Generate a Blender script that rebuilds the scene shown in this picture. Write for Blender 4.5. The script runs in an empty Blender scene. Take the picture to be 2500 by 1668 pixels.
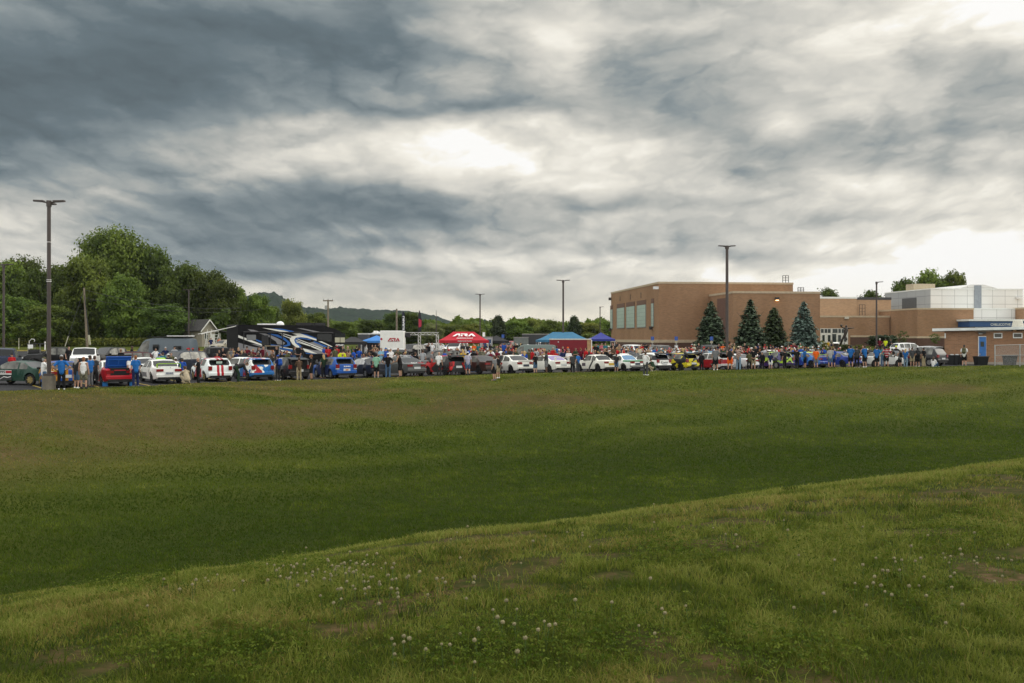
import bpy, bmesh, math, random
import numpy as np
from mathutils import Vector, Matrix, Euler

# ------------------------------------------------------------------ camera, sky, sun, exposure
C = bpy.context.scene
COL = C.collection
F, YH, H = 2430.0, 828.0, 2.55          # focal length in photo pixels, horizon row, eye height

cam_d = bpy.data.cameras.new('camera')
cam = bpy.data.objects.new('camera', cam_d)
COL.objects.link(cam)
cam.location = (0, 0, H)
cam.rotation_euler = (math.pi / 2, 0, 0)
cam_d.sensor_width = 36.0
cam_d.lens = 36.0 * F / 2500.0
cam_d.shift_y = -(834.0 - YH) / 2500.0
cam_d.clip_start = 0.05
cam_d.clip_end = 8000.0
C.camera = cam
C.view_settings.view_transform = 'Standard'
C.view_settings.look = 'None'
C.view_settings.exposure = 0.0
C.view_settings.gamma = 1.0
C.cycles.max_bounces = 6
C.cycles.diffuse_bounces = 3
C.cycles.transparent_max_bounces = 6

SUN_AZ, SUN_EL = math.radians(72), math.radians(32)     # azimuth to the right of the view, elevation


def lin(c):
    c = c / 255.0
    return c / 12.92 if c <= 0.04045 else ((c + 0.055) / 1.055) ** 2.4


def rgb(r, g, b):
    return (lin(r), lin(g), lin(b), 1.0)


class NT:
    """small helper to write node maths as expressions"""
    def __init__(self, tree):
        self.t = tree

    def n(self, typ, **kw):
        nd = self.t.nodes.new(typ)
        for k, v in kw.items():
            setattr(nd, k, v)
        return nd

    def put(self, sock, v):
        if v is None:
            return
        if hasattr(v, 'is_output') or isinstance(v, bpy.types.NodeSocket):
            self.t.links.new(v, sock)
        else:
            sock.default_value = v

    def m(self, op, a, b=None, c=None, clamp=False):
        nd = self.n('ShaderNodeMath', operation=op, use_clamp=clamp)
        self.put(nd.inputs[0], a)
        self.put(nd.inputs[1], b)
        self.put(nd.inputs[2], c)
        return nd.outputs[0]

    def v(self, op, a, b=None, out=0):
        nd = self.n('ShaderNodeVectorMath', operation=op)
        self.put(nd.inputs[0], a)
        self.put(nd.inputs[1], b)
        return nd.outputs[out]

    def xyz(self, v):
        nd = self.n('ShaderNodeSeparateXYZ')
        self.put(nd.inputs[0], v)
        return nd.outputs

    def comb(self, x, y, z=0.0):
        nd = self.n('ShaderNodeCombineXYZ')
        self.put(nd.inputs[0], x)
        self.put(nd.inputs[1], y)
        self.put(nd.inputs[2], z)
        return nd.outputs[0]

    def noise(self, vec, scale, detail=4.0, rough=0.5, dist=0.0, lac=2.0, dims='3D', col=False):
        nd = self.n('ShaderNodeTexNoise', noise_dimensions=dims)
        self.put(nd.inputs['Vector'], vec)
        nd.inputs['Scale'].default_value = scale
        nd.inputs['Detail'].default_value = detail
        nd.inputs['Roughness'].default_value = rough
        nd.inputs['Distortion'].default_value = dist
        nd.inputs['Lacunarity'].default_value = lac
        return nd.outputs[1 if col else 0]

    def vor(self, vec, scale, feature='F1', out='Distance', rnd=1.0):
        nd = self.n('ShaderNodeTexVoronoi', feature=feature)
        self.put(nd.inputs['Vector'], vec)
        nd.inputs['Scale'].default_value = scale
        nd.inputs['Randomness'].default_value = rnd
        return nd.outputs[out]

    def ramp(self, fac, stops, interp='LINEAR'):
        nd = self.n('ShaderNodeValToRGB')
        cr = nd.color_ramp
        cr.interpolation = interp
        while len(cr.elements) > 1:
            cr.elements.remove(cr.elements[-1])
        cr.elements[0].position = stops[0][0]
        cr.elements[0].color = stops[0][1]
        for p, c in stops[1:]:
            e = cr.elements.new(p)
            e.color = c
        self.put(nd.inputs[0], fac)
        return nd.outputs[0]

    def mr(self, v, a, b, c=0.0, d=1.0, smooth=True):
        nd = self.n('ShaderNodeMapRange', interpolation_type='SMOOTHSTEP' if smooth else 'LINEAR')
        self.put(nd.inputs[0], v)
        nd.inputs[1].default_value = a
        nd.inputs[2].default_value = b
        nd.inputs[3].default_value = c
        nd.inputs[4].default_value = d
        return nd.outputs[0]

    def mix(self, fac, a, b, mode='MIX'):
        nd = self.n('ShaderNodeMix', data_type='RGBA', blend_type=mode)
        self.put(nd.inputs[0], fac)
        self.put(nd.inputs[6], a)
        self.put(nd.inputs[7], b)
        return nd.outputs[2]


def build_world():
    w = bpy.data.worlds.new('World')
    C.world = w
    w.use_nodes = True
    t = w.node_tree
    t.nodes.clear()
    N = NT(t)
    STR = 0.1
    sky = N.n('ShaderNodeTexSky', sky_type='NISHITA')
    sky.sun_disc = False
    sky.sun_elevation = SUN_EL
    sky.sun_rotation = SUN_AZ
    sky.altitude = 200
    sky.air_density = 1.5
    sky.dust_density = 3.0
    d = N.n('ShaderNodeTexCoord').outputs['Generated']
    x, y, z = N.xyz(d)
    yp = N.m('MAXIMUM', y, 0.12)
    # heading and height of a direction, as slopes
    u0 = N.m('DIVIDE', x, yp)
    w0 = N.m('DIVIDE', z, yp)
    # cloud deck: the direction cast on a curved deck overhead
    zz = N.m('ADD', N.m('MAXIMUM', z, 0.0), 0.085)
    px = N.m('DIVIDE', x, zz)
    py = N.m('DIVIDE', y, zz)
    deck = N.comb(N.m('MULTIPLY', px, 1.0), N.m('MULTIPLY', py, 1.15), 0.3)
    deckw = N.v('ADD', deck, N.v('MULTIPLY', N.v('SUBTRACT', N.noise(deck, 1.1, 2, 0.5, col=True), (0.5, 0.5, 0.5)), (0.35, 0.35, 0.2)))
    # billows in the upright sense, so the cloud faces have lit tops and dark undersides
    bil = N.comb(N.m('MULTIPLY', u0, 1.0), N.m('MULTIPLY', w0, 2.3), 0.7)
    bilw = N.v('ADD', bil, N.v('MULTIPLY', N.v('SUBTRACT', N.noise(bil, 7.0, 2, 0.5, col=True), (0.5, 0.5, 0.5)), (0.07, 0.07, 0.0)))
    b1 = N.noise(bilw, 5.0, 8, 0.52)
    b2 = N.noise(bilw, 17.0, 6, 0.6)
    # layout of the light and dark cloud masses
    wob = N.noise(bil, 4.0, 4, 0.55, col=True)
    wx, wy, wz = N.xyz(wob)
    u = N.m('ADD', u0, N.m('MULTIPLY', N.m('SUBTRACT', wx, 0.5), 0.16))
    ww = N.m('ADD', w0, N.m('MULTIPLY', N.m('SUBTRACT', wy, 0.5), 0.075))
    blobs = [
        (60, 90, 620, 250, -.34), (620, 60, 420, 130, -.2), (0, 300, 420, 110, -.20), (520, 190, 420, 100, -.16),
        (1000, 60, 160, 110, -.17), (60, 490, 200, 70, .11), (150, 570, 230, 60, .07), (430, 480, 150, 90, -.16),
        (760, 490, 330, 52, -.34), (600, 600, 330, 62, -.34), (1050, 530, 160, 40, -.18), (760, 670, 260, 18, -.24),
        (430, 395, 330, 26, -.05), (640, 360, 240, 55, .24), (1020, 320, 260, 60, .26), (1000, 420, 300, 45, .16), (1330, 380, 260, 75, .25),
        (1280, 120, 170, 60, .32), (1420, 60, 120, 70, .14), (1100, 260, 200, 18, -.24), (1000, 140, 60, 50, -.1),
        (1560, 270, 250, 45, -.20), (1640, 180, 300, 70, -.10), (2100, 170, 260, 40, -.06), (1790, 375, 120, 58, -.18), (2060, 230, 330, 60, -.10), (2300, 310, 250, 40, -.13), (2300, 400, 260, 26, -.13),
        (1500, 500, 260, 26, -.26), (1930, 300, 70, 40, .18), (2450, 20, 240, 80, .42), (2150, 60, 240, 60, .08),
        (2080, 450, 250, 40, .16), (2430, 640, 380, 120, .55), (2050, 700, 400, 46, .34), (2330, 540, 240, 16, -.14), (1850, 560, 330, 22, -.10),
        (1850, 630, 190, 20, -.25), (1400, 600, 360, 22, -.20), (1180, 720, 150, 15, -.22), (1330, 640, 190, 30, .16),
        (1050, 640, 160, 24, .2), (900, 700, 330, 26, .12), (1330, 770, 420, 34, .26), (2000, 120, 500, 160, .07), (1750, 640, 300, 90, .1), (950, 570, 130, 18, .14),
    ]
    tot = None
    for (bx, by, sx, sy, amp) in blobs:
        du = N.m('MULTIPLY', N.m('SUBTRACT', u, (bx - 1250) / F), F / (sx * 1.15))
        dw = N.m('MULTIPLY', N.m('SUBTRACT', ww, (YH - by) / F), F / (sy * 1.15))
        r2 = N.m('ADD', N.m('MULTIPLY', du, du), N.m('MULTIPLY', dw, dw))
        g = N.m('MULTIPLY', N.m('EXPONENT', N.m('MULTIPLY', r2, -1.0)), amp)
        tot = g if tot is None else N.m('ADD', tot, g)
    front = N.mr(y, 0.15, 0.5)
    tot = N.m('MULTIPLY', tot, front)
    base = N.m('ADD', tot, 0.625)
    # lumpy cloud bodies. Cells keep their shape but shrink towards the horizon
    wc = N.m('ADD', N.m('MAXIMUM', w0, 0.0), 0.24)
    lx = N.m('MULTIPLY', N.m('DIVIDE', u0, wc), 1.45)
    ly = N.m('MULTIPLY', N.m('LOGARITHM', wc, 2.718), 2.9)
    lv = N.comb(lx, ly, 2.4)
    wv = N.v('SUBTRACT', N.noise(lv, 2.4, 6, 0.62, col=True), (0.5, 0.5, 0.5))
    lw = N.v('ADD', lv, N.v('MULTIPLY', wv, (0.34, 0.34, 0.2)))

    def heap(off):
        q = lw if off is None else N.v('ADD', lw, off)
        h1 = N.m('ABSOLUTE', N.m('SUBTRACT', N.noise(q, 1.6, 1, 0.4), 0.5))
        h2 = N.m('ABSOLUTE', N.m('SUBTRACT', N.noise(q, 3.9, 1, 0.4), 0.5))
        h3 = N.m('ABSOLUTE', N.m('SUBTRACT', N.noise(q, 9.0, 2, 0.5), 0.5))
        h = N.m('ADD', N.m('MULTIPLY', h1, 1.0), N.m('ADD', N.m('MULTIPLY', h2, 0.55), N.m('MULTIPLY', h3, 0.26)))
        return h
    h0 = heap(None)
    hs = heap((0.05, 0.075, 0.0))
    rim = N.m('SUBTRACT', h0, hs)
    l1 = N.noise(lw, 1.1, 7, 0.52)
    body = N.mr(l1, 0.36, 0.64)
    det = N.m('MULTIPLY', N.m('SUBTRACT', body, 0.5), 0.22)
    det = N.m('ADD', det, N.m('MULTIPLY', N.m('SUBTRACT', h0, 0.19), 0.80))
    det = N.m('ADD', det, N.m('MULTIPLY', rim, 0.9))
    hz = N.mr(w0, 0.0, 0.10, 0.4, 1.0)
    det = N.m('MULTIPLY', det, hz)
    det = N.m('ADD', det, N.m('MULTIPLY', N.m('SUBTRACT', b1, 0.5), 0.16))
    det = N.m('ADD', det, N.m('MULTIPLY', N.m('SUBTRACT', b2, 0.5), 0.10))
    # the dark rain deck is smoother than the lit clouds
    soft = N.mr(base, 0.12, 0.6, 0.4, 0.72)
    B = N.m('ADD', base, N.m('MULTIPLY', det, soft), clamp=True)
    cloud = N.ramp(B, [(0.0, rgb(80, 92, 98)), (0.2, rgb(101, 115, 122)), (0.36, rgb(136, 146, 149)), (0.52, rgb(174, 176, 172)),
                       (0.68, rgb(206, 204, 196)), (0.82, rgb(230, 226, 215)), (0.93, rgb(247, 243, 232)), (1.0, rgb(254, 253, 250))])
    # low sky is warmer and creamier
    low = N.mr(w0, 0.005, 0.085, 1.0, 0.0)
    warm = N.mix(N.m('MULTIPLY', low, 0.75), (1, 1, 1, 1), (1.04, 0.985, 0.86, 1))
    cloud = N.mix(1.0, cloud, warm, 'MULTIPLY')
    # the thin blue gaps take the clear sky's own colour
    clear = N.m('MULTIPLY', N.mr(b1, 0.30, 0.22), 0.25)
    cs = N.v('SCALE', cloud)
    cs.node.inputs['Scale'].default_value = 1.0 / STR
    col = N.mix(clear, cs, sky.outputs[0])
    # overhead and behind the camera: even bright overcast
    over = N.v('SCALE', N.mix(N.mr(z, 0.0, 0.7), (1.12, 1.10, 1.03, 1), (1.5, 1.5, 1.46, 1)))
    over.node.inputs['Scale'].default_value = 1.0 / STR
    up = N.mr(z, 0.40, 0.62)
    back = N.mr(y, 0.42, 0.12)
    col = N.mix(N.m('MAXIMUM', up, back), col, over)
    bg = N.n('ShaderNodeBackground')
    N.put(bg.inputs[0], col)
    bg.inputs[1].default_value = STR
    out = N.n('ShaderNodeOutputWorld')
    t.links.new(bg.outputs[0], out.inputs[0])
    w.cycles.sampling_method = 'MANUAL'
    w.cycles.sample_map_resolution = 512


build_world()

sun_d = bpy.data.lights.new('sun', 'SUN')
sun_d.energy = 1.3
sun_d.angle = math.radians(36)
sun_d.color = (1.0, 0.93, 0.82)
sun = bpy.data.objects.new('sun', sun_d)
COL.objects.link(sun)
sd = Vector((math.sin(SUN_AZ) * math.cos(SUN_EL), math.cos(SUN_AZ) * math.cos(SUN_EL), math.sin(SUN_EL)))
sun.rotation_euler = sd.to_track_quat('Z', 'Y').to_euler()
sun.location = (40, 40, 60)

# ------------------------------------------------------------------ helpers: objects, tags, meshes, materials
rng = np.random.default_rng(11)
random.seed(5)
R = math.radians


def tag(o, label=None, cat=None, group=None, kind=None):
    if label:
        o['label'] = label
    if cat:
        o['category'] = cat
    if group:
        o['group'] = group
    if kind:
        o['kind'] = kind
    return o


def empty(name, loc=(0, 0, 0), rz=0.0, label=None, cat=None, group=None):
    o = bpy.data.objects.new(name, None)
    COL.objects.link(o)
    o.location = loc
    o.rotation_euler = (0, 0, rz)
    o.empty_display_size = 0.3
    return tag(o, label, cat, group)


def link(name, me, m=None, parent=None, loc=(0, 0, 0), rot=(0, 0, 0)):
    o = bpy.data.objects.new(name, me)
    COL.objects.link(o)
    o.location = loc
    o.rotation_euler = rot
    if parent is not None:
        o.parent = parent
    if m is not None:
        if len(me.materials) == 0:
            me.materials.append(None)
        o.material_slots[0].link = 'OBJECT'
        o.material_slots[0].material = m
    return o


class MB:
    """collects faces for ONE mesh object"""
    def __init__(self):
        self.v, self.f = [], []

    def add(self, vs, fs):
        k = len(self.v)
        self.v += [tuple(p) for p in vs]
        self.f += [tuple(i + k for i in f) for f in fs]
        return self

    def box(self, x0, x1, y0, y1, z0, z1, M=None):
        vs = [Vector(p) for p in ((x0, y0, z0), (x1, y0, z0), (x1, y1, z0), (x0, y1, z0), (x0, y0, z1), (x1, y0, z1), (x1, y1, z1), (x0, y1, z1))]
        if M is not None:
            vs = [M @ p for p in vs]
        return self.add(vs, [(0, 3, 2, 1), (4, 5, 6, 7), (0, 1, 5, 4), (1, 2, 6, 5), (2, 3, 7, 6), (3, 0, 4, 7)])

    def cbox(self, c, s, M=None):
        return self.box(c[0] - s[0] / 2, c[0] + s[0] / 2, c[1] - s[1] / 2, c[1] + s[1] / 2, c[2] - s[2] / 2, c[2] + s[2] / 2, M)

    def tube(self, pts, rad, n=8, caps=True):
        pts = [Vector(p) for p in pts]
        if not hasattr(rad, '__len__'):
            rad = [rad] * len(pts)
        vs, fs = [], []
        for i, p in enumerate(pts):
            a = pts[max(i - 1, 0)]
            b = pts[min(i + 1, len(pts) - 1)]
            t = (b - a).normalized()
            up = Vector((0, 0, 1)) if abs(t.z) < 0.9 else Vector((1, 0, 0))
            e1 = t.cross(up).normalized()
            e2 = t.cross(e1).normalized()
            for k in range(n):
                an = 2 * math.pi * k / n
                vs.append(p + (e1 * math.cos(an) + e2 * math.sin(an)) * rad[i])
        for i in range(len(pts) - 1):
            for k in range(n):
                a, b = i * n + k, i * n + (k + 1) % n
                fs.append((a, b, b + n, a + n))
        if caps:
            fs.append(tuple(range(n))[::-1])
            fs.append(tuple(range((len(pts) - 1) * n, len(pts) * n)))
        return self.add(vs, fs)

    def prism(self, poly, axis, a, b, M=None):
        """polygon in the plane across `axis` (0 x, 1 y, 2 z), thickened from a to b"""
        def P(p, w):
            q = {0: (w, p[0], p[1]), 1: (p[0], w, p[1]), 2: (p[0], p[1], w)}[axis]
            return M @ Vector(q) if M is not None else Vector(q)
        n = len(poly)
        vs = [P(p, a) for p in poly] + [P(p, b) for p in poly]
        fs = [tuple(range(n))[::-1], tuple(range(n, 2 * n))]
        fs += [(i, (i + 1) % n, (i + 1) % n + n, i + n) for i in range(n)]
        return self.add(vs, fs)

    def ball(self, c, r, n=10, m=7):
        rx, ry, rz = r if hasattr(r, '__len__') else (r, r, r)
        vs = [(c[0], c[1], c[2] + rz)]
        for i in range(1, m):
            th = math.pi * i / m
            for k in range(n):
                ph = 2 * math.pi * k / n
                vs.append((c[0] + rx * math.sin(th) * math.cos(ph), c[1] + ry * math.sin(th) * math.sin(ph), c[2] + rz * math.cos(th)))
        vs.append((c[0], c[1], c[2] - rz))
        fs = [(0, 1 + k, 1 + (k + 1) % n) for k in range(n)]
        for i in range(m - 2):
            for k in range(n):
                a, b = 1 + i * n + k, 1 + i * n + (k + 1) % n
                fs.append((a, a + n, b + n, b))
        e = len(vs) - 1
        fs += [(e, 1 + (m - 2) * n + (k + 1) % n, 1 + (m - 2) * n + k) for k in range(n)]
        return self.add(vs, fs)

    def mesh(self, name, smooth=False, sharp=None):
        me = bpy.data.meshes.new(name)
        me.from_pydata(self.v, [], self.f)
        me.validate()
        bm = bmesh.new()
        bm.from_mesh(me)
        bmesh.ops.recalc_face_normals(bm, faces=bm.faces)
        bm.to_mesh(me)
        bm.free()
        if smooth:
            me.polygons.foreach_set('use_smooth', [True] * len(me.polygons))
            if sharp:
                me.set_sharp_from_angle(angle=R(sharp))
        return me

    def build(self, name, m, parent=None, loc=(0, 0, 0), rot=(0, 0, 0), smooth=False, sharp=None, bevel=0.0):
        o = link(name, self.mesh(name, smooth, sharp), m, parent, loc, rot)
        if bevel:
            b = o.modifiers.new('bevel', 'BEVEL')
            b.width = bevel
            b.segments = 2
            b.limit_method = 'ANGLE'
        return o


def np_mesh(name, V, faces_flat, loop_tot, attrs=None, smooth=False):
    """fast mesh from arrays; faces_flat = concatenated indices, loop_tot = verts per face"""
    me = bpy.data.meshes.new(name)
    V = np.asarray(V, np.float32)
    me.vertices.add(len(V))
    me.vertices.foreach_set('co', V.ravel())
    faces_flat = np.asarray(faces_flat, np.int32)
    loop_tot = np.asarray(loop_tot, np.int32)
    me.loops.add(len(faces_flat))
    me.loops.foreach_set('vertex_index', faces_flat)
    me.polygons.add(len(loop_tot))
    st = np.concatenate([[0], np.cumsum(loop_tot)[:-1]]).astype(np.int32)
    me.polygons.foreach_set('loop_start', st)
    me.polygons.foreach_set('loop_total', loop_tot)
    if smooth:
        me.polygons.foreach_set('use_smooth', np.ones(len(loop_tot), bool))
    me.update(calc_edges=True)
    for k, (dom, arr) in (attrs or {}).items():
        at = me.attributes.new(k, 'FLOAT', dom)
        at.data.foreach_set('value', np.asarray(arr, np.float32))
    return me


# value noise on numpy arrays
_perm = np.random.default_rng(3).random((256, 256)).astype(np.float32)


def vnoise(x, y):
    xi, yi = np.floor(x).astype(int), np.floor(y).astype(int)
    fx, fy = x - xi, y - yi
    fx, fy = fx * fx * (3 - 2 * fx), fy * fy * (3 - 2 * fy)
    g = lambda a, b: _perm[a & 255, b & 255]
    return (g(xi, yi) * (1 - fx) + g(xi + 1, yi) * fx) * (1 - fy) + (g(xi, yi + 1) * (1 - fx) + g(xi + 1, yi + 1) * fx) * fy


def fbm(x, y, o=4):
    s, a, t = 0.0, 0.5, 0.0
    for k in range(o):
        s = s + a * vnoise(x * 2 ** k + 17.3 * k, y * 2 ** k + 5.1 * k)
        t += a
        a *= 0.5
    return s / t


def sstep(a, b, x):
    t = np.clip((x - a) / (b - a), 0, 1)
    return t * t * (3 - 2 * t)


_mats = {}


def mat(name, col, rough=0.6, metal=0.0, vary=0.12, scale=3.0, spec=0.4, bump=0.0, bscale=40.0, coat=0.0):
    """plain procedural material: base colour with a soft dirt/wear noise"""
    key = (name, tuple(round(c, 4) for c in col))
    if key in _mats:
        return _mats[key]
    m = bpy.data.materials.new(name)
    m.use_nodes = True
    N = NT(m.node_tree)
    b = m.node_tree.nodes['Principled BSDF']
    b.inputs['Roughness'].default_value = rough
    b.inputs['Metallic'].default_value = metal
    b.inputs['Specular IOR Level'].default_value = spec
    b.inputs['Coat Weight'].default_value = coat
    co = N.n('ShaderNodeTexCoord').outputs['Object']
    if vary > 0:
        nz = N.noise(co, scale, 3, 0.6)
        c = N.mix(N.mr(nz, 0.3, 0.7, 0.0, 1.0), tuple(min(1, v * (1 - vary)) for v in col[:3]) + (1,), tuple(min(1, v * (1 + vary * 0.7)) for v in col[:3]) + (1,))
        N.put(b.inputs['Base Color'], c)
    else:
        b.inputs['Base Color'].default_value = tuple(col[:3]) + (1,)
    if bump:
        bn = N.n('ShaderNodeBump')
        bn.inputs['Strength'].default_value = bump
        N.put(bn.inputs['Height'], N.noise(co, bscale, 3, 0.6))
        N.put(b.inputs['Normal'], bn.outputs[0])
    _mats[key] = m
    return m


def glass_mat(name, col=(0.012, 0.014, 0.015), rough=0.03):
    m = mat(name, col + (1,), rough, 0.0, 0.0, spec=0.38)
    return m


def ray(px, Y):
    """world X at photo column px and distance Y"""
    return (px - 1250.0) / F * Y


def zat(py, Y):
    return H + (YH - py) / F * Y


# ------------------------------------------------------------------ the lie of the land
EDGE = np.array([(-74, -30), (-47, 12), (-25.1, 48.8), (-20.5, 55.0), (-18.6, 60.3), (-14.7, 65.0), (-7.2, 70.0), (1.5, 73.5), (8.0, 77.5),
                 (16.8, 81.5), (26.6, 86.1), (37.0, 89.8), (49.0, 95.3), (90, 112), (170, 150)], float)


def edge_dist(X, Y):
    """signed distance to the grass edge of the car park: positive on the camera's side"""
    X, Y = np.asarray(X, float), np.asarray(Y, float)
    best = np.full(X.shape, 1e9)
    sgn = np.ones(X.shape)
    for (ax, ay), (bx, by) in zip(EDGE[:-1], EDGE[1:]):
        dx, dy = bx - ax, by - ay
        L2 = dx * dx + dy * dy
        t = np.clip(((X - ax) * dx + (Y - ay) * dy) / L2, 0, 1)
        qx, qy = X - (ax + t * dx), Y - (ay + t * dy)
        d = np.hypot(qx, qy)
        cr = dx * qy - dy * qx
        upd = d < best
        best = np.where(upd, d, best)
        sgn = np.where(upd, np.where(cr < 0, 1.0, -1.0), sgn)
    return best * sgn


def lot_z(X, Y):
    X, Y = np.asarray(X, float), np.asarray(Y, float)
    z = -0.2 * np.exp(-((X + 12) / 10.0) ** 2) * sstep(95, 75, Y)
    z = z - 0.13 * sstep(70, 88, Y) * sstep(118, 100, Y) * sstep(30, 12, X)
    z = z + 1.5 * np.clip((Y - 100) / 88.0, 0, 1) ** 1.3
    return z


def near_z(c):
    c = np.maximum(c, -4.66)
    q = 0.75 - 0.233 * c - 0.025 * c * c
    lin_ = (0.75 - 0.233 * 5.2 - 0.025 * 27.04) - (0.233 + 0.05 * 5.2) * (c - 5.2)
    return np.where(c < 5.2, q, lin_)


def ground_z(X, Y):
    X, Y = np.asarray(X, float), np.asarray(Y, float)
    d = edge_dist(X, Y)
    c = -0.578 * X + 0.816 * Y - 7.7
    lz = lot_z(X, Y)
    W, D = 27.0, 3.2
    t = np.clip((d - 0.8) / W, 0, 1)
    bank = lz - D * (t * t * (3 - 2 * t)) + 0.07 * np.exp(-((d - 1.3) / 1.0) ** 2)
    bank = np.where(d < 0, lz - 0.25 * sstep(0.0, -1.2, d), bank)
    bank = np.maximum(bank, -D)
    nz = near_z(c)
    # smooth maximum of the far bank/basin floor and the near slope
    k = 0.8
    near = np.where(c < 13, nz, -8.0)
    hmix = np.clip(0.5 + 0.5 * (bank - near) / k, 0, 1)
    z = near * (1 - hmix) + bank * hmix + k * hmix * (1 - hmix)
    z = np.where(d < 3, bank, z)
    rough = (fbm(X * 0.35, Y * 0.35, 4) - 0.5) * 0.10 + (fbm(X * 1.7 + 9, Y * 1.7, 3) - 0.5) * 0.05 * sstep(30, 8, np.hypot(X, Y))
    z = z + rough * sstep(-0.2, 1.5, d)
    # far fields stay level to the horizon
    return z


def lz1(x, y):
    return float(lot_z(np.array([x]), np.array([y]))[0])


def gz1(x, y):
    return float(ground_z(np.array([x]), np.array([y]))[0])


def dry_mask(X, Y):
    """how straw-coloured the turf is: bare, mown-out patches on the upper bank"""
    d = edge_dist(X, Y)
    n1 = fbm(X * 0.16 + 3, Y * 0.22 + 8, 4)
    n2 = fbm(X * 0.9 + 31, Y * 0.9 + 2, 3)
    leftish = sstep(12, -16, X)
    up = sstep(19, 11, d) * (0.35 + 0.65 * sstep(0.5, 3.5, d)) * (d > -0.5)
    a = up * (0.22 + 0.78 * leftish) * sstep(0.24, 0.56, n1 + 0.40 * (n2 - 0.5))
    mid = np.exp(-((d - 12.0 + 3 * (n1 - .5)) / 1.6) ** 2) * 0.85 * sstep(0.40, 0.60, fbm(X * 0.12 + 60, Y * 0.3, 3))
    c = -0.578 * X + 0.816 * Y - 7.7
    near = sstep(1.0, -1.0, c) * sstep(0.60, 0.72, fbm(X * 1.5 + 80, Y * 1.5 + 33, 3)) * (0.35 + 0.65 * sstep(0.35, 0.6, fbm(X * 9, Y * 9, 2)))
    return np.clip(a + mid + near, 0, 1)


def grass_material(name, blades=False):
    m = bpy.data.materials.new(name)
    m.use_nodes = True
    N = NT(m.node_tree)
    b = m.node_tree.nodes['Principled BSDF']
    at = N.n('ShaderNodeAttribute', attribute_name='dry').outputs['Fac']
    co = N.n('ShaderNodeTexCoord').outputs['Object']
    if blades:
        tint = N.n('ShaderNodeAttribute', attribute_name='tint').outputs['Fac']
        green = N.ramp(tint, [(0.0, (0.016, 0.038, 0.003, 1)), (0.35, (0.052, 0.087, 0.007, 1)), (0.65, (0.124, 0.162, 0.019, 1)), (1.0, (0.240, 0.268, 0.058, 1))])
        straw = N.ramp(tint, [(0.0, (0.085, 0.066, 0.012, 1)), (1.0, (0.34, 0.245, 0.085, 1))])
        c = N.mix(at, green, straw)
        b.inputs['Roughness'].default_value = 0.6
        b.inputs['Specular IOR Level'].default_value = 0.08
        N.put(b.inputs['Base Color'], c)
        tr = N.n('ShaderNodeBsdfTranslucent')
        N.put(tr.inputs[0], N.mix(0.5, c, (0.092, 0.133, 0.014, 1)))
        mx = N.n('ShaderNodeMixShader')
        mx.inputs[0].default_value = 0.4
        m.node_tree.links.new(b.outputs[0], mx.inputs[1])
        m.node_tree.links.new(tr.outputs[0], mx.inputs[2])
        out = m.node_tree.nodes['Material Output']
        m.node_tree.links.new(mx.outputs[0], out.inputs[0])
        return m
    nA = N.noise(co, 0.10, 4, 0.6)
    nB = N.noise(co, 0.9, 4, 0.65)
    nC = N.noise(co, 9.0, 3, 0.7)
    t = N.m('ADD', N.m('MULTIPLY', nA, 0.45), N.m('ADD', N.m('MULTIPLY', nB, 0.3), N.m('MULTIPLY', nC, 0.35)))
    g = N.ramp(t, [(0.30, (0.032, 0.047, 0.006, 1)), (0.5, (0.056, 0.072, 0.010, 1)), (0.66, (0.082, 0.092, 0.016, 1)), (0.8, (0.112, 0.112, 0.027, 1))])
    x, y, z = N.xyz(co)
    mow = N.m('SINE', N.m('ADD', N.m('MULTIPLY', N.m('ADD', N.m('MULTIPLY', x, 0.62), N.m('MULTIPLY', y, -0.78)), 1.7), N.m('MULTIPLY', nA, 7.0)))
    g = N.mix(N.m('MULTIPLY', N.mr(mow, -0.6, 0.8), 0.30), g, (0.020, 0.040, 0.005, 1))
    soil = N.ramp(N.m('ADD', N.m('MULTIPLY', nB, 0.5), N.m('MULTIPLY', nC, 0.5)), [(0.3, (0.042, 0.031, 0.013, 1)), (0.55, (0.080, 0.054, 0.024, 1)), (0.75, (0.145, 0.094, 0.054, 1))])
    lush = N.n('ShaderNodeAttribute', attribute_name='lush').outputs['Fac']
    g = N.mix(N.m('MULTIPLY', lush, 0.7), g, (0.013, 0.022, 0.003, 1))
    k = N.m('MULTIPLY', at, N.mr(nC, 0.36, 0.62, 0.25, 1.0))
    c = N.mix(k, g, soil)
    N.put(b.inputs['Base Color'], c)
    b.inputs['Roughness'].default_value = 0.95
    b.inputs['Specular IOR Level'].default_value = 0.05
    bn = N.n('ShaderNodeBump')
    bn.inputs['Strength'].default_value = 0.45
    bn.inputs['Distance'].default_value = 0.05
    N.put(bn.inputs['Height'], N.m('ADD', N.noise(co, 7.0, 4, 0.7), N.m('MULTIPLY', nB, 0.8)))
    N.put(b.inputs['Normal'], bn.outputs[0])
    return m


M_GRASS = grass_material('mown_grass')
M_BLADE = grass_material('grass_blade', True)


def grid_mesh(name, rows, us, fz, fx):
    X = np.stack([fx(us, y) for y in rows])
    Y = np.repeat(np.array(rows)[:, None], X.shape[1], 1)
    Z = fz(X, Y)
    nr, nc = X.shape
    i = np.arange(nr - 1)[:, None] * nc + np.arange(nc - 1)[None, :]
    q = np.stack([i, i + 1, i + nc + 1, i + nc], -1).reshape(-1, 4)
    V = np.stack([X, Y, Z], -1).reshape(-1, 3)
    return V, q, X, Y


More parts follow.
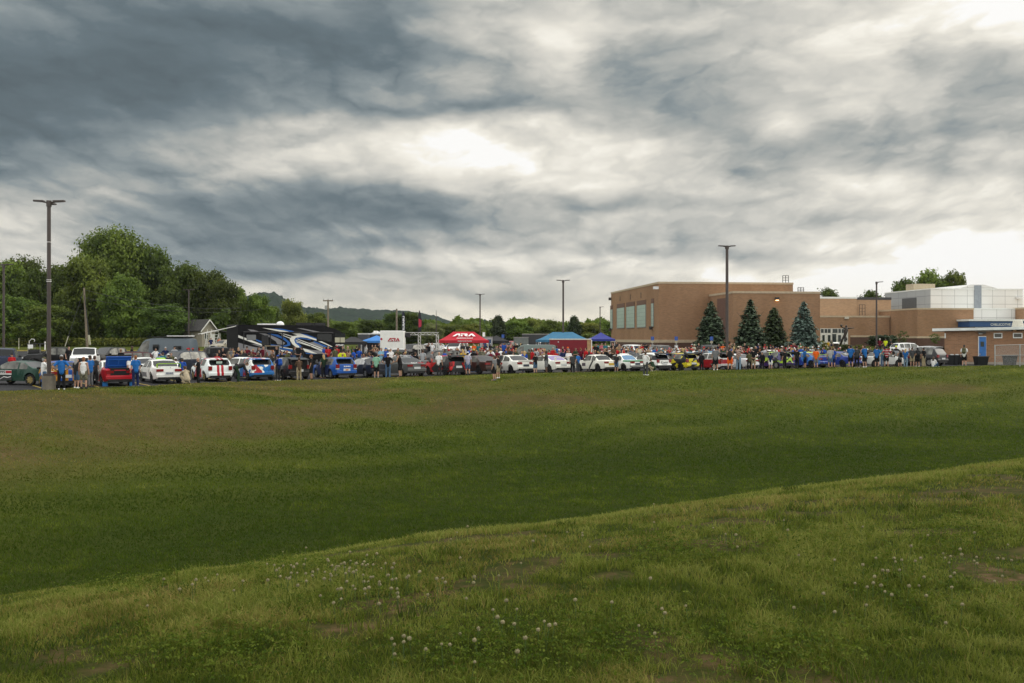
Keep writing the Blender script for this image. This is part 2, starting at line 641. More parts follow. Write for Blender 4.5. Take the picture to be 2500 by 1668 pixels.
def build_ground():
    rows = np.concatenate([np.linspace(-6, 20, 220), np.linspace(20.3, 130, 230), np.geomspace(131, 3600, 50)])
    us = np.linspace(-1, 1, 261)
    us = np.sign(us) * np.abs(us) ** 1.25
    V, q, X, Y = grid_mesh('grass_field', rows, us, ground_z, lambda u, y: u * (0.85 * max(y, 0) + 14))
    dry = dry_mask(X, Y).ravel()
    cc = -0.578 * X + 0.816 * Y - 7.7
    lush = np.maximum(sstep(12, 26, edge_dist(X, Y)) * (Y < 130), (cc < 2.5) * 1.0).ravel()
    me = np_mesh('grass_field', V, q.ravel(), np.full(len(q), 4), {'dry': ('POINT', dry), 'lush': ('POINT', lush)}, True)
    o = link('grass_field', me, M_GRASS)
    tag(o, kind='structure')
    # asphalt of the car park, laid over the ground from the grass edge to the far kerb
    m = bpy.data.materials.new('asphalt')
    m.use_nodes = True
    N = NT(m.node_tree)
    b = m.node_tree.nodes['Principled BSDF']
    co = N.n('ShaderNodeTexCoord').outputs['Object']
    n1 = N.noise(co, 0.25, 4, 0.6)
    n2 = N.noise(co, 30.0, 2, 0.6)
    N.put(b.inputs['Base Color'], N.ramp(N.m('ADD', N.m('MULTIPLY', n1, 0.7), N.m('MULTIPLY', n2, 0.3)), [(0.3, (0.022, 0.022, 0.024, 1)), (0.7, (0.045, 0.045, 0.047, 1))]))
    b.inputs['Roughness'].default_value = 0.95
    b.inputs['Specular IOR Level'].default_value = 0.12
    E = EDGE[1:-1]
    cum = np.concatenate([[0], np.cumsum(np.hypot(*np.diff(E, axis=0).T))])
    s = np.linspace(0, cum[-1], 220)
    ex, ey = np.interp(s, cum, E[:, 0]), np.interp(s, cum, E[:, 1])
    nrow = 60
    V = []
    for k in range(nrow):
        t = (k / (nrow - 1)) ** 1.2
        far = np.where(ex < 36, 150.0, 150.0)
        y = (ey - 0.02) * (1 - t) + far * t
        x = ex * (1 - t) + (ex / ey * far * 0.96) * t
        V.append(np.stack([x, y, lot_z(x, y) + 0.012], -1))
    V = np.concatenate(V)
    i = np.arange(nrow - 1)[:, None] * 220 + np.arange(219)[None, :]
    q = np.stack([i, i + 1, i + 221, i + 220], -1).reshape(-1, 4)
    o = link('parking_lot', np_mesh('parking_lot', V, q.ravel(), np.full(len(q), 4), smooth=True), m)
    tag(o, kind='structure')
    # far kerb with faded yellow paint
    mk = mat('yellow_kerb_paint', (0.36, 0.29, 0.07), 0.8, vary=0.35, scale=1.2)
    kb = MB()
    for x0 in np.arange(-110, -34, 4.0):
        z = lz1(x0 + 2, 150)
        kb.box(x0, x0 + 3.99, 150.0, 150.35, z - 0.2, z + 0.17)
    tag(kb.build('kerb', mk), kind='structure')
    mc = mat('concrete_kerb', (0.36, 0.24, 0.19), 0.85, vary=0.25, scale=1.5)
    kb = MB()
    kb.prism([(-14.2, 86.5), (-8.8, 88.9), (-8.8, 90.4), (-14.0, 90.0)], 2, -0.25, 0.06)
    tag(kb.build('kerb', mc), kind='structure')
    # painted stall lines
    ml = mat('road_paint_yellow', (0.40, 0.29, 0.05), 0.8, vary=0.3)
    pl = MB()
    hd = R(33)
    for k in range(-2, 26):
        bx, by = -20.6 + math.cos(hd) * 2.86 * k * 1.0, 51.2 + math.sin(hd) * 2.86 * k
        ed = float(edge_dist(np.array([bx]), np.array([by]))[0])
        bx -= math.sin(hd) * (ed + 1.0)
        by += math.cos(hd) * (ed + 1.0)
        for j in range(6):
            ax, ay = bx - math.sin(hd) * 0.9 * j, by + math.cos(hd) * 0.9 * j
            fx, fy = -math.sin(hd) * 0.9, math.cos(hd) * 0.9
            wx, wy = math.cos(hd) * 0.06, math.sin(hd) * 0.06
            z = lambda x, y: lz1(x, y) + 0.018
            pts = [(ax - wx, ay - wy), (ax + wx, ay + wy), (ax + fx + wx, ay + fy + wy), (ax + fx - wx, ay + fy - wy)]
            pl.add([(p[0], p[1], z(*p)) for p in pts], [(0, 1, 2, 3)])
    tag(pl.build('painted_stall_lines', ml), kind='structure')


build_ground()


def build_hills():
    m = bpy.data.materials.new('wooded_hill')
    m.use_nodes = True
    N = NT(m.node_tree)
    b = m.node_tree.nodes['Principled BSDF']
    co = N.n('ShaderNodeTexCoord').outputs['Object']
    n1 = N.vor(N.v('MULTIPLY', co, (1, 1, 1.6)), 0.05)
    n2 = N.noise(co, 0.012, 4, 0.6)
    N.put(b.inputs['Base Color'], N.ramp(N.m('ADD', N.m('MULTIPLY', n1, 0.5), N.m('MULTIPLY', n2, 0.6)), [(0.3, (0.026, 0.042, 0.024, 1)), (0.55, (0.017, 0.029, 0.018, 1)), (0.85, (0.007, 0.014, 0.010, 1))]))
    b.inputs['Roughness'].default_value = 1.0
    b.inputs['Specular IOR Level'].default_value = 0.0
    prof = [(100, 800), (420, 770), (560, 738), (640, 721), (668, 722), (700, 735), (745, 752), (790, 757), (830, 754), (900, 757), (960, 759), (1010, 763),
            (1050, 770), (1090, 784), (1125, 790), (1160, 785), (1185, 783), (1225, 790), (1300, 797), (1500, 803), (1900, 800), (2200, 806), (2600, 812)]
    pxs = np.linspace(60, 2640, 760)
    py = np.interp(pxs, [p[0] for p in prof], [p[1] for p in prof])
    Yr = 2500 - 500 * np.exp(-((pxs - 640) / 150) ** 2)
    nd = 34
    V = []
    for k in range(nd):
        t = k / (nd - 1)
        Yk = Yr - 650 + 1000 * t
        Xk = (pxs - 1250) / F * Yk
        ridge = H + (YH - py) / F * Yr
        pr = np.sin(np.clip(t / 0.65, 0, 2) * math.pi / 2) if t < 0.65 else np.cos((t - 0.65) / 0.35 * math.pi / 2 * 0.9)
        z = ridge * pr
        z = z + (fbm(Xk / 60, Yk / 60, 3) - 0.5) * 16 * pr + (fbm(Xk / 11, Yk / 11, 2) - 0.5) * 11 * pr
        V.append(np.stack([Xk, Yk, z - 2], -1))
    V = np.concatenate(V)
    n = len(pxs)
    i = np.arange(nd - 1)[:, None] * n + np.arange(n - 1)[None, :]
    q = np.stack([i, i + 1, i + n + 1, i + n], -1).reshape(-1, 4)
    o = link('hills', np_mesh('hills', V, q.ravel(), np.full(len(q), 4), smooth=False), m)
    tag(o, kind='structure')


build_hills()

# ------------------------------------------------------------------ trees


def leaf_material(name, dark, light, trans=0.35):
    m = bpy.data.materials.new(name)
    m.use_nodes = True
    N = NT(m.node_tree)
    b = m.node_tree.nodes['Principled BSDF']
    tint = N.n('ShaderNodeAttribute', attribute_name='tint').outputs['Fac']
    oi = N.n('ShaderNodeObjectInfo').outputs['Random']
    c = N.mix(tint, dark + (1,), light + (1,))
    hs = N.n('ShaderNodeHueSaturation')
    N.put(hs.inputs['Hue'], N.mr(oi, 0, 1, 0.485, 0.515, False))
    N.put(hs.inputs['Value'], N.mr(oi, 0, 1, 0.85, 1.18, False))
    N.put(hs.inputs['Color'], c)
    N.put(b.inputs['Base Color'], hs.outputs[0])
    b.inputs['Roughness'].default_value = 0.6
    b.inputs['Specular IOR Level'].default_value = 0.2
    tr = N.n('ShaderNodeBsdfTranslucent')
    N.put(tr.inputs[0], hs.outputs[0])
    mx = N.n('ShaderNodeMixShader')
    mx.inputs[0].default_value = trans
    m.node_tree.links.new(b.outputs[0], mx.inputs[1])
    m.node_tree.links.new(tr.outputs[0], mx.inputs[2])
    m.node_tree.links.new(mx.outputs[0], m.node_tree.nodes['Material Output'].inputs[0])
    return m


def cards(P, Nrm, size, r, asp=1.0):
    """leaf clumps: one bent quad (two triangles with a fold) per point"""
    n = len(P)
    Nrm = Nrm / (np.linalg.norm(Nrm, axis=1, keepdims=True) + 1e-9)
    rnd = r.normal(size=(n, 3))
    e1 = np.cross(Nrm, rnd)
    e1 /= np.linalg.norm(e1, axis=1, keepdims=True) + 1e-9
    e2 = np.cross(Nrm, e1)
    s = np.asarray(size).reshape(-1, 1) * np.ones((n, 1))
    V = np.stack([P - e1 * s * asp, P - e2 * s * 0.7 + Nrm * s * 0.25, P + e1 * s * asp, P + e2 * s * 0.7 + Nrm * s * 0.25], 1).reshape(-1, 3)
    idx = np.arange(n * 4)
    return V, idx, np.full(n, 4)


def crown_mesh(name, seed, n, nclump, leaf, top=0.5, narrow=0.0, low=0.12, fill=0.75):
    """unit crown: radius about 1 in x/y, height 0..1 in z (scaled per tree)"""
    r = np.random.default_rng(seed)
    cs, rs = [], []
    for k in range(nclump):
        z = low + (0.96 - low) * (k + 0.5) / nclump
        zz = (z - low) / (1 - low)
        prof = math.sin(math.pi * (0.16 + 0.70 * zz ** 1.15)) ** 0.7 * (1 - narrow * zz)
        a = k * 2.399 + r.uniform(-0.5, 0.5)
        rc = r.uniform(0.26, 0.44) * (0.45 + 0.55 * prof)
        rad = max(0.0, prof * (r.uniform(0.35, 1.0) ** 0.6) - rc * 0.75)
        cs.append((rad * math.cos(a), rad * math.sin(a), low + (z - low) * 0.97 - rc * 0.15))
        rs.append(rc)
    cs, rs = np.array(cs), np.array(rs)
    w = rs ** 2 / np.sum(rs ** 2)
    k = r.choice(nclump, n, p=w)
    dirs = r.normal(size=(n, 3))
    dirs /= np.linalg.norm(dirs, axis=1, keepdims=True)
    rr = r.random(n) ** (1 / 3.2)
    lump = 1 + 0.34 * np.sin(dirs[:, 0] * 5 + k) * np.cos(dirs[:, 1] * 6 + k * 2) + 0.20 * r.normal(size=n)
    off = dirs * (rs[k] * rr * lump)[:, None]
    off[:, 2] *= 0.34
    P = cs[k] + off
    P[:, 2] = np.clip(P[:, 2], 0.02, 1.0)
    nr = dirs * np.array([1, 1, 1.6]) + r.normal(size=(n, 3)) * 0.7 + np.array([0, 0, 0.5])
    ct = r.random(nclump) ** 1.2
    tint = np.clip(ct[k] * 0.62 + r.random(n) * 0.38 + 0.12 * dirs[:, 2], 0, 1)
    V, idx, lt = cards(P, nr, leaf * r.uniform(0.6, 1.3, n), r)
    V[:, 2] = P.repeat(4, 0)[:, 2] + (V[:, 2] - P.repeat(4, 0)[:, 2]) * 0.5
    return np_mesh(name, V, idx, lt, {'tint': ('FACE', tint)})


def spruce_mesh(name, seed, levels=26, per=34, leaf=0.085, droop=0.35, curve=1.0):
    r = np.random.default_rng(seed)
    P, Nn, S, T = [], [], [], []
    for L in range(levels):
        z = 0.03 + 0.95 * (L / (levels - 1)) ** 0.92
        rad = (1 - z) ** (0.72 * curve) * r.uniform(0.86, 1.08) + 0.02
        nb = max(4, int(per * (0.4 + rad)))
        for bnum in range(nb):
            a = r.uniform(0, 2 * math.pi)
            ln = rad * r.uniform(0.7, 1.1)
            ct = r.random()
            m = max(4, int(24 * ln))
            for j in range(m):
                t = (j + r.random()) / m
                rr = ln * t
                side = r.normal() * 0.16 * ln * (1.05 - t)
                x = rr * math.cos(a) - side * math.sin(a)
                y = rr * math.sin(a) + side * math.cos(a)
                zz = z - droop * 0.10 * math.sin(t * 2.2) * ln + 0.035 * t * t * ln + r.normal() * 0.006
                P.append((x, y, zz))
                Nn.append((0.35 * math.cos(a) + r.normal() * 0.3, 0.35 * math.sin(a) + r.normal() * 0.3, 1.0))
                S.append(leaf * r.uniform(0.6, 1.2) * (0.7 + 0.5 * rad))
                T.append(min(1, max(0, 0.25 + 0.45 * t + 0.3 * ct + r.normal() * 0.1)))
    P, Nn = np.array(P), np.array(Nn)
    V, idx, lt = cards(P, Nn, np.array(S), r, 1.2)
    Pz = P.repeat(4, 0)[:, 2]
    V[:, 2] = Pz + (V[:, 2] - Pz) * 0.42
    return np_mesh(name, V, idx, lt, {'tint': ('FACE', np.array(T))})


LEAF = {
    'mid': leaf_material('leaves_mid_green', (0.038, 0.065, 0.010), (0.176, 0.237, 0.034)),
    'dark': leaf_material('leaves_dark_green', (0.023, 0.041, 0.006), (0.108, 0.156, 0.024)),
    'light': leaf_material('leaves_light_green', (0.059, 0.081, 0.014), (0.251, 0.279, 0.050)),
    'pale': leaf_material('leaves_pale_green', (0.074, 0.101, 0.036), (0.281, 0.319, 0.121)),
    'spruce': leaf_material('spruce_needles', (0.022, 0.044, 0.020), (0.088, 0.134, 0.076), 0.1),
    'blue': leaf_material('blue_spruce_needles', (0.030, 0.055, 0.040), (0.115, 0.165, 0.132), 0.1),
    'juniper': leaf_material('juniper_needles', (0.016, 0.030, 0.012), (0.061, 0.088, 0.035), 0.15),
    'shrub': leaf_material('shrub_leaves', (0.024, 0.044, 0.008), (0.095, 0.132, 0.022), 0.2),
}
M_BARK = mat('bark', (0.095, 0.075, 0.055), 0.95, vary=0.4, scale=5.0, spec=0.1)
CROWN = {
    'sparse': crown_mesh('crown', 8, 620, 10, 0.075, low=0.08),
    'full': crown_mesh('crown', 1, 22000, 44, 0.042),
    'full2': crown_mesh('crown', 2, 22000, 40, 0.042),
    'wide': crown_mesh('crown', 3, 18000, 32, 0.046, low=0.08),
    'big': crown_mesh('crown', 4, 38000, 74, 0.032),
    'column': crown_mesh('crown', 5, 12000, 34, 0.07, narrow=0.6, low=0.03),
    'loose': crown_mesh('crown', 6, 5200, 17, 0.060, low=0.35),
    'loose2': crown_mesh('crown', 9, 5200, 14, 0.060, low=0.4),
    'shrub': crown_mesh('crown', 7, 3000, 16, 0.09, low=0.02),
    'spruce': spruce_mesh('crown', 21),
    'spruce2': spruce_mesh('crown', 22),
    'spruce3': spruce_mesh('crown', 23, curve=0.8),
}


def trunk_mesh(hh, rad, seed, limbs=5):
    r = random.Random(seed)
    b = MB()
    lean = r.uniform(-.03, .03)
    b.tube([(0, 0, -0.3), (0.02 * hh * lean, 0, hh * 0.25), (hh * lean, 0, hh * 0.55), (hh * lean * 1.5, 0, hh * 0.85)], [rad * 1.35, rad, rad * 0.7, rad * 0.2], 8)
    for k in range(limbs):
        a = r.uniform(0, 6.28)
        z0 = hh * r.uniform(0.25, 0.6)
        ln = hh * r.uniform(0.16, 0.3)
        b.tube([(hh * lean * z0 / hh, 0, z0), (ln * 0.5 * math.cos(a), ln * 0.5 * math.sin(a), z0 + ln * 0.5), (ln * math.cos(a), ln * math.sin(a), z0 + ln * 1.1)],
               [rad * 0.5, rad * 0.3, rad * 0.1], 6)
    return b.mesh('trunk', True)


TREE_N = 0


def tree(name, px, ytop, wpx, Y, crown, leaf, label, group=None, zb=None, cat='tree', trunk=0.018, lift=0.06, rz=None):
    global TREE_N
    TREE_N += 1
    X = ray(px, Y)
    z0 = lz1(X, Y) if zb is None else zb
    top = zat(ytop, Y)
    hh = top - z0
    rad = wpx / F * Y / 2
    t = empty(name, (X, Y, z0), TREE_N * 1.7 if rz is None else rz, label, cat, group)
    if trunk:
        link('trunk', trunk_mesh(hh, hh * trunk, TREE_N), M_BARK, t)
    c = link('crown', CROWN[crown], LEAF[leaf], t)
    c.location = (0, 0, hh * lift)
    c.scale = (rad, rad, hh * (1 - lift))
    return t


def build_trees():
    G = 'trees of the dense wood on the left'
    T = tree
    L = [
        (12, 628, 150, 205, 'full', 'mid', 'mid green wood tree at the far left edge behind the thin lamp post'),
        (58, 622, 120, 215, 'full2', 'dark', 'dark wood tree with a peaked top left of the tall lamp post'),
        (100, 655, 130, 200, 'wide', 'dark', 'lower dark wood tree behind the tall near lamp post'),
        (158, 640, 150, 205, 'full', 'dark', 'rounded dark wood tree between lamp post and leaning utility pole'),
        (278, 549, 210, 212, 'big', 'mid', 'tallest broad tree with a pale ragged top towering over the wood'),
        (215, 620, 150, 195, 'full2', 'mid', 'yellow-green tree in front of the tallest tree by the leaning pole'),
        (305, 668, 140, 190, 'wide', 'mid', 'low leafy tree at the foot of the tallest tree'),
        (370, 590, 130, 214, 'full', 'dark', 'right shoulder tree leaning against the tallest tree'),
        (440, 637, 130, 205, 'full2', 'dark', 'dense dark tree right of the tallest tree'),
        (502, 652, 130, 205, 'full', 'dark', 'rounded dark tree at the step of the wood above the small house'),
        (545, 678, 90, 200, 'full2', 'dark', 'dark tree ending the tall part of the wood'),
        (586, 697, 80, 205, 'column', 'mid', 'slim lighter tree beside the end of the tall wood'),
        (628, 715, 90, 205, 'wide', 'mid', 'rounded tree in front of the left end of the hill'),
        (35, 720, 150, 188, 'wide', 'mid', 'low yellow-green tree at the left edge of the wood'),
        (120, 745, 140, 186, 'full2', 'mid', 'low bushy tree behind the golf cart'),
        (405, 740, 140, 186, 'wide', 'dark', 'low dark tree behind the grey van'),
    ]
    for a in L:
        T('woodland_tree', *a, group=G, lift=0.0)
    G2 = 'trees of the far tree line below the hills'
    L2 = [
        (660, 745, 70, 215, 'full', 'mid', 'small round tree behind the rear of the motorhome'),
        (713, 730, 76, 220, 'full2', 'light', 'round light tree standing alone before the hill slope'),
        (770, 762, 80, 230, 'wide', 'mid', 'low spreading tree left of the utility pole with the crossarm'),
        (838, 783, 90, 235, 'full', 'mid', 'low tree right of the utility pole with the crossarm'),
        (905, 780, 90, 240, 'wide', 'dark', 'dark low tree behind the white box truck'),
        (962, 762, 66, 250, 'full2', 'dark', 'taller dark tree beside the black and white flag'),
        (1005, 759, 66, 250, 'full', 'dark', 'taller dark tree between the two feather flags'),
        (1055, 788, 62, 200, 'wide', 'pale', 'pale round tree right of the red feather flag'),
        (1100, 790, 90, 245, 'full', 'mid', 'mid green tree between gantry and red canopy'),
        (1150, 790, 76, 225, 'wide', 'light', 'light tree above the red canopy beside the lamp post'),
        (1262, 782, 90, 235, 'full', 'mid', 'round tree right of the dark conifer by the red canopy'),
        (1306, 776, 64, 250, 'full2', 'light', 'light loose tree standing highest over the far tree line'),
        (1345, 780, 80, 240, 'wide', 'mid', 'round tree left of the lamp post by the teal canopy'),
        (1440, 786, 74, 245, 'full', 'light', 'light tree just left of the brick gym'),
        (1478, 782, 60, 255, 'full2', 'mid', 'tree touching the left corner of the brick gym'),
        (1455, 812, 80, 205, 'shrub', 'light', 'low light bush tree behind the navy canopy'),
    ]
    for a in L2:
        T('field_tree', *a, group=G2, lift=0.0)
    T('dark_conifer', 1218, 767, 56, 195, 'column', 'juniper', 'dark pointed conifer right of the red canopy', 'dark conifers beyond the canopies', lift=0.0)
    T('dark_conifer', 1402, 769, 58, 190, 'column', 'juniper', 'dark pointed conifer above the teal canopy', 'dark conifers beyond the canopies', lift=0.0)
    G3 = 'trees behind the school roofs'
    for a in [
        (2022, 701, 90, 240, 'loose', 'dark', 'low dark tree top behind the pale brick wall section'),
        (2128, 706, 80, 240, 'loose2', 'dark', 'low dark tree top behind the dark roof band'),
        (2207, 676, 86, 225, 'loose', 'dark', 'leftmost tall open tree behind the grey panelled block'),
        (2266, 653, 96, 228, 'loose2', 'mid', 'middle and tallest open tree behind the panelled block'),
        (2328, 657, 74, 230, 'loose', 'mid', 'right open tree with a separate round crown behind the panelled block'),
    ]:
        T('roof_line_tree', *a, group=G3, lift=0.15, trunk=0.012)
    G4 = 'spruces in front of the brick gym'
    T('spruce_tree', 1736, 736, 98, 133, 'spruce', 'spruce', 'green spruce left of the lamp post before the brick gym', G4, lift=0.02)
    T('spruce_tree', 1832, 731, 96, 133, 'spruce2', 'spruce', 'tallest spruce right of the lamp post before the brick gym', G4, lift=0.02)
    T('spruce_tree', 1890, 751, 78, 137, 'spruce3', 'juniper', 'darkest green spruce between two bluish spruces', G4, lift=0.02)
    T('spruce_tree', 1962, 737, 92, 132, 'spruce', 'blue', 'silver blue spruce beside the school entrance', G4, lift=0.02, rz=2.2)
    G5 = 'young trees planted on the berm'
    T('young_tree', 46, 790, 40, 165, 'loose', 'mid', 'young staked tree left of the golf cart', G5, lift=0.3, trunk=0.01)
    T('young_tree', 112, 800, 44, 165, 'loose2', 'mid', 'young staked tree beside the tall near lamp post', G5, lift=0.3, trunk=0.01)
    # shrubs at the school
    S = tree
    S('hedge', 2146, 816, 62, 178, 'shrub', 'juniper', 'dark rounded hedge left of the lamp post by the school wall', 'rounded hedges by the school wall', cat='shrub', trunk=0, lift=0)
    S('hedge', 2172, 816, 52, 177, 'shrub', 'juniper', 'dark rounded hedge right of the lamp post by the school wall', 'rounded hedges by the school wall', cat='shrub', trunk=0, lift=0)
    S('shrub', 2064, 840, 36, 150, 'shrub', 'shrub', 'low green shrub in front of the bronze statue', 'low shrubs before the school', cat='shrub', trunk=0, lift=0)
    S('shrub', 2098, 841, 34, 150, 'shrub', 'light', 'low shrub with pale blooms right of the statue', 'low shrubs before the school', cat='shrub', trunk=0, lift=0)
    S('shrub', 1985, 838, 44, 140, 'shrub', 'shrub', 'dark low shrub at the foot of the silver blue spruce', 'low shrubs before the school', cat='shrub', trunk=0, lift=0)
    S('sapling', 2283, 812, 36, 165, 'sparse', 'shrub', 'spindly sapling against the brick wall left of the small brick building', cat='tree', lift=0.3, trunk=0.008)
    S('sapling', 2206, 804, 30, 165, 'sparse', 'shrub', 'thin young sapling above the white crossover', cat='tree', lift=0.3, trunk=0.012)
    h = S('flowering_shrub', 2004, 830, 34, 148, 'shrub', 'light', 'hydrangea shrub with cream flower heads left of the entrance doors', cat='shrub', trunk=0, lift=0)
    b = MB()
    rr = random.Random(3)
    for k in range(34):
        a, e = rr.uniform(0, 6.28), rr.uniform(0.1, 1.3)
        b.ball((1.02 * math.cos(a) * math.cos(e), 1.02 * math.sin(a) * math.cos(e), 0.35 + 1.1 * math.sin(e)), 0.10, 6, 4)
    b.build('flower_heads', mat('cream_petals', (0.62, 0.60, 0.42), 0.8), h)['kind'] = 'stuff'
    # the shaded undergrowth at the foot of the wood and the far wood behind the tree line
    r = np.random.default_rng(77)
    n = 16000
    px = r.uniform(-60, 700, n)
    Y = r.uniform(193, 208, n)
    X = (px - 1250) / F * Y
    hgt = (3.0 + 6.0 * fbm(px / 60, px * 0 + 3, 3)) * np.where(px > 560, 0.45, 1.0)
    Z = 1.3 + hgt * r.random(n) ** 0.8
    P = np.stack([X, Y, Z], -1)
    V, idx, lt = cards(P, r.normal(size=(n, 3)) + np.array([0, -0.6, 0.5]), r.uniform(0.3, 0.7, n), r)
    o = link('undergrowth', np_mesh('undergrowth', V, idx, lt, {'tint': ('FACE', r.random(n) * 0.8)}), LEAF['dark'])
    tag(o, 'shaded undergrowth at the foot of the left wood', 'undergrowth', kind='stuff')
    n = 26000
    px = np.concatenate([r.uniform(600, 1520, n // 2), r.uniform(560, 2560, n - n // 2)])
    Y = r.uniform(258, 300, n)
    X = (px - 1250) / F * Y
    topy = 782 + 16 * (fbm(px / 34, px * 0 + 9, 3) - 0.5) * 2 + np.where(px > 1500, 8, 0) + 7 * np.exp(-((px - 820) / 60) ** 2)
    ztop = H + (YH - topy) / F * 268
    Z = 1.2 + (ztop - 1.2) * np.sqrt(r.random(n)) * (0.72 + 0.34 * fbm(X / 5, Y / 5, 2))
    P = np.stack([X, Y, Z], -1)
    V, idx, lt = cards(P, r.normal(size=(n, 3)) + np.array([0, -0.4, 0.9]), r.uniform(0.4, 0.9, n), r)
    tn = np.clip(0.15 + 0.7 * fbm(X / 6, Y / 6 + Z, 2) + 0.25 * (r.random(n) - 0.5), 0, 1)
    o = link('distant_wood', np_mesh('distant_wood', V, idx, lt, {'tint': ('FACE', tn)}), LEAF['mid'])
    tag(o, 'far band of woodland along the horizon below the hills', 'wood', kind='stuff')
    # tall weeds along the wood's foot
    n = 5000
    px = r.uniform(-40, 440, n)
    Y = r.uniform(184, 190, n)
    P = np.stack([(px - 1250) / F * Y, Y, 1.4 + r.random(n) * 1.3], -1)
    V, idx, lt = cards(P, r.normal(size=(n, 3)) + np.array([0, -1.0, 0.2]), r.uniform(0.12, 0.3, n), r)
    o = link('tall_weeds', np_mesh('tall_weeds', V, idx, lt, {'tint': ('FACE', r.random(n))}), LEAF['light'])
    tag(o, 'strip of tall light weeds at the foot of the left wood', 'weeds', kind='stuff')


build_trees()

# ------------------------------------------------------------------ the school
BC = Vector((22.1, 150.0, 0.0))
BA = math.atan2(0.11, 0.994)
UX, UY = math.cos(BA), math.sin(BA)


def bpt(a, v):
    return (BC.x + UX * a - UY * v, BC.y + UY * a + UX * v)


def a_at(px, v):
    """distance along the facade where photo column px meets the line at depth v"""
    t = (px - 1250) / F
    x0, y0 = BC.x - UY * v, BC.y + UX * v
    return (t * y0 - x0) / (UX - t * UY)


def zb_at(py, a, v):
    return zat(py, bpt(a, v)[1])


def brick_mat(name, base, mortar, vary=0.16):
    m = bpy.data.materials.new(name)
    m.use_nodes = True
    N = NT(m.node_tree)
    b = m.node_tree.nodes['Principled BSDF']
    co = N.n('ShaderNodeTexCoord').outputs['Object']
    nr = N.n('ShaderNodeTexCoord').outputs['Normal']
    x, y, z = N.xyz(co)
    nx, ny, nz = N.xyz(nr)
    h = N.mix(N.mr(N.m('ABSOLUTE', nx), 0.4, 0.6), N.comb(x, z, 0), N.comb(y, z, 0))
    br = N.n('ShaderNodeTexBrick')
    N.put(br.inputs['Vector'], h)
    br.inputs['Scale'].default_value = 1.0
    br.inputs['Brick Width'].default_value = 0.40
    br.inputs['Row Height'].default_value = 0.13
    br.inputs['Mortar Size'].default_value = 0.012
    br.inputs['Bias'].default_value = 0.0
    dk = tuple(c * (1 - vary) for c in base)
    lt = tuple(min(1, c * (1 + vary)) for c in base)
    br.inputs['Color1'].default_value = dk + (1,)
    br.inputs['Color2'].default_value = lt + (1,)
    br.inputs['Mortar'].default_value = mortar + (1,)
    st = N.noise(N.v('MULTIPLY', co, (0.25, 0.25, 0.07)), 1.0, 4, 0.6)
    sp = N.noise(N.v('MULTIPLY', co, (1.0, 1.0, 3.0)), 1.6, 3, 0.7)
    c = N.mix(N.mr(st, 0.35, 0.7, 0.0, 0.55), br.outputs[0], tuple(c * 0.72 for c in base) + (1,))
    c = N.mix(N.mr(sp, 0.35, 0.75, 0.0, 0.4), c, tuple(min(1, c * 1.25) for c in base) + (1,))
    N.put(b.inputs['Base Color'], c)
    b.inputs['Roughness'].default_value = 0.9
    b.inputs['Specular IOR Level'].default_value = 0.2
    return m


def panel_mat(name, base, w, h, ox=0.0, oz=0.0):
    m = bpy.data.materials.new(name)
    m.use_nodes = True
    N = NT(m.node_tree)
    b = m.node_tree.nodes['Principled BSDF']
    co = N.n('ShaderNodeTexCoord').outputs['Object']
    nr = N.n('ShaderNodeTexCoord').outputs['Normal']
    x, y, z = N.xyz(co)
    nx, ny, nz = N.xyz(nr)
    hx = N.mix(N.mr(N.m('ABSOLUTE', nx), 0.4, 0.6), N.comb(N.m('ADD', x, ox), N.m('ADD', z, oz), 0), N.comb(y, N.m('ADD', z, oz), 0))
    br = N.n('ShaderNodeTexBrick')
    br.offset = 0.0
    N.put(br.inputs['Vector'], hx)
    br.inputs['Scale'].default_value = 1.0
    br.inputs['Brick Width'].default_value = w
    br.inputs['Row Height'].default_value = h
    br.inputs['Mortar Size'].default_value = 0.035
    br.inputs['Color1'].default_value = tuple(c * 0.96 for c in base) + (1,)
    br.inputs['Color2'].default_value = tuple(min(1, c * 1.03) for c in base) + (1,)
    br.inputs['Mortar'].default_value = tuple(c * 0.4 for c in base) + (1,)
    N.put(b.inputs['Base Color'], N.mix(N.mr(N.noise(co, 0.4, 3), 0.35, 0.7, 0, 0.15), br.outputs[0], tuple(c * 0.8 for c in base) + (1,)))
    b.inputs['Roughness'].default_value = 0.5
    return m


M_BRICK = brick_mat('brown_brick', (0.285, 0.165, 0.090), (0.32, 0.23, 0.16))
M_BRICK2 = brick_mat('pale_brick', (0.42, 0.27, 0.16), (0.33, 0.26, 0.19), 0.12)
M_BRICK3 = brick_mat('orange_brick', (0.285, 0.155, 0.085), (0.30, 0.22, 0.16), 0.2)
M_BASE = brick_mat('dark_brick_base', (0.105, 0.058, 0.042), (0.12, 0.09, 0.07))
M_STONE = mat('limestone_trim', (0.44, 0.35, 0.24), 0.85, vary=0.12)
M_WHITE_TRIM = mat('white_metal_trim', (0.72, 0.74, 0.71), 0.5, vary=0.06)
M_FROST = None


def block(name, a0, a1, v0, v1, z0, z1, m, parent, cop=0.28, copm=None):
    b = MB()
    b.box(a0, a1, v0, v1, z0, z1 - cop)
    o = b.build(name, m, parent)
    if cop:
        c = MB()
        c.box(a0 - 0.06, a1 + 0.06, v0 - 0.06, v1 + 0.06, z1 - cop, z1)
        c.build('coping', copm or M_STONE, o)
    return o


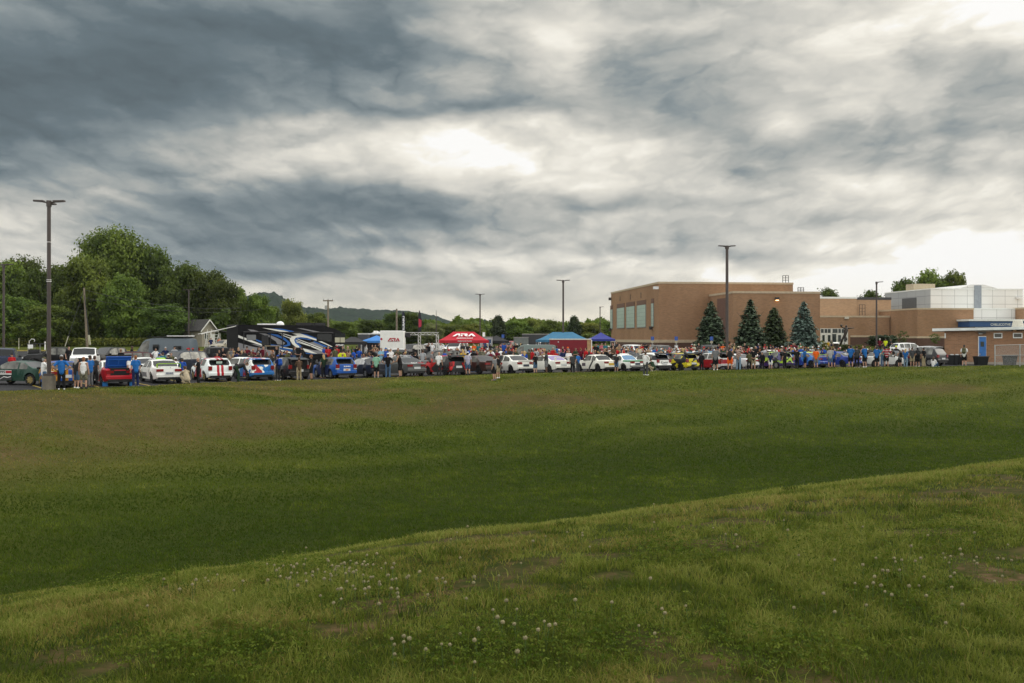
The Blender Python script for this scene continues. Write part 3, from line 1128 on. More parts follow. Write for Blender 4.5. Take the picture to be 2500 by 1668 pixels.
def text_mesh(s, size, extrude=0.006, width=None, bold=0.0):
    cu = bpy.data.curves.new('lettering', 'FONT')
    cu.body = s
    cu.size = size
    cu.align_x, cu.align_y = 'CENTER', 'CENTER'
    cu.extrude = extrude
    cu.offset = bold
    cu.resolution_u = 3
    o = bpy.data.objects.new('lettering', cu)
    COL.objects.link(o)
    dg = bpy.context.evaluated_depsgraph_get()
    me = bpy.data.meshes.new_from_object(o.evaluated_get(dg))
    bpy.data.objects.remove(o)
    bpy.data.curves.remove(cu)
    me.name = 'lettering'
    if width:
        xs = [v.co.x for v in me.vertices]
        k = width / (max(xs) - min(xs))
        for v in me.vertices:
            v.co.x *= k
    me.materials.clear()
    return me


def build_school():
    school = empty('school_building', (BC.x, BC.y, 0), BA, 'long brown brick school with blank gym block, entrance doors and panelled upper storey', 'school')
    P = school
    # gym
    gx1 = a_at(1936, 0)
    gz = zb_at(688, 0, 0)
    gym = block('gym_block', 0, gx1, 0, 34.3, 0, gz, M_BRICK, P, 0.3)
    b = MB()
    b.box(-0.08, gx1, -0.08, 34.3, 0, 2.0)
    b.build('dark_base', M_BASE, gym)
    b = MB()
    b.box(-0.12, gx1, -0.12, 34.3, 2.0, 2.45)
    b.build('stone_course', M_STONE, gym)
    # windows of the left face: v runs away from the corner
    def v_at(px):
        t = (px - 1250) / F
        return (t * BC.y - BC.x) / (-UY - t * UX)

    def zl(py, v):
        return zb_at(py, 0, v)
    mf = bpy.data.materials.new('frosted_glazing')
    mf.use_nodes = True
    N = NT(mf.node_tree)
    bs = mf.node_tree.nodes['Principled BSDF']
    co = N.n('ShaderNodeTexCoord').outputs['Object']
    x, y, z = N.xyz(co)
    br = N.n('ShaderNodeTexBrick')
    br.offset = 0.0
    N.put(br.inputs['Vector'], N.comb(y, z, 0))
    br.inputs['Scale'].default_value = 1.0
    br.inputs['Brick Width'].default_value = 1.3
    br.inputs['Row Height'].default_value = 0.62
    br.inputs['Mortar Size'].default_value = 0.03
    br.inputs['Color1'].default_value = (0.33, 0.43, 0.36, 1)
    br.inputs['Color2'].default_value = (0.39, 0.48, 0.41, 1)
    br.inputs['Mortar'].default_value = (0.20, 0.27, 0.23, 1)
    N.put(bs.inputs['Base Color'], br.outputs[0])
    bs.inputs['Roughness'].default_value = 0.35
    mfr = mat('window_lintel_brick', (0.15, 0.085, 0.06), 0.9)
    for p0, p1, t0, b0 in ((1491, 1496, 756, 802), (1507, 1524.5, 752, 800), (1530, 1549.5, 748.5, 799.5), (1556, 1577, 745, 798), (1591, 1596, 741, 796)):
        va, vb = v_at(p1), v_at(p0)
        vm = (va + vb) / 2
        zt, zb = zl(t0, vm), zl(b0, vm)
        w = MB()
        w.box(-0.10, 0.2, va - 0.14, vb + 0.14, zb - 0.14, zb - 0.002)
        w.box(-0.10, 0.2, va - 0.14, va - 0.002, zb, zt)
        w.box(-0.10, 0.2, vb + 0.002, vb + 0.14, zb, zt)
        wo = w.build('window', mat('window_frame_metal', (0.24, 0.25, 0.23), 0.5), P)
        MB().box(-0.05, 0.1, va, vb, zb, zt).build('pane', mf, wo)
        MB().box(-0.07, 0.1, va - 0.14, vb + 0.14, zt + 0.002, zt + 0.75).build('lintel', mfr, wo)
    # slit lights and lamps on the face
    dm = mat('dark_bronze_metal', (0.035, 0.03, 0.028), 0.5)
    for p, t0, b0 in ((1514, 723, 735), (1539, 719, 732), (1565, 714, 728)):
        v = v_at(p)
        MB().box(-0.05, 0.05, v - 0.09, v + 0.09, zl(b0, v), zl(t0, v)).build('wall_slot', dm, P)
    for p, q in ((1492, 805), (1593, 801), (1477, 730)):
        v = min(max(v_at(p), 0.3), 34.0)
        z = zl(q, v)
        MB().box(-0.5, -0.12, v - 0.25, v + 0.25, z - 0.25, z + 0.25).build('wall_lamp', dm, P)
    cz = zb_at(703, 0.0, 0.0)
    MB().box(-0.9, -0.13, -0.5, -0.13, cz - 0.22, cz + 0.18).build('security_camera', mat('white_plastic', (0.7, 0.7, 0.68), 0.4), P)
    # lower block in front of the gym
    lv = -11.0
    a0, a1 = a_at(1790, lv), a_at(2002, lv)
    lz = zb_at(711, a0, lv)
    lb = block('lower_block', a0, a1, lv, 30.0, 0, lz, M_BRICK, P, 0.3)
    b = MB()
    b.box(a0 - 0.08, a1, lv - 0.08, lv + 8, 0, 1.5)
    b.build('dark_base', M_BASE, lb)
    b = MB()
    b.box(a0 - 0.12, a1, lv - 0.12, lv + 8, 1.5, 1.9)
    b.build('stone_course', M_STONE, lb)
    MB().box(a0 - 0.06, a0 + 0.05, lv + 2.2, lv + 7.0, 2.3, zb_at(728, a0, lv + 4)).build('recess_shade_panel', mat('shaded_dark_brick', (0.13, 0.07, 0.05), 0.9), lb)  # flat panel on the wall, recess shade put into its brick colour
    for q in (0.38,):
        x = a_at(1896, lv)
        z = zb_at(731, x, lv)
        lo = MB().box(x - 0.25, x + 0.25, lv - 0.42, lv - 0.02, z - 0.1, z + 0.28).build('wall_lamp', dm, P)
        em = bpy.data.materials.new('lit_lamp_lens')
        em.use_nodes = True
        e = em.node_tree.nodes['Principled BSDF']
        e.inputs['Emission Color'].default_value = (1.0, 0.55, 0.2, 1)
        e.inputs['Emission Strength'].default_value = 5.0
        MB().box(x - 0.18, x + 0.18, lv - 0.40, lv - 0.1, z - 0.2, z - 0.104).build('lamp_lens', em, lo)
    # roof things
    x = a_at(1823, 3)
    MB().box(x - 1.4, x + 1.4, 2, 4, lz + 0.02, lz + 0.75).build('roof_vent', mat('tan_metal', (0.42, 0.35, 0.24), 0.6), P)

    def roof_ladder(px, v, py0, py1, wpx):
        xa, xb = a_at(px - wpx / 2, v), a_at(px + wpx / 2, v)
        za, zc = zb_at(py1, xa, v), zb_at(py0, xa, v)
        l = MB()
        for xx in (xa, (xa + xb) / 2, xb):
            l.tube([(xx, v, za), (xx, v, zc)], 0.05, 6)
        for k in range(3):
            zz = za + (zc - za) * (k + 1) / 3
            l.tube([(xa, v, zz), (xb, v, zz)], 0.04, 6)
        l.build('roof_ladder', dm, P)
    roof_ladder(1918, 1, 673, 690, 14)
    roof_ladder(1955, -8, 702, 714, 14)
    # entrance wing
    ev = 34.0
    e0, e1 = a1 - 1.0, a_at(2172, ev)
    ez = zb_at(771, a_at(2060, ev), ev)
    ew = block('entrance_wing', e0, e1, ev, ev + 3.8, 0, ez, M_BRICK, P, 0.32)
    MB().box(a_at(2076, ev), e1, ev - 0.08, ev + 0.2, 1.3, 2.9).build('dark_base', M_BASE, ew)
    MB().box(a_at(2076, ev), e1, ev - 0.12, ev + 0.2, 2.9, 3.25).build('stone_course', M_STONE, ew)
    up = block('upper_wing', e0, a_at(2092, 38), 38, 52, 0, zb_at(725, a_at(2050, 38), 38), M_BRICK2, P, 0.35, M_WHITE_TRIM)
    ub = block('upper_wing', a_at(2092, 38.5) + 0.05, a_at(2176, 38.5), 38.6, 52, 0, zb_at(726, a_at(2140, 38.5), 38.5), M_BRICK2, P, 0.5, mat('dark_roof_edge', (0.05, 0.05, 0.052), 0.6))
    roof_ladder(2105, 37.0, 744, 770, 14)
    # entrance doors
    d0, d1 = a_at(2002.5, ev), a_at(2070, ev)
    zt = zb_at(802, d0, ev)
    zg = 1.55
    ent = MB().box(d0, d1, ev - 0.06, ev + 0.05, zg, zt).build('entrance', mat('white_door_frame', (0.62, 0.61, 0.55), 0.5), P)
    mg = glass_mat('dark_window_glass', (0.03, 0.038, 0.036), 0.08)
    W = d1 - d0
    for f0, f1 in ((0.02, 0.12), (0.15, 0.25), (0.27, 0.37), (0.44, 0.62), (0.65, 0.74), (0.77, 0.86), (0.89, 0.98)):
        MB().box(d0 + f0 * W, d0 + f1 * W, ev - 0.09, ev, zt - 0.85, zt - 0.1).build('transom_pane', mg, ent)
    for f0, f1 in ((0.03, 0.19), (0.23, 0.40), (0.60, 0.78), (0.81, 0.97)):
        do = MB().box(d0 + f0 * W, d0 + f1 * W, ev - 0.10, ev, zg, zt - 1.05).build('door', mat('white_door_frame', (0.62, 0.61, 0.55), 0.5), P)
        MB().box(d0 + f0 * W + 0.2, d0 + f1 * W - 0.2, ev - 0.13, ev, zg + 0.5, zt - 1.25).build('pane', mg, do)
    MB().box(d0 + 0.43 * W, d0 + 0.57 * W, ev - 0.11, ev, zg + 0.3, zt - 1.05).build('side_light', mg, ent)
    MB().box(a_at(2066, ev) - 0.4, a_at(2066, ev) + 0.4, ev - 0.3, ev - 0.02, zb_at(779, d1, ev), zb_at(773.5, d1, ev)).build('wall_light', mat('pale_lamp', (0.5, 0.46, 0.38), 0.6), P)
    # middle brick block with two faces
    mv = 24.0
    m0, m1 = a_at(2240, mv), a_at(2377, mv)
    mz = zb_at(752, m0, mv)
    mb = block('middle_block', m0, m1, mv, 60, 0, mz, M_BRICK, P, 0.3)
    MB().box(m0 - 0.08, m1, mv - 0.08, 60, 0, 2.7).build('dark_base', M_BASE, mb)
    MB().box(m0 - 0.12, m1, mv - 0.12, 60, 2.7, 3.05).build('stone_course', M_STONE, mb)
    # white panelled lower wall and brick return at the right
    M_PANW = panel_mat('white_wall_panels', (0.68, 0.68, 0.65), 2.9, 2.15)
    p1 = a_at(2482, mv)
    lowp = block('panel_wall', m1 + 0.01, p1, mv + 0.4, 60, 0, mz, M_PANW, P, 0.2, M_WHITE_TRIM)
    block('right_block', p1 + 0.01, p1 + 30, mv - 2.5, 60, 0, mz + 0.1, M_BRICK, P, 0.3)
    # upper panelled storey with the low gable
    wv = 32.0
    w0, w1 = a_at(2272, wv), a_at(2497, wv)
    wz = zb_at(704, w0, wv)
    us = MB().box(w0, w1, wv, 50, mz + 0.02, wz - 0.2).build('upper_storey', panel_mat('white_wall_panels_large', (0.70, 0.70, 0.67), 2.55, 1.55, 0.4, 0.1), P)
    MB().box(w0 - 0.1, w1 + 0.1, wv - 0.1, 50.1, wz - 0.2, wz).build('coping', M_WHITE_TRIM, us)
    g0, gm, g1 = a_at(2344, wv), a_at(2386, wv), a_at(2436, wv)
    gp = zb_at(695, gm, wv)
    MB().prism([(g0, wz + 0.003), (g1, wz + 0.003), (gm + 1.4, gp), (gm - 1.4, gp)], 1, wv - 0.05, 50).build('gable', panel_mat('white_gable_panels', (0.70, 0.70, 0.67), 2.55, 1.55, 0.4, 0.1), us)
    s0, s1 = a_at(2378, wv), a_at(2395, wv)
    MB().box(s0, s1, wv - 0.17, wv + 0.1, mz + 0.03, gp - 0.15).build('grey_stripe_panel', mat('blue_grey_panel', (0.25, 0.28, 0.31), 0.5), us)
    # grey side of the storey
    gl = MB().box(w0 - 0.03, w0 - 0.005, wv + 0.02, 49.9, mz + 0.02, wz - 0.22).build('side_panels', panel_mat('grey_wall_panels', (0.34, 0.36, 0.37), 3.4, 1.55, 0, 0.1), us)
    t = (2203 - 1250) / F

    def vv(px):
        t = (px - 1250) / F
        x0, y0 = BC.x + UX * w0, BC.y + UY * w0
        return (t * y0 - x0) / (-UY - t * UX)
    va, vb = vv(2238), vv(2203)
    MB().box(w0 - 0.08, w0 - 0.031, va, vb, zb_at(753, w0, 38), zb_at(727, w0, 38)).build('louvre', mat('dark_louvre', (0.085, 0.09, 0.095), 0.6), us)
    x = a_at(2280, 36)
    MB().box(x - 2, x + 2.5, 40, 43, wz + 0.02, wz + 1.3).build('roof_unit', mat('tan_metal', (0.42, 0.35, 0.24), 0.6), P)
    x = a_at(2485, wv)
    MB().box(x - 0.5, x + 0.5, wv - 0.6, wv - 0.02, zb_at(730, x, wv), zb_at(725, x, wv)).build('flood_lamp', mat('white_plastic', (0.7, 0.7, 0.68), 0.4), P)
    # blue entrance canopy with the school's name
    cv = 20.2
    c0, c1 = a_at(2367, cv), a_at(2367, cv) + 32
    zt, zb = zb_at(784, c0, cv), zb_at(798, c0, cv)
    can = MB().box(c0, c1, cv, 23.9, zb, zt).build('canopy', mat('blue_fascia', (0.022, 0.075, 0.20), 0.45, vary=0.08), P)
    MB().box(c0 - 0.25, c1 + 0.2, cv - 0.25, 23.9, zt + 0.003, zt + 0.32).build('canopy_trim', M_WHITE_TRIM, can)
    for x in (c0 + 1.2, c0 + 9, c0 + 17, c0 + 25):
        MB().box(x - 0.25, x + 0.25, cv + 0.6, cv + 1.1, 0.3, zb - 0.003).build('column', M_BRICK, can)
    tx = a_at(2418, cv)
    s = (zt - zb) * 0.62
    x1 = a_at(2467, cv)
    me = text_mesh('CHILLICOTHE', s, 0.03, (x1 - tx), 0.01)
    link('lettering', me, mat('silver_letters', (0.55, 0.57, 0.55), 0.4), can, ((tx + x1) / 2, cv - 0.04, zt - (zt - zb) * 0.62), (math.pi / 2, 0, 0))
    me = text_mesh('HIGH SCHOOL', s, 0.03, (x1 - tx), 0.01)
    link('lettering', me, mat('silver_letters', (0.55, 0.57, 0.55), 0.4), can, ((tx + x1) / 2 + (x1 - tx) * 1.06, cv - 0.04, zt - (zt - zb) * 0.62), (math.pi / 2, 0, 0))


build_school()


def build_concession():
    v0 = -50.0
    # own local frame along the school's facade direction
    Y0 = 101.0
    X0 = ray(2306, Y0)
    ka = R(-23.5)
    kx, ky = math.cos(ka), math.sin(ka)
    k = empty('concession_building', (X0, Y0, 0), ka, 'small orange brick building with a blue door and white flat roof edge', 'building')
    W, D = 17.0, 7.0
    z0 = lz1(X0, Y0) - 0.5
    zr = zat(808, Y0) - 0.04

    def ak(px):
        t = (px - 1250) / F
        return (t * Y0 - X0) / (kx - t * ky)
    MB().box(0, W, 0, D, z0 + 0.75, zr).build('wall', M_BRICK3, k)
    MB().box(-0.03, W + 0.03, -0.03, D, z0, z0 + 0.75).build('foundation', mat('concrete_block', (0.30, 0.27, 0.22), 0.9), k)
    a = ak(2276)
    rf = MB()
    rf.prism([(a, zr + 0.01), (W + 1.5, zr + 0.01 + 0.02 * W), (W + 1.5, zr + 0.28 + 0.02 * W), (a, zr + 0.28)], 1, -0.5, D + 0.9)
    ro = rf.build('roof', mat('white_roof_fascia', (0.70, 0.73, 0.70), 0.6, vary=0.12, scale=1.2), k)
    vx = ak(2488)
    vent = MB()
    for j in range(4):
        vent.tube([(vx, 2, zr + 0.34 + 0.20 * j), (vx, 2, zr + 0.51 + 0.20 * j)], [0.62 - 0.05 * j, 0.55 - 0.05 * j], 14)
    vent.build('roof_vent', mat('pale_vent_metal', (0.58, 0.55, 0.46), 0.5), ro)
    d0, d1 = ak(2388), ak(2408)
    zg = lz1(X0 + 5, Y0) - 0.03
    zt = zat(821, Y0)
    fr = MB().box(d0, d1, -0.05, 0.05, zg, zt).build('door_frame', M_WHITE_TRIM, k)
    do = MB().box(d0 + 0.08, d1 - 0.02, -0.09, 0.02, zg, zt - 0.08).build('door', mat('blue_painted_door', (0.035, 0.15, 0.42), 0.45), k)
    MB().box((d0 + d1) / 2 - 0.16, (d0 + d1) / 2 + 0.16, -0.11, -0.05, zt - 1.05, zt - 0.55).build('pane', glass_mat('dark_window_glass', (0.03, 0.038, 0.036), 0.08), do)
    MB().box(d0 + 0.11, d0 + 0.2, -0.16, -0.093, zg + 1.0, zg + 1.12).build('door_handle', mat('steel', (0.4, 0.4, 0.4), 0.35, 0.8), do)
    for p0, p1 in ((2426, 2447), (2473, 2496)):
        x0, x1 = ak(p0), ak(p1)
        zt2, zb2 = zat(813.5, Y0), zat(826, Y0)
        w = MB()
        w.box(x0, x1, -0.07, 0.05, zt2 - 0.07, zt2)
        w.box(x0, x1, -0.10, 0.05, zb2, zb2 + 0.09)
        w.box(x0, x0 + 0.07, -0.07, 0.05, zb2 + 0.092, zt2 - 0.072)
        w.box(x1 - 0.07, x1, -0.07, 0.05, zb2 + 0.092, zt2 - 0.072)
        wo = w.build('window', M_WHITE_TRIM, k)
        MB().box(x0 + 0.072, x1 - 0.072, -0.03, 0.04, zb2 + 0.092, zt2 - 0.072).build('pane', mat('grey_screen', (0.09, 0.085, 0.075), 0.5), wo)
    x = ak(2396)
    lo = MB().box(x - 0.3, x + 0.4, -0.35, -0.02, zat(815, Y0), zat(810, Y0)).build('wall_lamp', mat('dark_bronze_metal', (0.035, 0.03, 0.028), 0.5), k)
    MB().box(x - 0.25, x + 0.1, -0.33, -0.05, zat(815, Y0) - 0.05, zat(815, Y0) - 0.003).build('lamp_lens', mat('pale_lens', (0.6, 0.6, 0.55), 0.4), lo)
    MB().box(0.0, 0.12, -0.12, -0.035, zat(826, Y0), zat(814, Y0)).build('downpipe', M_WHITE_TRIM, k)


build_concession()


# ------------------------------------------------------------------ lamp posts, utility poles, wires, fence
M_POLE = mat('bronze_pole_paint', (0.060, 0.047, 0.042), 0.45, vary=0.1)
M_WOODPOLE = mat('weathered_pole_wood', (0.20, 0.165, 0.12), 0.9, vary=0.3, scale=8)
M_CONC = mat('concrete', (0.17, 0.15, 0.12), 0.9, vary=0.2, scale=2.5, bump=0.3)
M_STEEL = mat('galvanised_steel', (0.38, 0.39, 0.38), 0.4, 0.6)


def lamp_post(px, ytop, Y, label, arms=2, base=None, rad=0.09, rz=0.0, group='lamp posts of the car park'):
    X = ray(px, Y)
    z0 = lz1(X, Y)
    o = empty('lamp_post', (X, Y, z0), rz, label, 'lamp post', group)
    top = zat(ytop, Y) - z0
    zb = 0.0
    if base:
        MB().tube([(0, 0, -0.3), (0, 0, base)], 0.32, 18).build('concrete_base', M_CONC, o, smooth=True, sharp=40)
        MB().box(-0.2, 0.2, -0.2, 0.2, base + 0.002, base + 0.12).build('base_plate', M_POLE, o)
        zb = base + 0.1
    b = MB()
    b.tube([(0, 0, zb), (0, 0, top - 0.1)], [rad * 1.12, rad], 8)
    b.tube([(0, 0, top - 0.3), (0, 0, top)], rad * 1.4, 8)
    b.build('pole', M_POLE, o)
    s = rad / 0.09
    for k in range(arms):
        sg = -1 if k == 0 else 1
        h = MB()
        h.tube([(0, 0, top - 0.12), (sg * 0.32, 0, top - 0.06)], 0.035 * s, 6)
        pts = [(sg * 0.22, -0.15), (sg * 0.32, -0.17), (sg * 0.74, -0.10), (sg * 0.77, 0.10), (sg * 0.32, 0.17), (sg * 0.22, 0.15)]
        if sg > 0:
            pts = pts[::-1]
        h.add([(p[0], p[1], top - 0.09 + 0.05 * abs(p[0])) for p in pts] + [(p[0], p[1], top - 0.01 + 0.05 * abs(p[0])) for p in pts],
              [tuple(range(6))[::-1], tuple(range(6, 12))] + [(i, (i + 1) % 6, (i + 1) % 6 + 6, i + 6) for i in range(6)])
        h.build('lamp_head', M_POLE, o)
    if base:
        h = MB().tube([(0, 0, top - 0.15), (-0.1, 0.45, top - 0.1)], 0.035, 6)
        h.box(-0.28, 0.05, 0.40, 0.95, top - 0.10, top - 0.03)
        h.build('lamp_head', M_POLE, o)
        for z in (top - 2.1, top - 4.0, top - 4.08):
            MB().tube([(0, 0, z), (0, 0, z + 0.03)], rad * 1.25, 10).build('strap', mat('white_plastic', (0.7, 0.7, 0.68), 0.4), o)
    return o


lamp_post(119.5, 490, 50.0, 'tallest near lamp post on a round concrete base at the left', base=0.75, rad=0.095, rz=0.1)
lamp_post(9, 645, 88, 'thin lamp post at the very left edge of the photo', arms=2, rad=0.10)
lamp_post(461, 707, 134, 'dark lamp post in front of the wood above the grey van', arms=2, rad=0.09)
lamp_post(1172, 718, 158, 'farthest lamp post above the red canopy', rad=0.10)
lamp_post(1375, 684, 113, 'lamp post rising behind the teal canopy and the red trailer', rad=0.10)
lamp_post(1775, 600, 88, 'tall lamp post in front of the brick gym among the spruces', rad=0.125)
lamp_post(2140, 688, 121, 'single-armed lamp post before the school entrance wing', arms=1, rad=0.10, rz=math.pi)
lamp_post(1465, 749, 215, 'small far lamp post left of the gym corner', arms=1, rad=0.10, rz=math.pi)


def wire(a, b, sag, name, label, rad=0.035):
    a, b = Vector(a), Vector(b)
    pts = []
    for k in range(15):
        t = k / 14
        p = a.lerp(b, t)
        p.z -= sag * 4 * t * (1 - t)
        pts.append(p)
    o = MB().tube(pts, rad, 5).build(name, mat('black_cable', (0.03, 0.03, 0.03), 0.6), None)
    return tag(o, label, 'cable', 'overhead wires at the left wood')


def build_poles():
    Y = 171.0
    x0, x1 = ray(213, Y), ray(205, Y)
    z0, zt = lz1(x0, Y), zat(703, Y)
    p = empty('utility_pole', (x0, Y, z0), 0, 'leaning grey wooden utility pole with guy wires at the left wood', 'utility pole')
    MB().tube([(0, 0, -0.2), ((x1 - x0), 0, zt - z0)], [0.21, 0.14], 10).build('pole', M_WOODPOLE, p)
    for px, py in ((165, 846), (224, 842), (227, 842)):
        xb = ray(px, Y)
        zb = zat(py, Y)
        MB().tube([(x1 - x0, 0, zt - z0 - 0.4), (xb - x0, -1, max(0.0, zb - z0))], 0.045, 5).build('guy_wire', mat('black_cable', (0.03, 0.03, 0.03), 0.6), p)
        e = Vector((x1 - x0, 0, zt - z0 - 0.4)).lerp(Vector((xb - x0, -1, max(0.0, zb - z0))), 0.82)
        MB().tube([e, (xb - x0, -1, max(0.0, zb - z0))], 0.07, 6).build('guy_guard', mat('pale_plastic', (0.5, 0.48, 0.36), 0.6), p)
    wire((x1, Y, zt - 0.3), (ray(590, 190), 190, zat(752, 190)), 1.2, 'overhead_wire', 'upper thin wire running right from the leaning pole')
    wire((x1, Y, zat(727, Y)), (ray(640, 190), 190, zat(755, 190)), 1.4, 'overhead_wire', 'lower thin wire running right from the leaning pole')
    Y = 188.0
    x0 = ray(801, Y)
    z0 = lz1(x0, Y)
    p = empty('utility_pole', (x0, Y, z0), 0, 'wooden utility pole with crossarm and transformer before the hills', 'utility pole')
    zt = zat(732, Y) - z0
    MB().tube([(0, 0, -0.2), (0, 0, zt)], [0.22, 0.15], 8).build('pole', M_WOODPOLE, p)
    MB().box(-0.95, 0.95, -0.1, 0.1, zt - 0.3, zt - 0.08).build('crossarm', M_WOODPOLE, p)
    for x in (-0.85, 0.0, 0.85):
        MB().tube([(x, 0, zt - 0.078), (x, 0, zt + 0.2)], 0.07, 6).build('insulator', mat('grey_porcelain', (0.3, 0.3, 0.3), 0.4), p)
    MB().tube([(-0.42, 0, zt - 1.9), (-0.42, 0, zt - 1.1)], 0.22, 10).build('transformer', M_STEEL, p)
    Y = 120.0
    x0 = ray(968.5, Y)
    z0 = lz1(x0, Y)
    p = empty('utility_pole', (x0, Y, z0), 0, 'bare wooden pole behind the white box truck', 'utility pole')
    MB().tube([(0, 0, -0.2), (0, 0, zat(754, Y) - z0)], [0.13, 0.10], 8).build('pole', M_WOODPOLE, p)
    Y = 150.0
    x0 = ray(1065, Y)
    z0 = lz1(x0, Y)
    p = empty('antenna_mast', (x0, Y, z0), 0, 'thin dark mast behind the truss gantry', 'mast')
    MB().tube([(0, 0, -0.2), (0, 0, (zat(810, Y) - z0)), (0, 0, zat(758, Y) - z0)], [0.11, 0.09, 0.03], 6).build('pole', M_POLE, p)
    # chain-link gate by the brick building
    Y = 92.0
    xa, xb = ray(2429, Y), ray(2494, Y)
    z0 = gz1(xa, Y)
    f = empty('chain_link_fence', (xa, Y, z0), BA, 'chain-link fence section with grey posts before the brick building', 'fence')
    W = xb - xa
    ht = zat(842, Y) - z0
    for x in (0, W):
        MB().tube([(x, 0, -0.3), (x, 0, ht + (0.05 if x else 0.0))], 0.055, 8).build('post', M_STEEL, f)
    MB().tube([(0, 0, ht - 0.05), (W + 3, 0, ht + 0.05)], 0.035, 6).build('rail', M_STEEL, f)
    MB().tube([(0, 0, ht * 0.5), (W + 3, 0, ht * 0.52)], 0.03, 6).build('rail', M_STEEL, f)
    mesh = MB()
    n = 26
    for k in range(-12, n):
        for s in (1, -1):
            a = k * W / n * 1.2
            p0 = Vector((a, 0, 0.05)) if s > 0 else Vector((a + ht, 0, 0.05))
            p1 = Vector((a + ht, 0, ht - 0.06)) if s > 0 else Vector((a, 0, ht - 0.06))
            if p0.x < 0 and p1.x < 0:
                continue
            for (u, v) in ((p0, p1),):
                t0, t1 = 0.0, 1.0
                dx = v.x - u.x
                if dx > 0:
                    t0 = max(t0, (0 - u.x) / dx)
                    t1 = min(t1, (W + 3 - u.x) / dx)
                else:
                    t0 = max(t0, (W + 3 - u.x) / dx)
                    t1 = min(t1, (0 - u.x) / dx)
                if t1 > t0:
                    mesh.tube([u.lerp(v, t0), u.lerp(v, t1)], 0.005, 3, False)
    mesh.build('wire_mesh', M_STEEL, f)


build_poles()


def build_house():
    Y = 183.0
    hx = ray(493, Y)
    z0 = lz1(hx, Y)
    h = empty('house', (hx, Y, z0), R(50), 'small pale house with a dark gable roof and porch before the wood', 'house')
    mw = mat('cream_siding', (0.27, 0.245, 0.19), 0.8)
    mr = mat('dark_shingles', (0.050, 0.048, 0.046), 0.95, vary=0.25)
    zr = zat(782, Y) - z0
    W = 2.8
    ze = zr - 1.6
    # gable end faces local -Y side at x from 0..W ; ridge runs along +Y... long side to the left
    MB().prism([(0, -0.3), (W, -0.3), (W, ze), (W / 2, zr), (0, ze)], 1, 0, 6.2).build('wall', mw, h)
    for sg in (0, 1):
        r = MB()
        e = 0.45
        if sg == 0:
            poly = [(-e, ze - e * 1.06 + 0.02), (W / 2, zr + 0.02), (W / 2, zr + 0.2), (-e, ze - e * 1.06 + 0.2)]
        else:
            poly = [(W / 2, zr + 0.02), (W + e, ze - e * 1.06 + 0.02), (W + e, ze - e * 1.06 + 0.2), (W / 2, zr + 0.2)]
        r.prism(poly, 1, -0.4, 6.6)
        r.build('roof', mr, h)
    # bargeboards on the front gable
    bb = MB()
    bb.prism([(-0.5, ze - 0.65), (-0.5, ze - 0.4), (W / 2, zr + 0.22), (W + 0.5, ze - 0.4), (W + 0.5, ze - 0.65), (W / 2, zr - 0.1)], 1, -0.47, -0.405)
    bb.build('bargeboard', mat('white_house_trim', (0.6, 0.6, 0.56), 0.6), h)
    # porch
    po = MB().prism([(W + 0.002, ze - 0.2), (W + 2.6, ze - 0.75), (W + 2.6, ze - 0.6), (W + 0.002, ze + 0.0)], 1, -0.8, 4).build('porch_roof', mr, h)
    for x, y in ((W + 2.4, -0.6), (W + 0.4, -0.6), (W + 2.4, 2.0)):
        MB().tube([(x, y, 0), (x, y, ze - 0.72)], 0.08, 6).build('porch_post', mat('white_house_trim', (0.6, 0.6, 0.56), 0.6), h)
    for x, zz in ((0.5, 1.1),):
        y = 0.0
        w = MB().box(x, x + 0.75, y - 0.06, y + 0.03, zz, zz + 1.35).build('window', mat('white_house_trim', (0.6, 0.6, 0.56), 0.6), h)
        MB().box(x + 0.08, x + 0.67, y - 0.09, y, zz + 0.08, zz + 1.27).build('pane', glass_mat('dark_window_glass', (0.03, 0.038, 0.036), 0.08), w)
    w = MB().box(-0.06, 0.02, 2.6, 3.4, 0.9, 2.3).build('window', mat('dark_window_trim', (0.08, 0.07, 0.06), 0.6), h)
    MB().box(-0.09, 0.0, 2.68, 3.32, 0.98, 2.22).build('pane', mat('pale_blind', (0.35, 0.36, 0.33), 0.6), w)
    MB().box(W - 0.9, W - 0.1, -0.07, 0.02, 0.1, 2.1).build('door', mat('white_house_trim', (0.6, 0.6, 0.56), 0.6), h)
    # stacked white frames leaning at the corner of the house
    for k, (dx, lean) in enumerate(((0.1, 0.12), (0.5, -0.1), (0.95, 0.2))):
        Yl = 168.0
        X = ray(503, Yl) + dx * 1.1
        z = lz1(X, Yl)
        l = MB()
        for s in (-0.35, 0.35):
            l.tube([(s, 0, 0), (s + lean * 3, 0.5, 3.1 - 0.4 * k)], 0.05, 5)
        for q in range(6):
            t = 0.1 + q * 0.16
            l.tube([(-0.35 + lean * 3 * t, 0.5 * t, 3.0 * t), (0.35 + lean * 3 * t, 0.5 * t, 3.0 * t)], 0.04, 5)
        o = l.build('ladder', mat('white_house_trim', (0.6, 0.6, 0.56), 0.6), None, (X, Yl, z))
        tag(o, ['tall white ladder leaning left of its two mates by the house', 'middle white ladder leaning backwards by the house porch', 'short white ladder slanting most by the house porch'][k], 'ladder', 'white ladders by the house')


build_house()


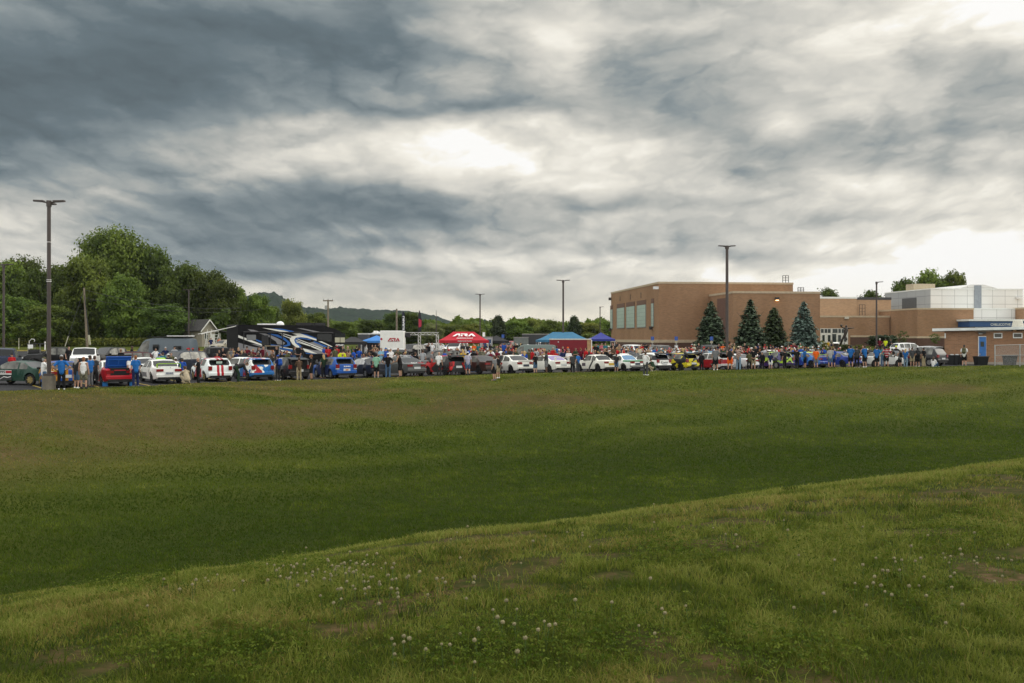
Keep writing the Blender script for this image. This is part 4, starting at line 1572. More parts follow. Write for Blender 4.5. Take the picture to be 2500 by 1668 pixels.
# ------------------------------------------------------------------ canopies, gantry, flags, signs, statue
def canopy(name, label, X, Y, rz, W, D, zE, zR, ridge, col, drop=0.25, cat='canopy tent', group='pop-up canopies', lower=0.0):
    z0 = lz1(X, Y)
    t = empty(name, (X, Y, z0), rz, label, cat, group)
    zE, zR = zE - z0, zR - z0
    m = mat(name + '_fabric_' + '%d' % int(col[0] * 1000), col, 0.75, vary=0.1, scale=1.5)
    n, k = 12, 8
    V, Fc = [], []
    # sagging cloth from the eaves to the ridge, four sides
    w, d, r = W / 2, D / 2, ridge / 2
    corners = [(-w, -d), (w, -d), (w, d), (-w, d)]
    tops = [(-r, 0), (r, 0), (r, 0), (-r, 0)]
    b = MB()
    for s in range(4):
        (ax, ay), (bx, by) = corners[s], corners[(s + 1) % 4]
        (cx, cy), (dx, dy) = tops[s], tops[(s + 1) % 4]
        base = len(b.v)
        for i in range(k + 1):
            q = i / k
            zz = zE + (zR - zE) * (q ** 1.25)
            for j in range(n + 1):
                u = j / n
                lx, ly = ax + (bx - ax) * u, ay + (by - ay) * u
                tx, ty = cx + (dx - cx) * u, cy + (dy - cy) * u
                sag = -0.05 * math.sin(math.pi * u) * (1 - q)
                b.v.append((lx + (tx - lx) * q, ly + (ty - ly) * q, zz + sag))
        for i in range(k):
            for j in range(n):
                a0 = base + i * (n + 1) + j
                b.f.append((a0, a0 + 1, a0 + n + 2, a0 + n + 1))
    top = b.build('canopy_top', m, t, smooth=True, sharp=35)
    v = MB()
    v.box(-w, w, -d - 0.012, -d, zE - drop, zE + 0.0)
    v.box(-w, w, d, d + 0.012, zE - drop, zE + 0.0)
    v.box(-w - 0.012, -w, -d, d, zE - drop, zE + 0.0)
    v.box(w, w + 0.012, -d, d, zE - drop, zE + 0.0)
    v.build('valance', m, t)
    mp = mat('white_tent_pole', (0.6, 0.6, 0.58), 0.4)
    for x in (-w + 0.05, w - 0.05):
        for y in (-d + 0.05, d - 0.05):
            MB().box(x - 0.03, x + 0.03, y - 0.03, y + 0.03, 0, zE - 0.02).build('leg', mp, t)
    return t, m, zE, zR


RED = (0.42, 0.008, 0.022, 1)
WHITE = (0.82, 0.82, 0.80, 1)
M_WHITE = mat('white_print', WHITE, 0.6, vary=0.0)
M_REDPRINT = mat('red_print', (0.40, 0.012, 0.03, 1), 0.6, vary=0.0)


def ara_logo(width, height, th=0.02):
    """the three slanted letters of the rally association's mark, in the x/z plane facing -y"""
    b = MB()
    # A and A: open chevrons; R: a hooked band between them
    def poly(p):
        b.prism([((x - 0.5) * width, (z - 0.5) * height) for x, z in p], 1, -th, 0.0)
    poly([(0.0, 0.0), (0.10, 0.0), (0.24, 0.72), (0.245, 0.50), (0.30, 0.50), (0.30, 1.0), (0.19, 1.0)])
    poly([(0.24, 0.0), (0.33, 0.0), (0.33, 0.28), (0.27, 0.28)])
    poly([(0.30, 0.5), (0.30, 1.0), (0.33, 1.0), (0.33, 0.30)])
    poly([(0.36, 0.0), (0.44, 0.0), (0.44, 0.45), (0.36, 0.45)])
    poly([(0.36, 0.72), (0.36, 1.0), (0.62, 1.0), (0.66, 0.86), (0.66, 0.56), (0.60, 0.44), (0.50, 0.44), (0.58, 0.72)])
    poly([(0.50, 0.42), (0.60, 0.42), (0.70, 0.0), (0.58, 0.0)])
    poly([(0.70, 0.0), (0.70, 0.3), (0.76, 0.72), (0.80, 1.0), (0.87, 1.0), (1.0, 0.0), (0.89, 0.0), (0.82, 0.62), (0.76, 0.0)])
    me = b.mesh('logo')
    return me


def build_tents():
    Y = 118.0
    X = ray(1132, Y)
    t, m, zE, zR = canopy('canopy_tent', 'red canopy tent with white letters on its sloping front', X, Y, R(2), 5.9, 3.6, zat(831, Y), zat(810, Y), 2.45, RED, 0.32)
    # lettering on the front slope
    sl = math.atan2(zR - zE, 1.8)
    q = 0.62
    lg = link('logo', ara_logo(2.7, 0.62), M_WHITE, t, (0.05, -1.8 * (1 - q) - 0.10, zE + (zR - zE) * (q ** 1.25) + 0.06))
    lg.rotation_euler = (-(math.pi / 2 - sl) * 1.0, 0, 0)
    l1 = link('lettering', text_mesh('AMERICAN RALLY', 0.2, 0.012, 1.95, 0.006), M_WHITE, t, (0.15, -1.55, zE + 0.20))
    l1.rotation_euler = (sl + 0.1, 0, 0)
    l1.location.z += 0.05
    l2 = link('lettering', text_mesh('ASSOCIATION', 0.17, 0.012, 1.65, 0.002), M_WHITE, t, (0.15, -1.825, zE - 0.1))
    l2.rotation_euler = (math.pi / 2, 0, 0)
    Y = 113.0
    canopy('canopy_tent', 'teal blue long canopy tent behind the red trailer', ray(1374, Y), Y, R(3), 5.9, 3.5, zat(830, Y), zat(811, Y), 2.3, (0.035, 0.15, 0.26, 1), 0.25)
    Y = 119.0
    canopy('canopy_tent', 'navy blue peaked canopy tent left of the gym corner', ray(1467, Y), Y, R(4), 2.95, 2.9, zat(828, Y), zat(812, Y), 0.05, (0.030, 0.040, 0.23, 1), 0.24)
    Y = 116.0
    canopy('canopy_tent', 'bright blue canopy tent half hidden behind the white box truck', ray(920, Y), Y, R(-8), 3.0, 3.0, zat(832, Y), zat(819, Y), 0.05, (0.05, 0.21, 0.55, 1), 0.24)
    Y = 111.0
    canopy('canopy_tent', 'black canopy tent right of the motorhome front', ray(862, Y), Y, R(20), 2.6, 2.8, zat(835, Y), zat(823, Y), 0.6, (0.020, 0.020, 0.022, 1), 0.3)
    Y = 128.0
    canopy('canopy_tent', 'black canopy tent before the dark conifer right of the red canopy', ray(1212, Y), Y, R(5), 3.0, 3.0, zat(832, Y), zat(819, Y), 0.05, (0.018, 0.018, 0.020, 1), 0.3)
    Y = 124.0
    canopy('canopy_tent', 'white peaked canopy tent top showing left of the box truck', ray(921, Y), Y, R(0), 2.6, 2.6, zat(818, Y), zat(808, Y), 0.05, (0.55, 0.56, 0.56, 1), 0.2)


build_tents()


def truss(b, p0, p1, w=0.26, r=0.025):
    p0, p1 = Vector(p0), Vector(p1)
    d = (p1 - p0)
    L = d.length
    t = d.normalized()
    up = Vector((0, 1, 0))
    e1 = t.cross(up).normalized() * (w / 2)
    e2 = up * (w / 2)
    for s1 in (-1, 1):
        for s2 in (-1, 1):
            b.tube([p0 + e1 * s1 + e2 * s2, p1 + e1 * s1 + e2 * s2], r, 5)
    n = max(2, int(L / 0.32))
    for k in range(n):
        a, c = p0 + t * (L * k / n), p0 + t * (L * (k + 1) / n)
        s = 1 if k % 2 else -1
        for q in (-1, 1):
            b.tube([a + e1 * s + e2 * q, c - e1 * s + e2 * q], r * 0.7, 4)


def build_gantry():
    Y = 108.0
    x0, x1, x2 = ray(986, Y), ray(1024, Y), ray(1068, Y)
    z0 = lz1(x1, Y)
    g = empty('truss_gantry', (x1, Y, z0), 0, 'white aluminium truss gantry with two uprights beside the box truck', 'gantry')
    ma = mat('white_aluminium', (0.62, 0.61, 0.57), 0.4, 0.2)
    zt = zat(815, Y) - z0
    for nm, a, c in (('crossbar', (x0 - x1, 0, zt), (x2 - x1 + 0.13, 0, zt)), ('upright', (0, 0, 0.0), (0, 0, zt - 0.14)), ('upright', (x2 - x1, 0, 0.0), (x2 - x1, 0, zt - 0.14))):
        b = MB()
        truss(b, a, c)
        b.build(nm, ma, g)
    sp = tag(MB().box(-0.3, 0.3, -0.3, 0.3, -0.55, 0.0).box(0.36, 0.8, -0.28, 0.28, -0.5, -0.02).build('loudspeaker', mat('black_plastic', (0.018, 0.018, 0.02), 0.5), None, (x0 - 0.1, Y, zat(812, Y))), 'black loudspeaker hung at the left end of the truss beside the box truck', 'loudspeaker')
    # low stage under the gantry
    Ys = 114.0
    xs0, xs1 = ray(1018, Ys), ray(1086, Ys)
    zs = lz1(xs0, Ys)
    st = empty('stage', ((xs0 + xs1) / 2, Ys, zs), 0, 'low dark stage deck behind the truss gantry', 'stage')
    hw = (xs1 - xs0) / 2
    MB().box(-hw, hw, -1.2, 2.0, 0.44, 0.55).build('deck', mat('dark_deck', (0.05, 0.05, 0.052), 0.7), st)
    for x in (-hw + 0.1, 0, hw - 0.1):
        for y in (-1.1, 1.9):
            MB().box(x - 0.05, x + 0.05, y - 0.05, y + 0.05, 0, 0.438).build('leg', M_STEEL, st)

    def feather(px, ytop, ybot, Y, col, label, txt=None, tcol=None):
        X = ray(px, Y)
        z0 = lz1(X, Y)
        f = empty('feather_flag', (X, Y, z0), R(12), label, 'flag', 'tall feather flags by the gantry')
        zt, zb = zat(ytop, Y) - z0, zat(ybot, Y) - z0
        MB().tube([(0, 0, 0), (0, 0, zb), (0, 0, zt - 0.8), (0.1, 0, zt - 0.1)], [0.03, 0.03, 0.02, 0.01], 6).build('pole', mat('black_plastic', (0.018, 0.018, 0.02), 0.5), f)
        poly = [(0.03, zb), (0.36, zb + 0.3), (0.40, zt - 1.2), (0.30, zt - 0.4), (0.12, zt), (0.03, zt - 0.6)]
        fl = MB().prism(poly, 1, -0.012, 0.012).build('flag_cloth', mat('flag_%d' % int(px), col, 0.8), f)
        if txt:
            me = text_mesh(txt, 0.28, 0.01, (zt - zb) * 0.62, 0.01)
            link('lettering', me, mat('flag_print_%d' % int(px), tcol, 0.7, vary=0), fl, (0.205, -0.02, (zb + zt) / 2 - 0.2), (math.pi / 2, -math.pi / 2, 0))
        return f, fl
    f, fl = feather(981, 757, 812, 112, (0.022, 0.025, 0.04, 1), 'black feather flag with white lettering beside the box truck', 'SUBARU', (0.75, 0.75, 0.75, 1))
    f, fl = feather(1021, 757, 815, 112, (0.020, 0.02, 0.024, 1), 'black and red feather flag over the gantry')
    fl2 = MB().prism([(0.05, zat(800, 112) - lz1(0, 112)), (0.36, zat(797, 112) - lz1(0, 112)), (0.38, zat(782, 112) - lz1(0, 112)), (0.05, zat(778, 112) - lz1(0, 112))], 1, -0.016, 0.016).build('red_band', mat('red_flag_cloth', (0.40, 0.03, 0.06, 1), 0.8), f)


build_gantry()


def build_signs():
    # blue accessible-parking signs on posts
    for k, (px, yt, Y, lab) in enumerate(((1593, 822, 135, 'blue parking sign directly below the gym window corner'),
                                          (1651, 822, 130, 'blue parking sign between the gym corner and the first spruce'),
                                          (1737, 822, 128, 'blue parking sign in front of the first green spruce'),
                                          (1228, 817, 150, 'blue parking sign beside the dark conifer'),
                                          (1848, 841, 132, 'small bare sign post between the spruces'))):
        X = ray(px, Y)
        z0 = lz1(X, Y)
        zt = zat(yt, Y) - z0
        s = empty('parking_sign', (X, Y, z0), 0, lab, 'sign', 'parking sign posts before the school')
        MB().box(-0.04, 0.04, 0.0, 0.08, 0, zt).build('post', M_STEEL, s)
        if k == 4:
            continue
        MB().box(-0.2, -0.015, -0.035, -0.002, zt - 0.5, zt).box(0.015, 0.2, -0.035, -0.002, zt - 0.5, zt).build('blue_plate', mat('blue_sign', (0.03, 0.10, 0.42, 1), 0.4), s)
        if px > 1300:
            MB().box(-0.17, 0.17, -0.03, -0.002, zt - 0.86, zt - 0.58).build('white_plate', mat('cream_plate', (0.42, 0.38, 0.28, 1), 0.6), s)
            MB().box(-0.22, 0.22, -0.05, -0.031, zt - 1.5, zt - 1.1).build('notice', mat('pale_notice', (0.5, 0.5, 0.48, 1), 0.6), s)
    # white markers and posts on the berm
    mp = mat('pale_plastic', (0.5, 0.48, 0.36), 0.6)
    for k, (px, y0, y1, Y, lab) in enumerate(((46, 826, 846, 165, 'pale thin stake by the leftmost young tree'), (71, 832, 846, 163, 'pale stake below the bent white rod'),
                                              (110, 834, 846, 163, 'thick white marker post left of the tall near lamp'), (115, 827, 846, 166, 'thin pale stake touching the tall near lamp post'))):
        X = ray(px, Y)
        z = lz1(X, Y)
        o = MB().tube([(0, 0, -0.2), (0, 0, max(0.8, zat(y0, Y) - z))], 0.09 if k == 2 else 0.06, 6).build('stake', mp if k != 2 else M_WHITE, None, (X, Y, z))
        tag(o, lab, 'stake', 'stakes on the grass berm')
    # curved white rod
    X, Y = ray(76, 163), 163
    z = lz1(X, Y)
    pts = [(-0.3, 0, 0), (-0.3, 0, 0.9), (-0.2, 0, 1.35), (0.1, 0, 1.6), (0.45, 0, 1.55), (0.62, 0, 1.35), (0.5, 0, 1.15)]
    tag(MB().tube(pts, 0.05, 6).build('bent_rod', M_WHITE, None, (X, Y, z)), 'bent white rod curling over the berm left of the tall lamp', 'rod')
    # bronze athlete statue on a plinth with a plaque stand
    Y = 160.0
    X = ray(2066, Y)
    z0 = lz1(X, Y)
    st = empty('statue', (X, Y, z0), 0, 'dark bronze statue of a leaping athlete holding a ball up before the doors', 'statue')
    zz = lambda py: zat(py, Y) - z0
    xx = lambda px: ray(px, Y) - X
    mb = mat('dark_bronze', (0.045, 0.038, 0.032), 0.45, 0.5)
    MB().box(-1.5, 0.9, -0.5, 0.5, -0.1, 0.35).build('plinth', M_CONC, st)
    f = MB()
    f.tube([(xx(2050), 0, 0.36), (xx(2057), 0, zz(828)), (xx(2063), 0, zz(818)), (xx(2066), 0, zz(806)), (xx(2066), 0, zz(799))], [0.16, 0.17, 0.24, 0.30, 0.16], 10)
    f.tube([(xx(2063), 0, zz(819)), (xx(2066), -0.2, zz(829)), (xx(2060), -0.1, zz(840))], [0.2, 0.15, 0.10], 8)
    f.tube([(xx(2067), 0, zz(802)), (xx(2076), 0, zz(801.5)), (xx(2085), 0, zz(801))], [0.13, 0.10, 0.07], 7)
    f.tube([(xx(2065), 0, zz(802)), (xx(2058), 0, zz(801)), (xx(2054.5), 0, zz(798))], [0.13, 0.10, 0.07], 7)
    f.ball((xx(2066), 0, zz(797)), (0.17, 0.19, 0.22))
    f.build('figure', mb, st, smooth=True)
    MB().ball((xx(2054), 0, zz(795)), 0.2).build('ball', mb, st, smooth=True)
    ps = empty('plaque_stand', (ray(2041, 158), 158, lz1(ray(2041, 158), 158)), 0, 'dark plaque stand with a pale sloping top beside the statue', 'stand')
    MB().box(-0.32, 0.32, -0.25, 0.25, 0, 0.95).build('body', mb, ps)
    MB().prism([(-0.3, 0.96), (0.3, 1.12), (0.3, 1.18), (-0.3, 1.02)], 0, -0.42, 0.42).build('top', M_WHITE, ps)


build_signs()

# ------------------------------------------------------------------ vehicles
BLACK = (0.010, 0.010, 0.011, 1)
M_BLACK = mat('black_plastic_trim', BLACK, 0.5, vary=0.0)
M_TYRE = mat('tyre_rubber', (0.016, 0.016, 0.016, 1), 0.85, vary=0.2, scale=10)
M_GLASS = glass_mat('tinted_car_glass', (0.010, 0.012, 0.013), 0.05)
M_SIDE = mat('reflective_side_glass', (0.15, 0.15, 0.135, 1), 0.22, 0.3, vary=.6, scale=1.3)  # pale patchy base colour stands in for sky reflections
M_TAIL = mat('tail_lamp_red', (0.22, 0.010, 0.012, 1), 0.15, vary=0.1, spec=0.6)
M_HEAD = mat('head_lamp', (0.50, 0.52, 0.52, 1), 0.15, vary=0.1, spec=0.6)
M_PLATE = mat('plate_white', (0.60, 0.62, 0.62, 1), 0.4, vary=0.05)
M_PLATEY = mat('plate_yellow', (0.58, 0.36, 0.02, 1), 0.4, vary=0.05)
M_PLTXT = mat('plate_text', (0.03, 0.05, 0.16, 1), 0.6, vary=0)
M_RIMG = mat('gold_rim', (0.42, 0.33, 0.14, 1), 0.35, 0.5)
M_RIMS = mat('silver_rim', (0.36, 0.36, 0.35, 1), 0.35, 0.6)
M_RIMB = mat('dark_rim', (0.03, 0.03, 0.032, 1), 0.4, 0.3)
M_RIMW = mat('white_rim', (0.6, 0.6, 0.57, 1), 0.4)
M_INT = mat('dark_interior', (0.012, 0.012, 0.013, 1), 0.9, vary=0.2)


def paint(name, base, rules=(), rough=0.28, dirt=0.18):
    """car paint with livery rules in the car's own coordinates (x forward from the rear bumper, y left, z up)"""
    if name in _mats:
        return _mats[name]
    m = bpy.data.materials.new(name)
    m.use_nodes = True
    N = NT(m.node_tree)
    b = m.node_tree.nodes['Principled BSDF']
    co = N.n('ShaderNodeTexCoord').outputs['Object']
    x, y, z = N.xyz(co)
    ax = N.m('ABSOLUTE', y)
    c = tuple(base[:3]) + (1,)
    for r in rules:
        k = r[0]
        if k == 'box':          # ('box', colour, x0, x1, y0, y1, z0, z1)
            msk = None
            for v, lo, hi in ((x, r[2], r[3]), (y, r[4], r[5]), (z, r[6], r[7])):
                if lo is None:
                    continue
                q = N.m('MULTIPLY', N.m('GREATER_THAN', v, lo), N.m('LESS_THAN', v, hi))
                msk = q if msk is None else N.m('MULTIPLY', msk, q)
        elif k == 'sym':        # same with |y|
            msk = None
            for v, lo, hi in ((x, r[2], r[3]), (ax, r[4], r[5]), (z, r[6], r[7])):
                if lo is None:
                    continue
                q = N.m('MULTIPLY', N.m('GREATER_THAN', v, lo), N.m('LESS_THAN', v, hi))
                msk = q if msk is None else N.m('MULTIPLY', msk, q)
        elif k == 'slant':      # ('slant', colour, kx, ky, kz, lo, hi): band across a tilted axis
            v = N.m('ADD', N.m('MULTIPLY', x, r[2]), N.m('ADD', N.m('MULTIPLY', y, r[3]), N.m('MULTIPLY', z, r[4])))
            msk = N.m('MULTIPLY', N.m('GREATER_THAN', v, r[5]), N.m('LESS_THAN', v, r[6]))
        elif k == 'splash':     # ('splash', colour, scale, threshold, seed)
            nz = N.noise(N.v('ADD', co, (r[4], r[4] * 1.7, 0.0)), r[2], 2, 0.5, 0.6)
            msk = N.m('GREATER_THAN', nz, r[3])
        elif k == 'dots':
            msk = N.m('LESS_THAN', N.vor(co, r[2]), r[3])
        elif k == 'shard':      # angular camouflage cells
            cl = N.vor(N.v('MULTIPLY', co, (1.0, 1.0, 1.8)), r[2], out='Color')
            msk = N.m('GREATER_THAN', N.xyz(cl)[0], r[3])
        c = N.mix(msk, c, tuple(r[1][:3]) + (1,))
    # road dust low on the body
    nz = N.noise(co, 2.5, 4, 0.65)
    d = N.m('MULTIPLY', N.mr(z, 0.75, 0.15, 0.08, 1.0), N.mr(nz, 0.3, 0.75))
    c = N.mix(N.m('MULTIPLY', d, dirt * 1.3), c, (0.12, 0.098, 0.068, 1))
    # sponsor-decal sized break-up of the paint
    N.put(b.inputs['Base Color'], c)
    N.put(b.inputs['Roughness'], N.m('ADD', N.m('MULTIPLY', d, 0.5), rough))
    b.inputs['Specular IOR Level'].default_value = 0.22
    b.inputs['Coat Weight'].default_value = 0.12
    b.inputs['Coat Roughness'].default_value = 0.12
    _mats[name] = m
    return m


# side outlines: (x from the rear, z) of the top line; belt line; side window and glass ranges
KINDS = {
    'sedan': dict(L=4.35, W=1.72, top=[(0, .60), (.03, .92), (.10, .96), (.72, 1.00), (1.32, 1.33), (1.75, 1.40), (2.30, 1.39), (2.62, 1.33), (3.28, .97), (4.0, .84), (4.25, .72), (4.35, .50)],
                  belt=[(0, .90), (.7, .94), (3.3, .92), (4.35, .70)], side=[(1.02, 1.86), (1.96, 2.84)], rear=(.74, 1.30), wind=(2.64, 3.26), wheels=(.82, 3.40), door=[(1.05, 1.90), (1.94, 3.02)]),
    'coupe': dict(L=4.30, W=1.70, top=[(0, .58), (.03, .90), (.10, .94), (.66, .97), (1.30, 1.29), (1.75, 1.34), (2.20, 1.33), (2.50, 1.27), (3.15, .95), (3.9, .82), (4.2, .70), (4.30, .48)],
                  belt=[(0, .88), (.7, .91), (3.2, .89), (4.3, .68)], side=[(.98, 1.50), (1.60, 2.75)], rear=(.68, 1.28), wind=(2.52, 3.13), wheels=(.80, 3.36), door=[(1.60, 2.95)]),
    'boxy': dict(L=4.0, W=1.60, top=[(0, .55), (.02, .88), (.08, .92), (.85, .95), (1.30, 1.30), (1.50, 1.36), (2.15, 1.36), (2.35, 1.31), (2.75, .94), (3.7, .86), (3.95, .76), (4.0, .5)],
                 belt=[(0, .86), (.8, .89), (2.8, .89), (4.0, .76)], side=[(1.10, 1.62), (1.70, 2.50)], rear=(.87, 1.28), wind=(2.37, 2.73), wheels=(.80, 3.22), door=[(1.68, 2.72)]),
    'hatch': dict(L=3.95, W=1.72, top=[(0, .55), (.03, .92), (.08, 1.02), (.40, 1.36), (.62, 1.43), (1.4, 1.47), (1.95, 1.45), (2.25, 1.39), (2.95, 1.01), (3.6, .88), (3.85, .74), (3.95, .50)],
                  belt=[(0, .98), (.6, 1.0), (3.0, .92), (3.95, .72)], side=[(.62, 1.42), (1.52, 2.50)], rear=(.09, .42), wind=(2.27, 2.93), wheels=(.66, 3.15), door=[(.95, 1.46), (1.50, 2.66)]),
    'wagon': dict(L=4.40, W=1.73, top=[(0, .60), (.03, .94), (.08, 1.00), (.42, 1.36), (.60, 1.42), (1.6, 1.46), (2.30, 1.44), (2.60, 1.38), (3.28, .98), (4.05, .86), (4.30, .74), (4.40, .50)],
                  belt=[(0, .94), (.6, .96), (3.3, .92), (4.4, .72)], side=[(.60, 1.10), (1.18, 1.90), (1.98, 2.82)], rear=(.09, .44), wind=(2.62, 3.26), wheels=(.84, 3.42), door=[(1.14, 1.92), (1.96, 3.02)]),
    'suv': dict(L=4.65, W=1.86, top=[(0, .62), (.03, 1.02), (.10, 1.14), (.42, 1.60), (.65, 1.68), (1.8, 1.72), (2.55, 1.69), (2.85, 1.62), (3.45, 1.14), (4.3, 1.02), (4.57, .88), (4.65, .55)],
                belt=[(0, 1.08), (.6, 1.10), (3.5, 1.06), (4.65, .85)], side=[(.55, 1.10), (1.18, 2.02), (2.10, 3.02)], rear=(.11, .44), wind=(2.87, 3.43), wheels=(.86, 3.62), door=[(1.12, 2.05), (2.08, 3.20)], wr=.36, sill=.32),
    'pickup': dict(L=5.75, W=2.0, top=[(0, .70), (.02, 1.25), (.05, 1.30), (1.78, 1.30), (1.86, 1.36), (1.98, 1.82), (2.15, 1.90), (3.20, 1.92), (3.55, 1.86), (4.12, 1.34), (5.35, 1.24), (5.68, 1.10), (5.75, .62)],
                   belt=[(0, 1.22), (1.8, 1.26), (4.1, 1.24), (5.75, 1.05)], side=[(2.14, 2.82), (2.92, 3.78)], rear=(1.87, 1.97), wind=(3.57, 4.10), wheels=(1.05, 4.72), door=[(2.06, 2.86), (2.89, 3.95)], wr=.42, sill=.42),
    'van': dict(L=5.95, W=2.02, top=[(0, .60), (.02, 2.30), (.08, 2.52), (.4, 2.60), (4.0, 2.60), (4.45, 2.50), (4.75, 2.25), (5.15, 1.55), (5.75, 1.22), (5.90, 1.0), (5.95, .5)],
                belt=[(0, 1.34), (4.2, 1.34), (5.2, 1.26), (5.95, .98)], side=[(4.02, 4.92)], rear=None, wind=(4.70, 5.15), wheels=(1.05, 4.85), door=[(3.95, 4.98)], wr=.36, sill=.34),
    'minivan': dict(L=4.9, W=1.93, top=[(0, .60), (.03, 1.02), (.08, 1.12), (.35, 1.60), (.6, 1.70), (2.2, 1.75), (3.0, 1.70), (3.3, 1.62), (4.1, 1.10), (4.7, .95), (4.86, .82), (4.9, .5)],
                    belt=[(0, 1.04), (.6, 1.06), (4.1, 1.0), (4.9, .8)], side=[(.55, 1.35), (1.45, 2.35), (2.45, 3.45)], rear=(.09, .36), wind=(3.32, 4.08), wheels=(.95, 3.9), door=[(1.4, 2.4), (2.43, 3.6)], wr=.34, sill=.28),
}
_cars = {}


def car_meshes(kind):
    if kind in _cars:
        return _cars[kind]
    K = KINDS[kind]
    L, W = K['L'], K['W']
    hw0 = W / 2
    wr = K.get('wr', .315)
    sill = K.get('sill', .24)
    top = np.array(K['top'])
    belt = np.array(K['belt'])
    xs = set(np.linspace(0, L, 40).round(4).tolist()) | {p[0] for p in K['top']}
    for (a, b) in K['side'] + K['door']:
        xs |= {a, b}
    ra = wr + 0.05
    for w in K['wheels']:
        xs |= {w + ra * math.cos(t) for t in np.linspace(0, math.pi, 13)} | {w + ra + 0.02, w - ra - 0.02}
    xs = sorted(x for x in xs if 0 <= x <= L)
    ks = [xs[0]]
    for x in xs[1:]:
        if x - ks[-1] > 0.012:
            ks.append(x)
    xs = ks
    secs = []
    tall = K['top']
    for x in xs:
        zt = float(np.interp(x, top[:, 0], top[:, 1]))
        zb = min(float(np.interp(x, belt[:, 0], belt[:, 1])), zt - 0.03)
        e = min(x, L - x)
        pl = hw0 * (1 - 0.16 * math.exp(-e / 0.16) - 0.05 * math.exp(-e / 0.6))
        z1 = sill + 0.10 * math.exp(-e / 0.25)
        fl = 0.0
        for w in K['wheels']:
            q = ra * ra - (x - w) ** 2
            if q > 0:
                z1 = max(z1, wr + math.sqrt(q))
            fl = max(fl, 0.035 * math.exp(-((x - w) / 0.42) ** 4))
        z2 = max(0.52 if kind not in ('pickup', 'suv', 'van') else 0.66, z1 + 0.035)
        z2 = min(z2, zb - 0.04)
        z1 = min(z1, z2 - 0.02)
        h = zt - zb
        inset = min(0.24, h * (0.36 if kind not in ('van', 'pickup') else 0.17))
        cab = h > 0.12
        y3 = pl * 0.985
        if cab:
            y5 = max(0.3, y3 - inset - 0.05)
            sec = [(pl * 0.95 + fl * .6, z1), (pl + fl, z2), (y3, zb), (y5 + 0.05, zb + h * .86), (y5 - 0.03, zt - 0.015), (0, zt + 0.018)]
        else:
            sec = [(pl * 0.95 + fl * .6, z1), (pl + fl, z2), (y3, zb), (y3 - 0.05, zt - h * .25), (y3 - 0.16, zt - 0.004), (0, zt + 0.012)]
        secs.append(sec)
    ring = []
    for sec in secs:
        ring.append(sec + [(-y, z) for (y, z) in sec[-2::-1]])
    n = len(ring[0])
    V = [(x, y, z) for x, rg in zip(xs, ring) for (y, z) in rg]
    groups = {'body': [], 'windscreen': [], 'rear_window': [], 'side': [], 'door': []}
    sidew = [[[], []] for _ in K['side']]
    doors = [[[], []] for _ in K['door']]
    for i in range(len(xs) - 1):
        xm = (xs[i] + xs[i + 1]) / 2
        for j in range(n):
            a, b = i * n + j, i * n + (j + 1) % n
            f = (a, b, b + n, a + n)
            side = 0 if j < n // 2 else 1
            jj = j if j < n // 2 else n - 2 - j
            tgt = groups['body']
            if j == n - 1:
                tgt = groups['body']
            elif jj == 2:
                for q, (s0, s1) in enumerate(K['side']):
                    if s0 < xm < s1:
                        tgt = sidew[q][side]
            elif jj == 4:
                if K['wind'][0] < xm < K['wind'][1]:
                    tgt = groups['windscreen']
                elif K['rear'] and K['rear'][0] < xm < K['rear'][1]:
                    tgt = groups['rear_window']
            elif jj in (0, 1):
                for q, (s0, s1) in enumerate(K['door']):
                    if s0 < xm < s1:
                        tgt = doors[q][side]
            tgt.append(f)
    groups['body'].append(tuple(range(n))[::-1])
    groups['body'].append(tuple(range((len(xs) - 1) * n, len(xs) * n)))

    def sub(name, faces, off=0.0):
        used = sorted({k for f in faces for k in f})
        mp = {k: q for q, k in enumerate(used)}
        b = MB()
        b.v = [V[k] for k in used]
        b.f = [tuple(mp[k] for k in f) for f in faces]
        return b.mesh(name, True, 32)
    out = {'parts': []}
    P = out['parts']
    P.append(('body', sub('body', groups['body']), 'paint'))
    for q in range(len(K['door'])):
        for s in (0, 1):
            hx = K['door'][q][0] + 0.14
            zb = float(np.interp(hx, belt[:, 0], belt[:, 1]))
            sg = 1 if s == 0 else -1
            hm = MB().box(hx - .08, hx + .08, sg * (hw0 + 0.002), sg * (hw0 + 0.022), zb - 0.12, zb - 0.085).mesh('door_handle')
            P.append(('door', sub('door', doors[q][s]), 'paint', ('door_handle', hm, 'paint')))
    if groups['windscreen']:
        P.append(('windscreen', sub('windscreen', groups['windscreen']), 'glass'))
    if groups['rear_window']:
        P.append(('rear_window', sub('rear_window', groups['rear_window']), 'glass'))
    for q in range(len(K['side'])):
        for s in (0, 1):
            if sidew[q][s]:
                P.append(('side_window', sub('side_window', sidew[q][s]), 'sideglass'))
    # wheels
    ww = 0.20 if wr < .35 else 0.25
    tm = MB()
    prof = [(wr * .66, -ww / 2), (wr * .93, -ww / 2), (wr, -ww * .36), (wr, ww * .36), (wr * .93, ww / 2), (wr * .66, ww / 2)]
    nn = 20
    for (r, y) in prof:
        for k in range(nn):
            t = 2 * math.pi * k / nn
            tm.v.append((r * math.cos(t), y, r * math.sin(t)))
    for i in range(len(prof) - 1):
        for k in range(nn):
            a, b = i * nn + k, i * nn + (k + 1) % nn
            tm.f.append((a, b, b + nn, a + nn))
    tyre = tm.mesh('wheel', True, 40)
    rm = MB()
    rr = wr * .67
    rm.tube([(0, -ww * .45, 0), (0, ww * .20, 0)], [rr, rr], nn)
